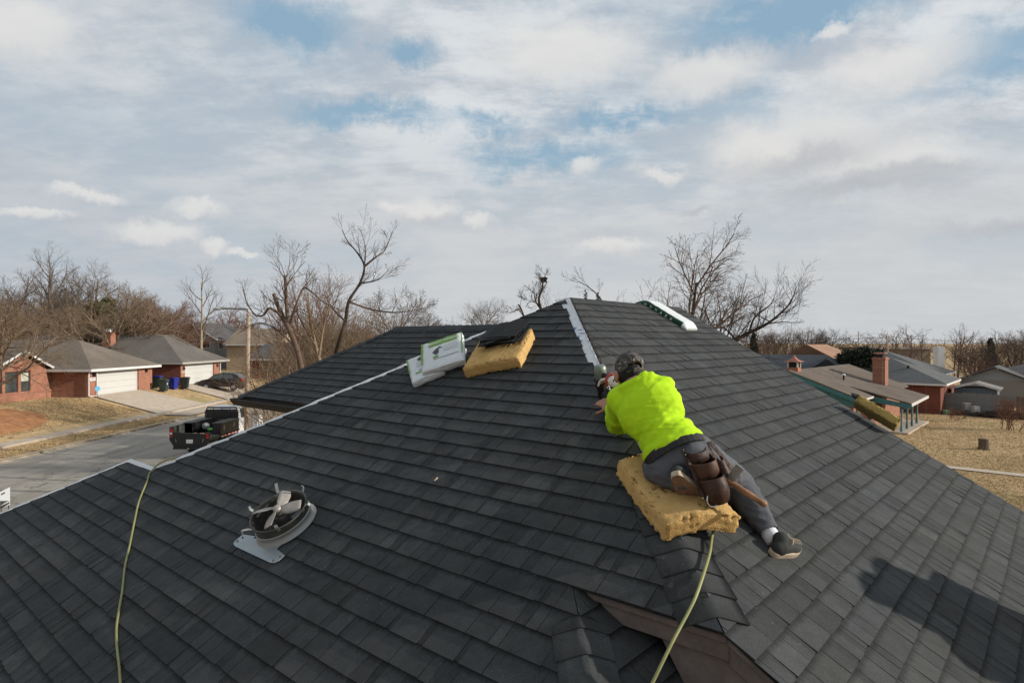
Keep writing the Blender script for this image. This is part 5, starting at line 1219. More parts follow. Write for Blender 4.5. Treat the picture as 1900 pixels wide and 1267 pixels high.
far_house('brick house seen through the bare trees left of the roof', -30.5, -22.5, 73, 86, .2, 2.5, 4.3, 'x', M_brickD, M_roofDk, [('s', -29, -27.4, 1.0, 2.3), ('s', -25.6, -24, 1.0, 2.3)])
far_house('tan house with pale gable half hidden by bare trees', -40, -33, 88, 98, .3, 4.2, 6.3, 'x', M_tan, roof_mat('tan_roof', (.20, .16, .12)), [('e', 90.5, 92.5, 2.8, 4.0)])
far_house('brown roofed house behind the broad spreading tree', -66, -52, 72, 84, .3, 3.0, 5.6, 'x', M_brickD, M_roofBr, [])
# --- wheelie bins
M_binG = mat('dark_green_bin', (.022, .040, .034), .5, 0, .4, 6, .2); M_binB = mat('blue_bin', (.012, .022, .22), .45, 0, .4, 6, .15); M_binK = mat('blackish_bin', (.02, .028, .024), .5)
def bin_(label, m, loc, rz, lid=None):
    t = thing('wheelie_bin', label, 'bin', loc, rz, 'bins between the brick houses'); b = MB(); b.v = [Vector(q) for q in ((-.22, -.25, .08), (.22, -.25, .08), (.22, .25, .08), (-.22, .25, .08), (-.30, -.34, .98), (.30, -.34, .98), (.30, .34, .98), (-.30, .34, .98))]
    for f in ((3, 2, 1, 0), (4, 5, 6, 7), (0, 1, 5, 4), (1, 2, 6, 5), (2, 3, 7, 6), (3, 0, 4, 7)): b.face(list(f))
    o = b.build('tub', m, t, False, False); bevel(o, .03, 2)
    l = MB(); l.prism([(-.33, -.38, .98), (-.33, .38, .98), (-.33, .38, 1.04), (-.33, .1, 1.10), (-.33, -.30, 1.08), (-.33, -.38, 1.02)][::-1], (.66, 0, 0)); o = l.build('lid', lid or m, t, False, False); bevel(o, .02, 2)
    MB().tube([(-.22, .40, .98), (.22, .40, .98)], .02, 8).build('handle', m, t, False, False)
    for s_ in (-1, 1): MB().lathe([(0, -.03), (.11, -.03), (.11, .03), (0, .03)], 14, Matrix.Translation((s_*.27, .27, .11)) @ Matrix.Rotation(pi/2, 4, 'Y')).build('wheel', M_lantern, t, False, False)
    return t
bg_ = bin_('dark green wheelie bin standing in front of the blue one', M_binG, (-29.9, 53.9, gz(-29.9, 53.9)), radians(95))
MB().bb(-.12, .0, -.335, -.328, .62, .78).build('sticker', M_trimW, bg_, False, False)
bin_('bright blue wheelie bin between two green ones', M_binB, (-30.2, 56.0, gz(-30, 56)), radians(80))
bin_('blackish green wheelie bin nearest the far garage pier', M_binK, (-29.7, 57.0, gz(-30, 57)), radians(100))
bin_('blue-lidded bin half hidden behind the green one at the garage corner', M_binG, (-31.0, 54.9, gz(-31, 55)), radians(95), M_binB)
# --- street lamp
LP = thing('street_lamp', 'tall wooden-coloured street lamp pole with curved arm beside the street', 'street lamp', (-12.5, 29.6, STZ)); M_pole = mat('weathered_pole', (.36, .27, .20), .85, 0, .2, 12, .25, .3, 20)
MB().tube([(-12.52, 29.6, STZ-.2), (-12.48, 29.6, 2.5), (-12.42, 29.6, 5.75)], [.125, .11, .085], 12).build('pole', M_pole, LP, True)
MB().tube(smooth_path([Vector((-12.42, 29.6, 5.6)), Vector((-12.44, 29.6, 5.88)), Vector((-12.6, 29.6, 5.93)), Vector((-13.2, 29.7, 5.95)), Vector((-13.85, 29.8, 5.97))]), .045, 8).build('arm', mat('grey_metal', (.30, .29, .28), .5, .5), LP, True)
MB().ball((-13.98, 29.8, 5.95), (.22, .10, .055)).build('lamp_head', mat('lamp_metal', (.42, .42, .42), .5, .4), LP, True)
# --- yard sign
YS = thing('yard_sign', 'white yard sign with dark roof logo at the left picture edge', 'sign', (-8.35, 10.3, .1)); sf = Matrix.Rotation(radians(108), 4, 'Z'); o0 = J(9, 925, 10.3)
sf.translation = o0; 
def SP(x, z, y=0): return sf @ Vector((x, y, z))
b = MB(); b.prism([SP(-.19, -.145), SP(.19, -.145), SP(.19, .145), SP(-.19, .145)], sf.to_3x3() @ Vector((0, .008, 0))); b.build('board', M_lite, YS)
b = MB(); b.poly([SP(-.17, .0, -.003), SP(.15, -.07, -.003), SP(-.17, -.07, -.003)]); b.build('logo', M_ink, YS); b = MB(); b.poly([SP(-.14, .11, -.003), SP(.0, .11, -.003), SP(.0, .085, -.003), SP(-.14, .085, -.003)]); b.build('print_line', M_ink, YS); b = MB(); b.poly([SP(-.17, -.09, -.003), SP(.16, -.09, -.003), SP(.16, -.125, -.003), SP(-.17, -.125, -.003)][::-1]); b.build('print_line', M_ink, YS)
for x in (-.13, .13): MB().tube([SP(x, -.145), Vector((SP(x, 0).x, SP(x, 0).y, gz(SP(x, 0).x, SP(x, 0).y)))], .006, 5).build('wire_leg', M_lantern, YS)
# --- work truck, parked at the near kerb, heading away
TK = thing('flatbed_truck', 'white cab work truck with black toolbox bed parked on the street', 'truck', (-15.1, 29.4, STZ)); TK.scale = (.88, 1, 1.05); M_tb = mat('black_truck_bed', (.010, .010, .011), .38, 0, .5); M_tw = mat('white_truck_paint', (.78, .78, .78), .3, 0, .5); M_tyre = mat('tyre_rubber', (.015, .015, .015), .85); M_tape = mat('red_tape', (.45, .02, .015), .4); M_bedin = mat('worn_bed_liner', (.055, .058, .055), .7, 0, .3, 8, .4); M_rim = mat('steel_rim', (.35, .35, .35), .35, .7)
b = MB(); b.bb(-1.06, 1.06, .04, 3.3, .80, .92); b.bb(-1.06, -1.0, .04, 1.25, .92, 1.43); b.bb(-1.06, -.55, 1.25, 3.2, .92, 1.46); b.bb(-.5, .5, .3, 5, .55, .8)
b.prism([(-1.08, 0, 1.43), (-.88, 0, 1.43), (-.88, 0, 1.2), (.85, 0, 1.12), (.85, 0, 1.20), (1.08, 0, 1.2), (1.08, 0, .85), (.80, 0, .48), (-.80, 0, .48), (-1.08, 0, .85)], (0, .06, 0)); bed = b.build('bed', M_tb, TK, False, False); bevel(bed, .012, 1)
MB().bb(-.99, 1.0, .07, 1.24, .92, .935).bb(-.995, -.985, .07, 1.24, .94, 1.40).build('bed_liner', M_bedin, bed, False, False)
for s_, y0 in ((1, 1.15), (-1, 1.25)):
    tb = MB().bb(.58*s_, 1.06*s_, y0, 3.2, .80, 1.44).build('toolbox', M_tb, TK, False, False); bevel(tb, .015, 1)
    MB().bb(.56*s_, 1.08*s_, y0-.02, 3.22, 1.44, 1.47).build('toolbox_lid', M_bedin, tb, False, False)
    for y in (1.45, 2.55): MB().bb(1.061*s_, 1.075*s_, y, y+.05, 1.12, 1.32).build('latch', M_rim, tb, False, False)
tp = [(M_tape if i % 2 else M_trimW) for i in range(11)]
for i, m in enumerate(tp): MB().bb(1.063, 1.070, 1.2+i*.19, 1.2+i*.19+.185, .805, .86).build('reflective_tape', m, bed, False, False)
for x in (-.98,): MB().bb(x-.06, x+.06, -.012, 0, .98, 1.36).build('tail_lamp', mat('red_lens', (.42, .02, .02), .25), TK, False, False); MB().bb(x-.06, x+.06, -.016, -.012, 1.10, 1.18).build('reverse_lens', M_trimW, TK, False, False)
MB().bb(.90, 1.02, -.012, 0, .92, 1.14).build('tail_lamp', MATS['red_lens'], TK, False, False)
lp_ = MB().bb(-.17, .17, -.02, -.002, .70, .87).build('licence_plate', M_trimW, TK, False, False)
for x in (-.72, .72): MB().box((x, -.01, .82), (.025, .02, .16), Matrix.Rotation(.25 if x > 0 else -.25, 3, 'Y')).build('marker_bar', M_rim, TK, False, False)
MB().bb(-.85, .85, -.06, .02, .44, .54).build('bumper', M_tb, TK, False, False); MB().tube([(0, -.02, .46), (0, -.14, .46), (0, -.14, .52)], .03, 8).build('tow_ball', M_rim, TK, False, False)
hr = MB(); hr.tube([(-.96, 3.25, .9), (-.96, 3.25, 1.75), (-.85, 3.28, 1.97), (.85, 3.28, 1.97), (.96, 3.25, 1.75), (.96, 3.25, .9)], .04, 8); hr.bb(-.95, .95, 3.23, 3.27, 1.38, 1.44); hr.bb(-.95, .95, 3.23, 3.27, .9, 1.36)
for x in (-.5, 0, .5): hr.tube([(x, 3.25, 1.44), (x, 3.28, 1.95)], .015, 6)
hr.bb(-.93, .93, 3.28, 3.30, 1.40, 1.88); hr.build('headache_rack', M_tb, TK, False, False)  # black plate added inside the rack, stands in for the dark cab interior
cb = MB(); prof = [(3.42, .62), (3.42, 1.45), (3.55, 1.93), (3.75, 1.99), (4.75, 1.97), (5.35, 1.46), (6.45, 1.34), (6.6, 1.15), (6.6, .62)]
n = len(prof)
def wid_(z): return .96 if z < 1.46 else .96-.16*(z-1.46)/.5
for s_ in (-1, 1): cb.v += [Vector((s_*wid_(z), y, z)) for y, z in prof]
cb.face(list(range(n-1, -1, -1))); cb.face(list(range(n, 2*n)))
for i in range(n): j = (i+1) % n; cb.face([i, j, n+j, n+i])
CB = cb.build('cab', M_tw, TK, False, False); bevel(CB, .05, 3)
def qf(pts, m, nm, par): return MB().prism([Vector(p) for p in pts], (.008, 0, 0)).build(nm, m, par, False, False)
for x0, x1, nm in ((3.70, 4.30, 'rear_side_window'), (4.36, 5.05, 'side_window')):
    for s_ in (-1, 1):
        zz = (1.42, 1.86); xs_ = [s_*(wid_(z)+.004) for z in zz]; 
        top1_ = x1 if nm[0] == 'r' else x1-.30
        MB().poly([(xs_[0], x0, zz[0]), (xs_[0], x1+(.10 if nm[0] == 's' else 0), zz[0]), (xs_[1], top1_, zz[1]), (xs_[1], x0+.03, zz[1])]).build(nm, M_glass, CB, False, False)
MB().poly([(-.78, 3.415+.04, 1.50), (.78, 3.455, 1.50), (.72, 3.53, 1.86), (-.72, 3.53, 1.86)]).build('rear_window', M_glass, CB, False, False)
MB().poly([(-.78, 5.30, 1.52), (.78, 5.30, 1.52), (.72, 4.82, 1.93), (-.72, 4.82, 1.93)]).build('windscreen', M_glass, CB, False, False)
MB().bb(.965, .975, 4.30, 4.33, .75, 1.40).bb(.965, .98, 4.0, 4.15, 1.26, 1.30).build('door_handle', M_tb, CB, False, False)
mi = MB(); mi.tube([(.95, 5.05, 1.45), (1.12, 5.02, 1.50)], .02, 6); mi.bb(1.08, 1.26, 4.98, 5.08, 1.40, 1.66); mi.build('mirror', M_tb, CB, False, False)
for y in (1.75, 5.65):
    for s_ in (-1, 1):
        w_ = MB().lathe([(.20, -.13), (.36, -.13), (.40, -.09), (.40, .09), (.36, .13), (.20, .13)], 24, Matrix.Translation((s_*.86, y, .40)) @ Matrix.Rotation(pi/2, 4, 'Y')).build('wheel', M_tyre, TK, True, False); MB().lathe([(0, -.06), (.10, -.05), (.21, -.10), (.21, .10), (.10, .05), (0, .06)], 18, Matrix.Translation((s_*.86, y, .40)) @ Matrix.Rotation(pi/2, 4, 'Y')).build('rim', M_rim, w_, True, False)
R = random.Random(3)
for i, (x, y, z, m, lb, sz_) in enumerate(((.30, 2.9, 1.35, M_red, 'red fuel can behind the truck cab', (.26, .2, .34)), (-.35, 2.2, 1.30, mat('grey_plastic_bag', (.4, .41, .42), .5, 0, .4, 8, .4), 'crumpled grey-white sack in the truck bed', (.34, .34, .36)), (.05, 2.0, 1.18, mat('bright_green', (.12, .45, .08), .5), 'green and white packet lying in the truck bed', (.32, .3, .14)))):
    b = MB(); b.ball((0, 0, 0), (sz_[0]/2*1.1, sz_[1]/2*1.1, sz_[2]/2), None, 14, 9)
    if i == 0: b = MB(); b.bb(-.13, .13, -.09, .09, -.17, .10); b.tube([(-.08, 0, .10), (-.06, 0, .18), (.06, 0, .18), (.08, 0, .10)], .02, 6); b.tube([(.10, 0, .1), (.13, 0, .2)], .025, 6)
    for v in b.v: v += Vector((R.uniform(-.02, .02), R.uniform(-.02, .02), R.uniform(-.02, .02))) if i else Vector()
    o = b.build(('fuel_can', 'sack', 'packet')[i], m, None, i > 0); o.location = (-15.1+x*.88, 29.4+y, STZ+(z-.12)*1.05); tag(o, lb, ('can', 'sack', 'packet')[i])
for i in range(5):
    o = MB().box((0, 0, 0), (.16, 1.0, .03)).build('board', mat('raw_board', (.46, .30, .17), .8, 0, .2, 14, .3)); o.location = (-15.1-.40+i*.19, 29.4+.72, STZ+1.01+.03*(i % 2)); o.rotation_euler = (0, R.uniform(-.1, .1), R.uniform(-.5, .5))
    tag(o, ('leftmost', 'second from left', 'middle', 'fourth from left', 'rightmost')[i] + ' of the loose boards on the truck bed floor', 'board', 'boards in the truck bed')
# --- parked car
CR = thing('parked_car', 'dark brown-grey hatchback parked nose-in before the far garage', 'car', (-28.0, 61.0, gz(-28.0, 61.0)+.09), radians(90)); M_car = mat('dark_metallic_paint', (.045, .038, .038), .28, .5, .5); CR['group'] = 'vehicles'; del CR['group']
side_ = [(-2.15, .35), (-2.2, .62), (-2.12, .95), (-1.95, 1.05), (-1.55, 1.45), (-1.2, 1.60), (-.2, 1.66), (.55, 1.55), (1.15, 1.10), (1.75, .98), (2.12, .80), (2.2, .55), (2.15, .30)]
b = MB(); n = len(side_)
def cw(z, y): return (.86 if z < 1.0 else .86-.30*(z-1.0)/.66)*(1-.05*(abs(y)/2.2)**3)
rows = []
for t_ in (-1, -.97, 0, .97, 1):
    k_ = abs(t_) == 1
    rows.append(len(b.v)); b.v += [Vector((t_*cw(z, y)*(1 if not k_ else .985), y*(.985 if k_ else 1), z*(.985 if k_ else 1)+(.012 if k_ else 0))) for y, z in side_]
for i in range(4):
    for j in range(n): k_ = (j+1) % n; b.face([rows[i]+j, rows[i+1]+j, rows[i+1]+k_, rows[i]+k_])
b.face([rows[0]+j for j in range(n)]); b.face([rows[4]+j for j in range(n-1, -1, -1)])
CBd = b.build('body', M_car, CR, False, False)
for s_ in (-1, 1):
    def SW(y, z): return Vector((s_*(cw(z, y)+.006), y, z))
    MB().poly([SW(-1.35, 1.12), SW(-.30, 1.10), SW(-.28, 1.55), SW(-1.05, 1.50)]).build('rear_side_window', M_glass, CBd, False, False); MB().poly([SW(-.22, 1.10), SW(.95, 1.10), SW(.48, 1.48), SW(-.2, 1.56)]).build('side_window', M_glass, CBd, False, False)
    MB().ball((s_*.98, .85, 1.10), (.09, .06, .06)).build('mirror', M_car, CBd, True, False); MB().box((s_*.62, -2.08, 1.0), (.36, .16, .26)).build('tail_lamp', MATS['red_lens'], CBd, False, False); MB().box((s_*.60, 2.06, .74), (.36, .2, .14)).build('headlight', M_trimW, CBd, False, False)
    for y in (-1.32, 1.32):
        w_ = MB().lathe([(.20, -.11), (.31, -.11), (.34, -.08), (.34, .08), (.31, .11), (.20, .11)], 22, Matrix.Translation((s_*.80, y, .34)) @ Matrix.Rotation(pi/2, 4, 'Y')).build('wheel', M_tyre, CR, True, False); MB().lathe([(0, -.10), (.19, -.115), (.21, -.09), (.21, .09), (.19, .115), (0, .10)], 16, Matrix.Translation((s_*.80, y, .34)) @ Matrix.Rotation(pi/2, 4, 'Y')).build('rim', M_rim, w_, True, False)
MB().poly([(-.62, -2.0+.06, 1.10), (.62, -1.94, 1.10), (.55, -1.53, 1.50), (-.55, -1.53, 1.50)]).build('rear_window', M_glass, CBd, False, False); MB().poly([(.62, 1.10, 1.15), (-.62, 1.10, 1.15), (-.55, .62, 1.53), (.55, .62, 1.53)]).build('windscreen', M_glass, CBd, False, False)
# ================================================================== yards and houses to the right
GR = -2.4
class Fr:
    "upright frame: P(along courses of our right slope, downhill to the right, height)"
    def __init__(s, o): s.o = Vector(o)
    def P(s, q, r, z): p = s.o + dB*q - dA*r; return Vector((p.x, p.y, z))
def fbox(mb, fr, q0, q1, r0, r1, z0, z1):
    mb.prism([fr.P(q0, r0, z0), fr.P(q0, r1, z0), fr.P(q1, r1, z0), fr.P(q1, r0, z0)][::-1], (0, 0, z1-z0)); return mb
M_teal = mat('teal_paint', (.045, .145, .155), .6, 0, .3, 6, .25); M_roofR = roof_mat('weathered_brown_roof', (.125, .100, .082), 7, .4); M_trimP = mat('peeling_white_trim', (.5, .46, .43), .7, 0, .3, 9, .3)
M_copper = mat('copper_sheet', (.36, .14, .09), .5, .4, .4, 8, .3); M_tealP = mat('faded_teal_post', (.13, .23, .24), .7, 0, .3, 14, .5)
# --- neighbour with porch: low pitched brown roof, teal trim
R1 = thing('porch_house', 'low brown-roofed house with teal trim, brick chimney and front porch', 'house', (30, 50, GR)); f1 = Fr((24.8, 44.6, 0)); ez = .30; mp = .38; RUN = 5.0; LEN = 18.2; rz = ez+mp*RUN
rf = MB(); roof_slab(rf, [f1.P(0, 0, ez), f1.P(LEN, 0, ez), f1.P(LEN, -RUN, rz), f1.P(0, -RUN, rz)], .12); roof_slab(rf, [f1.P(0, -RUN, rz), f1.P(LEN, -RUN, rz), f1.P(LEN, -2*RUN, ez), f1.P(0, -2*RUN, ez)], .12)
pz = -.12; roof_slab(rf, [f1.P(3.9, 2.4, pz), f1.P(13, 2.2, pz), f1.P(13, -1.6, ez+mp*1.6+.03), f1.P(3.9, -1.6, ez+mp*1.6+.03)], .10); RF1 = rf.build('roof', M_roofR, R1)
wl = MB(); fbox(wl, f1, .5, LEN-.5, -9.5, -.6, GR-.4, ez-.08); wl.prism([f1.P(.5, -.6, ez-.09), f1.P(.5, -9.4, ez-.09), f1.P(.5, -RUN, rz-.4)], dB*.1); wl.build('wall', M_brick, R1)
tr = MB(); tr.prism([f1.P(-.02, 0, ez-.40), f1.P(-.02, -RUN, rz-.40), f1.P(-.02, -RUN, rz-.10), f1.P(-.02, 0, ez-.10)], -dB*.05); tr.prism([f1.P(.25, -.4, ez-.72), f1.P(.25, -RUN, rz-1.2), f1.P(.25, -RUN, rz-.30), f1.P(.25, 0, ez-.30)], dB*.05); tr.build('gable_board', M_teal, R1)
tr = MB(); tr.prism([f1.P(-.06, .02, ez-.16), f1.P(3.9, .02, ez-.16), f1.P(3.9, .02, ez-.02), f1.P(-.06, .02, ez-.02)], -dA*.05); tr.build('gutter', M_trimP, R1)
tr = MB(); tr.prism([f1.P(3.85, 2.42, pz-.42), f1.P(3.85, -.4, ez-.42), f1.P(3.85, -.6, ez+.05), f1.P(3.85, 2.42, pz-.10)], -dB*.05); tr.build('porch_fascia', M_teal, R1)
tr = MB(); tr.prism([f1.P(3.85, 2.45, pz-.24), f1.P(13, 2.25, pz-.24), f1.P(13, 2.25, pz-.02), f1.P(3.85, 2.45, pz-.02)], -dA*.05); tr.build('porch_gutter', M_trimP, R1)
tr = MB(); tr.prism([f1.P(4.0, 1.9, pz-.45), f1.P(12.8, 1.75, pz-.45), f1.P(12.8, 1.75, pz-.12), f1.P(4.0, 1.9, pz-.12)], -dA*.1); tr.build('porch_beam', M_tealP, R1)
dk = MB(); fbox(dk, f1, 3.6, 13, -.6, 2.3, GR-.5, GR+.12); dk.build('porch_floor', M_conc, R1)
for q in (4.1, 6.3, 8.4, 10.6):
    pr = [(.10, 0), (.10, .35), (.07, .38), (.085, .42), (.06, .5), (.075, .95), (.055, 1.35), (.085, 1.42), (.07, 1.46), (.10, 1.50), (.10, 1.75)]; z0 = GR+.12; k_ = (pz-.45-z0)/1.75
    MB().lathe([(r, h*k_) for r, h in pr], 10, Matrix.Translation(f1.P(q, 1.8, z0))).build('porch_post', M_tealP, R1, True)
for q0, q1 in ((1.2, 2.6), (5.0, 6.0), (8.2, 9.8)):
    d = MB(); fbox(d, f1, q0, q1, -.6, -.56, GR+.2 if q0 == 5.0 else GR+1.0, GR+2.2); o = d.build('window' if q0 != 5.0 else 'door', M_frame, R1)
    d = MB(); fbox(d, f1, q0+.1, q1-.1, -.56, -.545, GR+1.1, GR+2.1); d.build('pane', M_glass, o)
cm = MB(); c0 = (11.0, 12.3); fbox(cm, f1, *c0, -1.5, -.55, ez-.2, ez+2.75); fbox(cm, f1, c0[0]-.06, c0[1]+.06, -1.56, -.49, ez+2.55, ez+2.70); CM = cm.build('chimney', M_brick, R1)
cm = MB(); fbox(cm, f1, c0[0]+.15, c0[1]-.15, -1.3, -.75, ez+2.76, ez+3.0); cm.build('chimney_flue', M_lantern, CM); cm = MB(); fbox(cm, f1, c0[0]+.0, c0[1]-.0, -1.45, -.6, ez+3.05, ez+3.13); cm.build('chimney_cap', M_copper, CM)
for q in (c0[0]+.2, c0[1]-.2):
    cm = MB(); fbox(cm, f1, q-.03, q+.03, -1.25, -.8, ez+2.95, ez+3.06); cm.build('cap_leg', M_trimW, CM)
fl = MB(); fl.prism([f1.P(10.9, -.35, ez+mp*.35+.02), f1.P(12.5, -.35, ez+mp*.35+.02), f1.P(12.5, -.1, ez+.06), f1.P(10.9, -.1, ez+.06)], (0, 0, .015)); fl.build('flashing', M_trimW, CM)
cu = MB(); fbox(cu, f1, 1.1, 1.9, -RUN-.4, -RUN+.4, rz-.3, rz+.18); CU = cu.build('cupola', M_copper, R1); cu = MB(); fbox(cu, f1, 1.2, 1.8, -RUN-.3, -RUN+.3, rz+.18, rz+.62); cu.build('louvre', M_lantern, CU)
for q, r in ((1.16, -.34), (1.84, -.34), (1.16, .34), (1.84, .34)): cu = MB(); fbox(cu, f1, q-.05, q+.05, -RUN+r-.05, -RUN+r+.05, rz+.18, rz+.63); cu.build('corner_post', M_trimP, CU)
cu = MB(); pts = []
for i, (h, w_) in enumerate(((.62, .62), (.70, .42), (.82, .22), (1.02, .06), (1.16, .01))): pts.append([f1.P(1.5-w_, -RUN-w_, rz+h), f1.P(1.5+w_, -RUN-w_, rz+h), f1.P(1.5+w_, -RUN+w_, rz+h), f1.P(1.5-w_, -RUN+w_, rz+h)])
for a, b_ in zip(pts, pts[1:]):
    for i in range(4): cu.poly([a[i], a[(i+1) % 4], b_[(i+1) % 4], b_[i]])
cu.poly(pts[0][::-1]); cu.build('cupola_roof', M_copper, CU)
vp = MB(); v0 = f1.P(6.2, -2.6, ez+mp*2.6); vp.tube([v0, v0+up*.38], .07, 10); vp.build('vent_pipe', M_lantern, RF1); MB().lathe([(0, .12), (.06, .11), (.16, .02), (.16, 0), (0, 0)], 10, Matrix.Translation(v0+up*.38)).build('vent_hat', M_trimW, RF1)
# --- grey hip-roofed brick house behind
M_roofG = roof_mat('slate_grey_roof', (.105, .108, .110)); M_roofG2 = roof_mat('pale_grey_roof', (.20, .19, .18))
def hip_house(label, o, W_, D_, g, eave, ridge, m_wall, m_roof, name='house', trim=M_trimW, gable=False):
    "near corner at o; front faces our way along -dB, side faces right"
    t = thing(name, label, 'house', (o[0], o[1], g)); f = Fr((o[0], o[1], 0)); rf = MB(); h = W_/2 if W_ < D_ else D_/2; a = .5
    q0, q1, r1, r0 = -a, D_+a, a, -W_-a
    if W_ >= D_: R0, R1_ = (D_/2, -h), (D_/2, -W_+h)
    else: R0, R1_ = (h, -W_/2), (D_-h, -W_/2)
    A_, B_, C_, E_ = f.P(q0, r1, eave), f.P(q1, r1, eave), f.P(q1, r0, eave), f.P(q0, r0, eave); P0, P1 = f.P(*R0, ridge), f.P(*R1_, ridge)
    if W_ >= D_:
        if gable: P0 = f.P(D_/2, r1, ridge)
        roof_slab(rf, [E_, A_, P0, P1]); roof_slab(rf, [B_, C_, P1, P0]); roof_slab(rf, [A_, B_, P0]); roof_slab(rf, [C_, E_, P1])
    else:
        if gable: P0 = f.P(q0, -W_/2, ridge)
        roof_slab(rf, [A_, B_, P1, P0]); roof_slab(rf, [C_, E_, P0, P1]); roof_slab(rf, [E_, A_, P0]); roof_slab(rf, [B_, C_, P1])
    rf.build('roof', m_roof, t); wl = MB(); fbox(wl, f, 0, D_, -W_, 0, g-.5, eave-.06); wl.build('wall', m_wall, t)
    tr = MB(); tr.prism([A_-up*.2, E_-up*.2, E_-up*.02, A_-up*.02], -dB*.04); tr.prism([A_-up*.2, B_-up*.2, B_-up*.02, A_-up*.02], -dA*.04); tr.build('fascia', trim, t); return t, f
R2, f2 = hip_house('grey hip-roofed brick house behind the brick chimney', (40.0, 58.6), 14, 10, GR, .48, 2.75, M_brickD, M_roofG)
for q in (2.5, 4.5, 6.5): d = MB(); fbox(d, f2, q, q+.12, -.001, .04, GR, .35); d.build('pilaster', M_brick, R2)
for (q, r) in ((2.6, -3.0), (3.6, -6.0)):
    z = .48+(q+.5)*(2.27/5.5); vp = MB(); p_ = f2.P(q, r, z); vp.tube([p_-up*.1, p_+up*.25], .12, 8); vp.build('roof_vent', M_lantern, R2)
hip_house('second grey roof ridge rising behind the grey hip-roofed house', (46.5, 69), 12, 12, GR, .7, 3.3, M_brickD, M_roofG)
wc_ = MB().bb(57.0, 57.9, 84, 85.0, 0, 3.7).build('chimney', M_trimW); tag(wc_, 'white boxed chimney standing out behind the grey roofs', 'chimney')
# --- dark slate roof and tan brick house behind the cupola
M_roofB = roof_mat('blue_grey_roof', (.070, .078, .088)); M_tanbr = brick_mat('tan_brick', (.30, .22, .15), (.24, .17, .12), (.33, .27, .21)); M_roofO = roof_mat('orange_brown_roof', (.30, .18, .12))
t4, f4 = hip_house('dark blue-grey roofed house just beyond the right rake', (31.5, 66), 16, 9, GR, .6, 2.9, M_tanbr, M_roofB, gable=True)
hip_house('small dark gabled dormer roof beside the copper cupola', (34.5, 64.3), 4.0, 7, GR, .9, 2.6, M_tanbr, M_roofB, gable=True)
hip_house('tan brick house with orange-brown roof left of the dark evergreen', (42.5, 80), 9, 13, GR, 1.3, 4.0, M_tanbr, M_roofO, gable=True)
far_house('long flat tan commercial building on the skyline', 84, 100, 150, 160, GR, 2.7, 3.1, 'x', mat('drab_tan', (.22, .17, .13), .85), roof_mat('flat_tan_roof', (.17, .135, .11)), [], MATS['drab_tan'], 'commercial_building')
# --- houses at the right edge
t5, f5 = hip_house('grey gabled house behind the weathered fence at right edge', (60.0, 63.0), 11, 12, GR, .4, 2.3, mat('grey_siding', (.26, .26, .25), .8), M_roofG)
g5 = MB(); fbox(g5, f5, -3, -.2, -12, -6, GR, .3); g5.build('garage_wing', mat('taupe_siding', (.22, .20, .18), .8), t5); rf = MB()
roof_slab(rf, [f5.P(-3.5, -5.6, .25), f5.P(3, -5.6, .25), f5.P(3, -9.0, 1.75), f5.P(-3.5, -9.0, 1.75)]); roof_slab(rf, [f5.P(-3.5, -9.0, 1.75), f5.P(3, -9.0, 1.75), f5.P(3, -12.4, .25), f5.P(-3.5, -12.4, .25)]); rf.build('wing_roof', M_roofG, t5)
gw = MB(); gw.prism([f5.P(-3.0, -6.1, .29), f5.P(-3.0, -11.9, .29), f5.P(-3.0, -9.0, 1.55)], dB*.1); gw.build('gable', MATS['grey_siding'], t5)
SH = thing('garden_shed', 'low shed with pale trimmed roof behind the fence', 'shed', (45.5, 61.5, GR)); fs_ = Fr((46.3, 59.9, 0)); b = MB(); fbox(b, fs_, 0, 3, -3.4, 0, GR, -.1); b.build('wall', mat('blue_grey_boards', (.10, .115, .13), .8), SH)
rf = MB(); roof_slab(rf, [fs_.P(-.3, .3, -.15), fs_.P(3.3, .3, -.15), fs_.P(3.3, -1.7, .45), fs_.P(-.3, -1.7, .45)], .06); roof_slab(rf, [fs_.P(-.3, -1.7, .45), fs_.P(3.3, -1.7, .45), fs_.P(3.3, -3.7, -.15), fs_.P(-.3, -3.7, -.15)], .06); rf.build('roof', M_roofG2, SH)
tr = MB(); 
for a, b_ in (((.3, -.15), (-1.7, .45)), ((-1.7, .45), (-3.7, -.15))): tr.prism([fs_.P(-.32, a[0], a[1]-.16), fs_.P(-.32, b_[0], b_[1]-.16), fs_.P(-.32, b_[0], b_[1]+.02), fs_.P(-.32, a[0], a[1]+.02)], -dB*.05)
tr.build('barge_board', M_trimP, SH)
# --- weathered board fences, every board a piece
def fence(label, p0, p1, m, h=1.8, seed=1, step=.16):
    t = thing('board_fence', label, 'fence', (p0[0], p0[1], GR), 0, 'board fences behind the dry yard'); R = random.Random(seed); a = Vector((*p0, 0)); b_ = Vector((*p1, 0)); L = (b_-a).length; d = (b_-a)/L; n_ = Vector((d.y, -d.x, 0)); Rm = Matrix((d, n_, up)).transposed()
    base = MB().box((0, 0, h/2), (step*.94, .02, h)).build('board', m, t, False, False); k_ = int(L/step)
    for i in range(k_):
        o = base if i == 0 else base.copy()
        if i: COL.objects.link(o); o.parent = t
        p = a + d*(i+.5)*step - Vector((p0[0], p0[1], 0)); o.location = (p.x, p.y, R.uniform(-.03, .02)); o.rotation_euler = (R.uniform(-.015, .015), R.uniform(-.012, .012), math.atan2(d.y, d.x)); o.scale = (1, 1, R.uniform(.97, 1.02))
    for z in (.35, 1.45): c = (a+b_)/2 + n_*-.04; MB().box((c.x, c.y, GR+z), (L, .05, .09), Rm).build('rail', m, t)
    return t
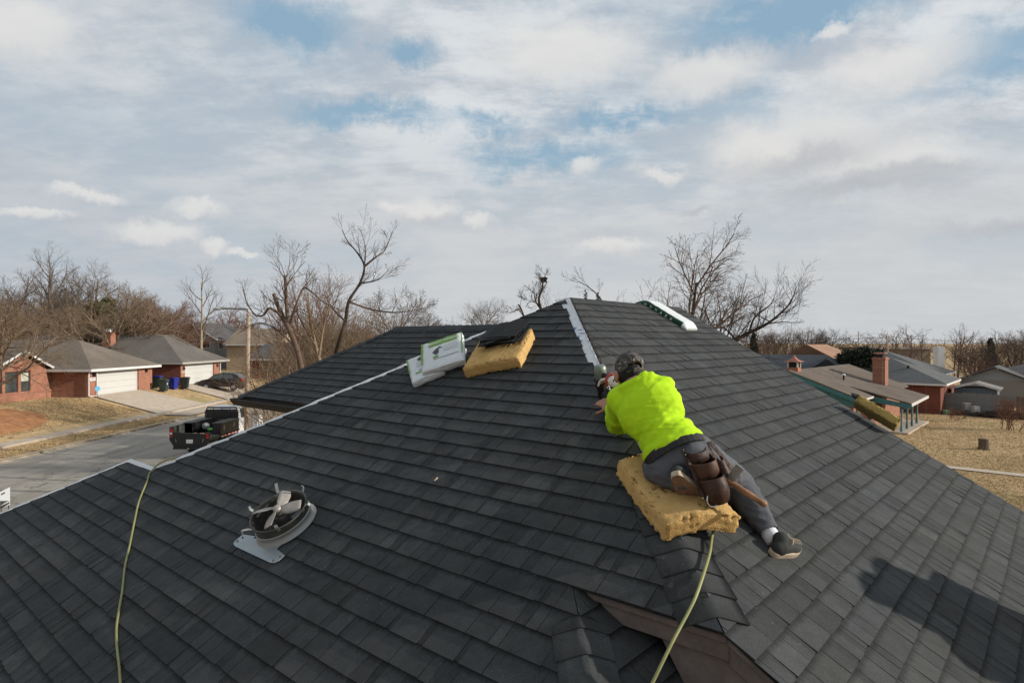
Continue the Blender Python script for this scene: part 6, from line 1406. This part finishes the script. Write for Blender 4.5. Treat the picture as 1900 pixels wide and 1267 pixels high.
M_fen1 = mat('grey_green_boards', (.095, .095, .085), .9, 0, .2, 9, .35); M_fen2 = mat('pale_grey_boards', (.19, .185, .175), .9, 0, .2, 9, .3); M_fen3 = mat('brown_boards', (.16, .105, .075), .9, 0, .2, 9, .3)
pF = [Vector((36.6, 64.5)), Vector((41.6, 60.7)), Vector((45.9, 57.3)), Vector((50.5, 53.5))]
fence('darker grey board fence left of the step in the fence line', pF[0], pF[1], M_fen1, 1.75, 1); fence('pale grey board fence in front of the low shed', pF[1]+Vector((.1, -.1)), pF[2], M_fen2, 1.9, 2); fence('brown board fence at the right picture edge', pF[2]+Vector((.05, -.05)), pF[3], M_fen3, 1.8, 3)
for i, (x, y, h, m, lb) in enumerate(((42.4, 58.6, 1.0, MATS['grey_siding'], 'grey-green utility box against the pale fence, taller one'), (42.95, 58.2, .75, M_trimP, 'pale short utility box against the fence'), (40.6, 58.6, .35, mat('small_green', (.2, .3, .18)), 'tiny green lidded box in the grass by the fence'))):
    o = bevel(MB().bb(x-.28, x+.28, y-.25, y+.25, GR-.1, GR+h).bb(x-.3, x+.3, y-.27, y+.27, GR+h, GR+h+.06).build('utility_box', m), .03, 2); tag(o, lb, 'box')
# --- alley path, stump, brush pile, sapling
pp = MB(); n = 16
for i in range(n):
    def PT(t, w_): p = Vector((19.5, 37.6, 0)).lerp(Vector((30.5, 27.6, 0)), t) + dB*w_; return Vector((p.x, p.y, gz(p.x, p.y)+.045))
    pp.poly([PT(i/n, -.42), PT((i+1)/n, -.42), PT((i+1)/n, .42), PT(i/n, .42)])
tag(pp.build('path', M_conc), kind='structure')
sp_ = ground_pt(1825, 834, GR); ST = thing('tree_stump', 'weathered sawn tree stump alone in the dry grass', 'stump', sp_); M_bark = mat('grey_bark', (.11, .082, .060), .95, 0, .1, 14, .45, .8, 18); n = 18; vs = []; fs = []
for j, (h, r) in enumerate(((-.1, .40), (.02, .34), (.12, .29), (.4, .27), (.68, .28))):
    for q in range(n): a = 2*pi*q/n; rr = r*(1+.12*noise.noise((cos(a)*1.6, sin(a)*1.6, h*.6))+(.15*max(0, sin(3*a)) if j < 2 else 0)); vs.append(sp_ + Vector((rr*cos(a), rr*sin(a), h + (.06*noise.noise((cos(a), sin(a), 4)) if j == 4 else 0))))
for j in range(4):
    for q in range(n): r_ = (q+1) % n; fs.append([j*n+q, j*n+r_, (j+1)*n+r_, (j+1)*n+q])
obj('bark', mesh('bark', vs, fs, M_bark, True), ST); obj('cut_face', mesh('cut_face', [v+Vector((0, 0, .002)) for v in vs[4*n:]], [list(range(n))], mat('cut_wood', (.22, .16, .11), .9, 0, .1, 12, .4)), ST)
R = random.Random(9); bp_ = MB(); bc = ground_pt(1850, 775, GR)
for i in range(420):
    p = bc + (-dA)*R.gauss(0, 1.7) + dB*R.gauss(0, .45); p.z = GR + .05 + abs(R.gauss(0, .16)); a = R.gauss(0, .5); d = (-dA*cos(a)+dB*sin(a)+up*R.gauss(0, .18)).normalized(); L = R.uniform(.5, 1.7); m_ = p + d*L*.5 + Vector((R.uniform(-.06, .06), R.uniform(-.06, .06), R.uniform(-.05, .08)))
    r = R.uniform(.012, .05); bp_.tube([p, m_, p+d*L], [r, r*.8, r*.4], 4, False)
tag(bp_.build('brush_pile', mat('dead_branches', (.055, .045, .036), .95, 0, .1, 8, .5)), 'long dark pile of cut branches on the grass before the fence', 'brush pile')
tag(bpy.data.objects['brush_pile'], kind='stuff')
# --- power pole and wires on the right skyline
PP_ = thing('power_pole', 'leaning wooden power pole with wires on the right skyline', 'power pole', (71, 118, GR)); MB().tube([(71, 118, GR), (70.4, 118, 5.6)], [.17, .12], 8).build('pole', M_pole, PP_); MB().box((70.4, 118, 5.3), (1.6, .1, .1)).build('crossarm', M_pole, PP_)
PQ = thing('power_pole', 'thin upright power pole left of the leaning one', 'power pole', (69.5, 122, GR)); MB().tube([(69.5, 126, GR), (69.5, 126, 6.4)], [.12, .08], 8).build('pole', M_pole, PQ); MB().box((69.5, 126, 5.6), (1.3, .1, .1)).build('crossarm', M_pole, PQ)
for i, (a, b_) in enumerate((((70.4, 118, 5.35), (170, 128, 4.0)), ((70.4, 118, 5.1), (-30, 190, 7.5)))):
    A_, B_ = Vector(a), Vector(b_); wv_ = [A_.lerp(B_, t/20) - up*(4*(t/20)*(1-t/20)*1.6) for t in range(21)]
    tag(MB().tube(wv_, .03, 4).build('power_line', M_lantern), ('power line running right from the leaning pole', 'power line running left from the leaning pole')[i], 'wire')
# ================================================================== winter trees
def grow(p, d, L, r, lvl, S_, out, R):
    n = max(3, min(6, int(3+L*1.1))) if lvl < 2 else (3 if lvl == 2 else 2) if S_['levels'] > 3 or lvl < 3 else 1
    pts = [p.copy()]; rad = [r]; dd = d.normalized(); q = p.copy(); w_ = S_['wander'][min(lvl, 3)]
    for i in range(n):
        dd = (dd + Vector((R.gauss(0, w_), R.gauss(0, w_), R.gauss(0, w_*.8))) + Vector((0, 0, S_['lift'][min(lvl, 3)]))).normalized(); q = q + dd*(L/n); pts.append(q.copy()); rad.append(max(S_.get('rmin', .004), r*(1-(1-S_['taper'])*(i+1)/n)))
    out.append((pts, rad, lvl))
    if lvl >= S_['levels']: return
    k = S_['kids'][lvl]; st = S_['start'][lvl]; az = R.uniform(0, 6.28)
    for c in range(k):
        t = st + (1-st)*(c+R.uniform(.2, .8))/k; f = t*n; i = min(n-1, int(f)); pos = pts[i].lerp(pts[i+1], f-i); rr = rad[i]+(rad[i+1]-rad[i])*(f-i)
        ax = (pts[i+1]-pts[i]).normalized(); a_ = Vector((0, 0, 1)) if abs(ax.z) < .9 else Vector((1, 0, 0)); e1 = ax.cross(a_).normalized(); e2 = ax.cross(e1)
        az += 2.4+R.uniform(-.5, .5); an = radians(R.gauss(S_['ang'][lvl], 9)); cd_ = ax*cos(an) + (e1*cos(az)+e2*sin(az))*sin(an)
        grow(pos, cd_, L*S_['ratio'][lvl]*(1.15-.55*(t-st)/(1-st+1e-6))*R.uniform(.75, 1.2), min(rr*.72, r*S_['rk'][lvl])*R.uniform(.8, 1.1), lvl+1, S_, out, R)
def tubes_mesh(name, tubes, m):
    V_ = []; F_ = []
    for pts, rad, lvl in tubes:
        n = (8, 6, 4, 3, 3, 3)[min(lvl, 5)]; base = len(V_); upv = None; k = len(pts)
        for i, p in enumerate(pts):
            t = (pts[min(i+1, k-1)]-pts[max(i-1, 0)]).normalized()
            if upv is None: a = Vector((0, 0, 1)) if abs(t.z) < .9 else Vector((1, 0, 0)); upv = t.cross(a).normalized()
            upv = (upv-t*upv.dot(t)).normalized(); b = t.cross(upv)
            for q in range(n): an = 6.28318*q/n; V_.append(p+(upv*cos(an)+b*sin(an))*rad[i])
        for i in range(k-1):
            for q in range(n): r_ = (q+1) % n; F_.append((base+i*n+q, base+i*n+r_, base+(i+1)*n+r_, base+(i+1)*n+q))
    return mesh(name, V_, F_, m, True)
SP = {
 'round': dict(levels=4, kids=[11, 8, 7, 6], start=[.20, .22, .2, .15], ang=[50, 42, 40, 38], ratio=[.68, .58, .52, .5], rk=[.55, .55, .5, .5], wander=[.05, .10, .14, .18], lift=[.04, .06, .05, .03], taper=.35, rmin=.006),
 'broad': dict(levels=4, kids=[9, 7, 7, 5], start=[.10, .2, .15, .15], ang=[55, 38, 36, 34], ratio=[.95, .55, .5, .5], rk=[.5, .5, .5, .5], wander=[.06, .09, .12, .16], lift=[.02, .05, .05, .05], taper=.4, rmin=.007),
 'tall': dict(levels=4, kids=[12, 6, 6, 4], start=[.25, .2, .2, .2], ang=[40, 38, 36, 36], ratio=[.45, .5, .5, .5], rk=[.42, .5, .5, .5], wander=[.04, .09, .13, .16], lift=[.05, .08, .06, .04], taper=.25, rmin=.006),
 'vase': dict(levels=4, kids=[9, 7, 6, 5], start=[.52, .2, .2, .2], ang=[36, 38, 40, 40], ratio=[.42, .52, .5, .5], rk=[.6, .55, .5, .5], wander=[.05, .13, .17, .2], lift=[.03, .05, .03, .0], taper=.38, rmin=.0036),
 'thin': dict(levels=3, kids=[9, 6, 5], start=[.3, .25, .2], ang=[38, 36, 36], ratio=[.4, .5, .5], rk=[.4, .5, .5], wander=[.04, .09, .14, .16], lift=[.05, .09, .06, .04], taper=.25, rmin=.005),
 'bush': dict(levels=3, kids=[7, 6, 5], start=[.15, .15, .15], ang=[30, 32, 34], ratio=[.6, .55, .5], rk=[.6, .55, .5], wander=[.07, .11, .15, .18], lift=[.06, .05, .04, .03], taper=.35, rmin=.006),
 'far': dict(levels=3, kids=[8, 4, 4], start=[.25, .2, .2], ang=[42, 40, 38], ratio=[.55, .55, .5], rk=[.5, .5, .5], wander=[.06, .1, .14, .16], lift=[.05, .07, .05, .03], taper=.35, rmin=.013),
}
def bark(name, c, amt=.3): return mat(name, c, .95, 0, .1, 6, amt)
B_brown = bark('brown_bark', (.115, .082, .062)); B_dark = bark('dark_bark', (.055, .043, .035)); B_grey = bark('grey_brown_bark', (.135, .108, .088)); B_red = bark('reddish_twigs', (.165, .088, .062)); B_pale = bark('pale_twigs', (.30, .235, .165)); B_tan = bark('tan_twigs', (.20, .145, .098))
def tree_parts(t, tubes, m_trunk, m_twig, world=True, cut=1):
    obj('trunk', tubes_mesh('trunk', [q for q in tubes if q[2] < cut], m_trunk), t, world); obj('crown', tubes_mesh('crown', [q for q in tubes if q[2] >= cut], m_twig), t, world)
def make_tree(kind, H, r, seed, label, x, y, m_trunk=B_brown, m_twig=None, lean=(0, 0), group=None, name='bare_tree', stems=1, z=None):
    R = random.Random(seed); out = []; S_ = SP[kind]
    for s_ in range(stems):
        d = Vector((lean[0], lean[1], 1)) + (Vector((R.gauss(0, .28), R.gauss(0, .28), 0)) if stems > 1 else Vector()); grow(Vector((R.gauss(0, .25) if stems > 1 else 0, R.gauss(0, .25) if stems > 1 else 0, -.1)), d, H*(.72 if kind not in ('tall', 'thin') else .85)*(R.uniform(.8, 1.1) if stems > 1 else 1), r, 0, S_, out, R)
    top = max(p.z for q in out for p in q[0]); k_ = H/top
    out = [([p*k_ for p in q[0]], q[1], q[2]) for q in out]
    t = thing(name, label, 'tree', (x, y, gz(x, y) if z is None else z), 0, group); tree_parts(t, out, m_trunk, m_twig or m_trunk, False); return t
def at(px, Y): return (px-950)/F*Y, Y
def top_h(py, Y, x): return CAMZ-(py-634)/F*Y - gz(x, Y)
GL_ = 'bare trees behind the houses across the street'
def T(kind, px, Y, py_top, r, seed, label, **kw):
    x, y = at(px, Y); return make_tree(kind, top_h(py_top, Y, x), r, seed, label, x, y, **kw)
T('tall', 92, 76, 448, .34, 1, 'tallest bare tree at far left, crown above the gabled brick house', group=GL_, m_trunk=B_grey)
T('round', 165, 82, 470, .32, 2, 'tall bare tree with arching limbs right of the tallest left tree', group=GL_, m_trunk=B_grey)
T('round', 15, 70, 482, .30, 3, 'bare tree at the left picture edge behind the gabled house', group=GL_, m_trunk=B_brown)
T('broad', 212, 62, 520, .26, 4, 'broad low spreading brown tree rising behind the white garage roof', group=GL_, m_trunk=B_brown, m_twig=B_tan, stems=4)
T('round', 285, 88, 535, .28, 5, 'reddish brown bare tree right of the broad spreading tree', group=GL_, m_trunk=B_brown, m_twig=B_red)
T('round', 325, 96, 548, .25, 6, 'small brown bare tree between the reddish one and the thin pale tree', group=GL_, m_trunk=B_brown, m_twig=B_red)
T('thin', 374, 74, 489, .22, 7, 'thin pale-trunked bare tree above the second garage', group=GL_, m_trunk=B_pale, m_twig=B_grey)
T('round', -12, 40, 548, .20, 8, 'nearer bare tree whose fine branches droop in front of the gabled house', group=GL_, m_trunk=B_brown, m_twig=B_tan)
T('round', 120, 95, 505, .28, 31, 'bare tree in the second row behind the tall left trees', group=GL_, m_trunk=B_grey)
T('round', 60, 100, 520, .28, 32, 'bare tree deep behind the left picture edge trees', group=GL_, m_trunk=B_brown, m_twig=B_red)
T('round', 430, 110, 560, .25, 33, 'small distant bare tree behind the street lamp arm', group=GL_, m_trunk=B_brown, m_twig=B_red)
T('round', 250, 110, 540, .25, 34, 'distant bare tree filling behind the broad spreading tree', group=GL_, m_trunk=B_grey)
T('broad', 48, 68, 545, .20, 35, 'low spreading brown tree behind the gabled wing roof', group=GL_, m_trunk=B_brown, m_twig=B_tan, stems=3)
T('broad', 300, 82, 548, .20, 36, 'low spreading reddish tree behind the second garage roof', group=GL_, m_trunk=B_brown, m_twig=B_red, stems=3)
T('broad', 118, 74, 540, .20, 37, 'spreading brown tree between the left house roof and tall trees', group=GL_, m_trunk=B_brown, m_twig=B_brown, stems=3)
# centre-left group, beyond the roof
GC = 'bare trees beyond the left wing of the roof'
T('bush', 585, 40, 488, .10, 9, 'dense reddish twiggy tree behind the cut-limbed tree', group=GC, m_trunk=B_red, m_twig=B_red, stems=9)
T('bush', 625, 34, 540, .07, 10, 'dense pale brown brush left of the tall curving tree', group=GC, m_trunk=B_tan, m_twig=B_tan, stems=12)
T('round', 742, 42, 530, .14, 11, 'round-crowned bare tree just above the left wing ridge', group=GC, m_trunk=B_dark, m_twig=B_brown)
T('bush', 690, 38, 560, .06, 12, 'low brown brush below the round-crowned tree', group=GC, m_trunk=B_tan, m_twig=B_tan, stems=10)
T('round', 805, 60, 575, .12, 13, 'small bare tree left of the green shrub on the skyline', group=GC, m_trunk=B_brown)
T('round', 893, 60, 550, .16, 14, 'grey bare tree on the skyline left of the apex', group=GC, m_trunk=B_grey)
T('bush', 915, 64, 590, .06, 15, 'reddish brush at the foot of the grey skyline tree', group=GC, m_trunk=B_red, m_twig=B_red, stems=9)
T('bush', 548, 26, 600, .05, 16, 'tangled pale brush in front of the cut-limbed tree', group=GC, m_trunk=B_pale, m_twig=B_tan, stems=9)
T('bush', 572, 17.5, 700, .03, 17, 'low pale twiggy shrub over the truck bonnet', group=GC, m_trunk=B_pale, m_twig=B_pale, stems=11)
T('bush', 528, 30, 610, .05, 18, 'thin brush between the lamp pole and the lopped tree', group=GC, m_trunk=B_tan, m_twig=B_tan, stems=7)
# right-hand big tree and others behind the ridge
GR_ = 'bare trees behind the right part of the ridge'
T('vase', 1272, 24, 418, .125, 19, 'large dark many-branched bare tree behind the ridge bundle', group=GR_, m_trunk=B_dark, m_twig=B_brown, lean=(.02, 0))
T('vase', 1304, 25, 500, .09, 20, 'second dark trunk close right of the large ridge tree', group=GR_, m_trunk=B_dark, lean=(.06, 0))
T('thin', 1190, 25, 512, .05, 21, 'small sparse bare tree left of the large ridge tree', group=GR_, m_trunk=B_grey)
T('thin', 1024, 56, 532, .09, 22, 'little bare tree right of the tree with the nest', group=GR_, m_trunk=B_dark)
def J3(l, Y, R, s=.0): return [J(px, py, Y*(1+R.uniform(-s, s))) for px, py in l]
def custom(label, Y, limbs, seed, m, mt, kids=9, tw=.9, group=None, spec='thin', base=None, rmin=.004, blunt=()):
    R = random.Random(seed); out = []; S_ = dict(SP[spec]); S_['rmin'] = rmin; S_['levels'] = 3; S_['kids'] = [0, 5, 3]; S_['wander'] = [.04, .06, .08, .10]; S_['ang'] = [38, 30, 30]; S_['ratio'] = [.4, .55, .55]
    for i, (path, r0, r1, kk) in enumerate(limbs):
        P_ = smooth_path(J3(path, Y, R, .012), 4); n = len(P_); rad = [r0+(r1-r0)*j/(n-1) for j in range(n)]; out.append((P_, rad, 0 if i == 0 else 1))
        for c in range(kk):
            t = .30+.70*(c+R.random())/kk; f = t*(n-1); j = min(n-2, int(f)); pos = P_[j]; ax = (P_[j+1]-P_[j]).normalized(); dv = (ax*.6 + Vector((R.gauss(0, .7), R.gauss(0, .7), R.gauss(.35, .45)))).normalized()
            grow(pos, dv, tw*1.6*R.uniform(.5, 1.2), min(rad[j]*.40, .022 if Y < 40 else .05), 1, S_, out, R)
    p0 = out[0][0][0]; b = thing('bare_tree', label, 'tree', (p0.x, p0.y, gz(p0.x, p0.y)), 0, group)
    out.append(([Vector((p0.x, p0.y, gz(p0.x, p0.y)-.1)), p0*.5+Vector((p0.x, p0.y, gz(p0.x, p0.y)))*.5, p0], [limbs[0][1]*1.15, limbs[0][1]*1.05, limbs[0][1]], 0)); tree_parts(b, out, m, mt); return b
custom('lopped tree with blunt cut limbs and thin sprouts left of the roof', 22, [
    ([(562, 700), (552, 652), (537, 613), (525, 589), (515, 566), (508, 546)], .105, .065, 5), ([(537, 613), (533, 585), (531, 556), (530, 530), (529, 512)], .07, .05, 6),
    ([(525, 589), (501, 572), (489, 585), (474, 585), (458, 562), (450, 532)], .05, .012, 7), ([(537, 605), (548, 570), (560, 540), (567, 535), (583, 546), (602, 562), (640, 580)], .05, .012, 9),
    ([(530, 520), (537, 490), (538, 466)], .018, .005, 3), ([(529, 514), (520, 488), (510, 475)], .015, .004, 3), ([(530, 516), (548, 490), (552, 470)], .014, .004, 3), ([(545, 640), (510, 610), (478, 600), (440, 620)], .04, .008, 8)], 41, B_brown, B_brown, tw=.55, group=GC)
custom('tall curving bare tree leaning right above the left wing', 26, [
    ([(622, 660), (634, 620), (641, 597), (647, 560), (668, 526), (676, 495), (664, 471), (645, 448), (635, 428)], .10, .010, 12), ([(676, 495), (697, 478), (714, 465), (728, 430)], .05, .008, 9), ([(668, 526), (700, 520), (722, 500)], .04, .006, 7),
    ([(647, 560), (690, 575), (740, 580), (790, 572)], .05, .008, 8), ([(676, 495), (678, 460), (668, 425)], .03, .006, 7), ([(641, 597), (615, 570), (600, 540)], .05, .01, 7)], 42, B_dark, B_brown, tw=.55, group=GC)
custom('pale slanting double-stemmed bare tree left of the curving one', 24, [([(598, 690), (585, 640), (575, 590), (572, 545)], .09, .02, 8), ([(592, 660), (600, 610), (612, 560)], .06, .012, 8), ([(585, 640), (560, 600), (548, 570)], .05, .01, 6)], 43, B_tan, B_tan, tw=.6, group=GC)
custom('leaning bare tree sweeping out to the right behind the rake', 24, [
    ([(1352, 660), (1366, 632), (1386, 620), (1422, 602), (1448, 582), (1468, 560), (1476, 535)], .10, .010, 16), ([(1390, 619), (1400, 590), (1430, 565), (1440, 540)], .045, .006, 11), ([(1422, 602), (1450, 598), (1485, 600)], .035, .006, 9), ([(1366, 632), (1345, 610), (1320, 602)], .045, .010, 6), ([(1448, 582), (1470, 575), (1486, 548)], .02, .005, 7)], 44, B_dark, B_dark, tw=.62, group=GR_)
custom('bare tree carrying a dark bird nest on the skyline left of the apex', 55, [([(1012, 600), (1004, 575), (1000, 556), (1006, 535), (1008, 516)], .16, .05, 8), ([(1004, 575), (994, 560), (990, 540)], .08, .03, 8), ([(1002, 566), (985, 560), (975, 570)], .05, .02, 5), ([(1008, 520), (1012, 508)], .03, .01, 4)], 45, B_dark, B_dark, tw=.7, group=GR_, rmin=.012)
custom('broken grey snag leaning on the skyline beside the nest tree', 50, [([(978, 605), (972, 588), (966, 572), (962, 566)], .10, .06, 2), ([(966, 572), (956, 577), (945, 582)], .05, .02, 4)], 46, B_dark, B_grey, tw=.9, group=GR_, rmin=.01)
custom('single thin bare branch tip arching over the ridge near the apex', 26, [([(1125, 575), (1113, 553), (1098, 538), (1080, 526), (1058, 521)], .035, .006, 5)], 47, B_dark, B_dark, tw=.5, group=GR_)
R = random.Random(2); nb_ = MB(); nc = J(1008.5, 520, 55)
for i in range(90):
    a = R.uniform(0, 6.28); p = nc + Vector((cos(a)*R.uniform(.1, .34), sin(a)*R.uniform(.1, .34), R.uniform(-.22, .22))); d = Vector((-sin(a), cos(a), R.gauss(0, .3))); nb_.tube([p-d*.2, p, p+d*.2-Vector((cos(a), sin(a), 0))*.06], .022, 3, False)
nb_.ball(nc, (.26, .26, .18), None, 8, 6); tag(nb_.build('bird_nest', B_dark), 'dark round bird nest high in the skyline tree left of the apex', 'nest')
# right: trees beyond the houses
GX = 'bare trees on the right skyline'
for i, (px, Y, py, kind, mm, lb) in enumerate((
    (1806, 78, 622, 'round', B_brown, 'brown bare tree leftmost of the clump at far right'), (1850, 84, 625, 'round', B_tan, 'tan-brown bare tree in the middle of the far right clump'), (1890, 74, 610, 'round', B_brown, 'bare tree at the right picture edge above the grey roof'),
    (1830, 70, 650, 'bush', B_red, 'low reddish tree before the far right clump'), (1545, 120, 605, 'round', B_dark, 'dark bare tree above the orange-brown roof'), (1510, 130, 600, 'round', B_brown, 'broad bare tree left of the dark skyline tree'), (1470, 125, 600, 'thin', B_brown, 'slim bare tree on the skyline above the cupola'), (1440, 130, 610, 'round', B_brown, 'bare tree on the skyline right of the leaning tree'), (1880, 48, 735, 'bush', B_red, 'reddish bare shrub by the brown fence at right edge'))):
    x, y = at(px, Y); make_tree(kind, top_h(py, Y, x), .035 if kind == 'bush' else .20, 60+i, lb, x, y, mm, None, group=GX, stems=7 if kind == 'bush' else 1)
x, y = ground_pt(1770, 781, GR).to_2d(); make_tree('bush', 1.3, .02, 77, 'tiny bare sapling standing in the dry yard', x, y, B_red, None, name='sapling', stems=4)
# evergreens: needle tufts through the crown
def evergreen(label, px, Y, py_top, wpx, m, seed, squash=1.0, name='evergreen_tree', n=2600, cone=False, lobes=16, leaf=.16):
    x, y = at(px, Y); g = gz(x, y); H = top_h(py_top, Y, x); W_ = wpx/F*Y/2; R = random.Random(seed); t = thing(name, label, 'tree', (x, y, g)); V_ = []; F_ = []
    C_ = []
    for i in range(lobes):
        if cone: h = (i+.5)/lobes; rr = W_*(1-h)**.9; a = R.uniform(0, 6.28); C_.append((Vector((cos(a)*rr*.4, sin(a)*rr*.4, H*(.12+.86*h))), rr*.75+.1, H/lobes*1.3))
        else: a = R.uniform(0, 6.28); rr = W_*sqrt(R.random())*.78; C_.append((Vector((cos(a)*rr, sin(a)*rr, H*(.45+.45*R.random()*(1-.5*(rr/W_)**2)))), W_*R.uniform(.26, .42), W_*R.uniform(.16, .28)))
    for i in range(n):
        c, rw, rh = C_[R.randrange(len(C_))]; v = Vector((R.gauss(0, 1), R.gauss(0, 1), R.gauss(0, 1))).normalized()*R.uniform(.55, 1.05); p = c + Vector((v.x*rw, v.y*rw, v.z*rh)); d = (v + Vector((R.gauss(0, .5), R.gauss(0, .5), R.gauss(.2, .4)))).normalized(); s_ = d.cross(Vector((R.gauss(0, 1), R.gauss(0, 1), R.gauss(0, 1)))).normalized(); L = leaf*R.uniform(.6, 1.5); k_ = len(V_)
        V_ += [p - s_*L*.35, p + s_*L*.35, p + d*L*1.4]; F_.append((k_, k_+1, k_+2))
    obj('crown', mesh('crown', V_, F_, m), t, False); tb = MB(); tb.tube([(0, 0, -.2), (0, 0, H*.5), (0, 0, H*.85)], [W_*.10+.06, W_*.07+.04, .02], 8)
    for c, rw, rh in C_[::2]: tb.tube([(0, 0, max(.3, c.z-rw*.8)), tuple(c*.6+Vector((0, 0, c.z*.35))), tuple(c)], [.05, .035, .015], 5)
    tb.build('trunk', B_dark, t, False, False); return t
M_jun = mat('dark_juniper', (.018, .026, .016), .8, 0, .2, 3, .4); M_evg = mat('olive_evergreen', (.075, .082, .030), .85, 0, .15, 2, .35); M_con = mat('conifer_green', (.022, .034, .018), .8)
evergreen('spreading dark evergreen between the orange-brown and grey roofs', 1598, 66, 634, 92, M_jun, 1, n=5200, lobes=26, leaf=.22)
evergreen('olive evergreen crown among the tall left trees', 178, 78, 506, 60, M_evg, 2, n=2200, leaf=.3)
evergreen('olive green shrub on the skyline above the left wing ridge', 832, 72, 588, 42, M_evg, 3, n=1500, leaf=.25)
evergreen('small dark conifer tip just right of the apex', 1086, 60, 547, 16, M_con, 4, cone=True, n=900); evergreen('dark conifer tip under the arching branch near the apex', 1110, 60, 550, 22, M_con, 5, cone=True, n=1100)
evergreen('dark conifer on the skyline right of the leaning tree', 1398, 70, 620, 34, M_con, 6, cone=True, n=1500, leaf=.25); evergreen('dark conifer inside the far right tree clump', 1838, 80, 632, 34, M_con, 7, cone=True, n=1500, leaf=.25)
# far woodland: reads as one mass along the skyline
R = random.Random(5); protos = []
for i in range(5):
    o_ = []; grow(Vector((0, 0, 0)), Vector((0, 0, 1)), 7.0, .16, 0, SP['far'], o_, random.Random(200+i)); m_ = tubes_mesh('p', o_, B_red); v = np.empty(len(m_.vertices)*3); m_.vertices.foreach_get('co', v); protos.append((v.reshape(-1, 3), np.array([list(p.vertices) for p in m_.polygons]))); bpy.data.meshes.remove(m_)
def wood(name, label, count, fx, m, seed):
    R = random.Random(seed); Vs = []; Fs = []; n = 0
    for i in range(count):
        x, y = fx(R); v, f = protos[R.randrange(5)]; k_ = R.uniform(.65, 1.25); a = R.uniform(0, 6.28); c, s_ = cos(a)*k_*1.15, sin(a)*k_*1.15
        w_ = np.stack([v[:, 0]*c-v[:, 1]*s_+x, v[:, 0]*s_+v[:, 1]*c+y, v[:, 2]*k_*R.uniform(.8, 1.1)+gz(x, y)-.2], 1); Vs.append(w_); Fs.append(f+n); n += len(w_)
    V_ = np.concatenate(Vs); F_ = np.concatenate(Fs); me = bpy.data.meshes.new(name); me.from_pydata(V_.tolist(), [], F_.tolist()); me.materials.append(m); me.update(); return tag(obj(name, me), label, 'woodland', None, 'stuff')
def left_band(R): Y = R.uniform(100, 170); a = R.uniform(-.95, -.05); return a*Y, Y
def right_band(R): Y = R.uniform(115, 210); a = R.uniform(-.05, .95); return a*Y, Y
wood('woodland', 'brown leafless woodland behind the houses at left', 150, left_band, bark('woodland_brown', (.125, .088, .068)), 1)
wood('woodland', 'thin reddish leafless woodland along the right skyline', 190, right_band, bark('woodland_red', (.135, .092, .075)), 2)
# dry grass tufts on the two yards
def tufts(name, label, n, fx, m, seed, hgt=.10):
    rng = np.random.default_rng(seed); P_ = np.array([fx(rng) for _ in range(n)]); z = np.array([gz(x, y) for x, y in P_]); V_ = np.empty((n, 3, 3)); a = rng.uniform(0, 6.28, n); w_ = rng.uniform(.012, .035, n); h = hgt*rng.uniform(.4, 1.5, n)
    V_[:, 0] = np.stack([P_[:, 0]-np.cos(a)*w_, P_[:, 1]-np.sin(a)*w_, z], 1); V_[:, 1] = np.stack([P_[:, 0]+np.cos(a)*w_, P_[:, 1]+np.sin(a)*w_, z], 1); V_[:, 2] = np.stack([P_[:, 0]+rng.normal(0, .07, n), P_[:, 1]+rng.normal(0, .07, n), z+h], 1)
    me = bpy.data.meshes.new(name); me.from_pydata(V_.reshape(-1, 3).tolist(), [], np.arange(3*n).reshape(-1, 3).tolist()); me.materials.append(m); me.update(); return tag(obj(name, me), label, 'grass', None, 'stuff')
M_straw = mat('straw_grass', (.44, .315, .17), .95, 0, .1, .7, .25)
def fR(r):
    while True:
        y = 24+36*r.random()**1.3; x = y*r.uniform(.55, .90)
        if abs((Vector((x, y, 0))-Vector((19.5, 37.6, 0))).dot(dB)) > .5: return x, y
def fL(r):
    while True:
        x = r.uniform(-33.5, -23.4); y = r.uniform(26, 56)
        if not (-26.8 < x < -25.2) and y < 45.0 + (-x-23.1)*.1 and not (x < -30.8 and y > 45) and ((x+29.6)/2.4)**2+((y-34)/5)**2 > 1: return x, y
tufts('dry_grass', 'short straw-coloured grass of the right-hand yard', 60000, fR, M_straw, 1, .05); tufts('dry_grass', 'short straw-coloured grass of the yard across the street', 40000, fL, M_straw, 2, .045)
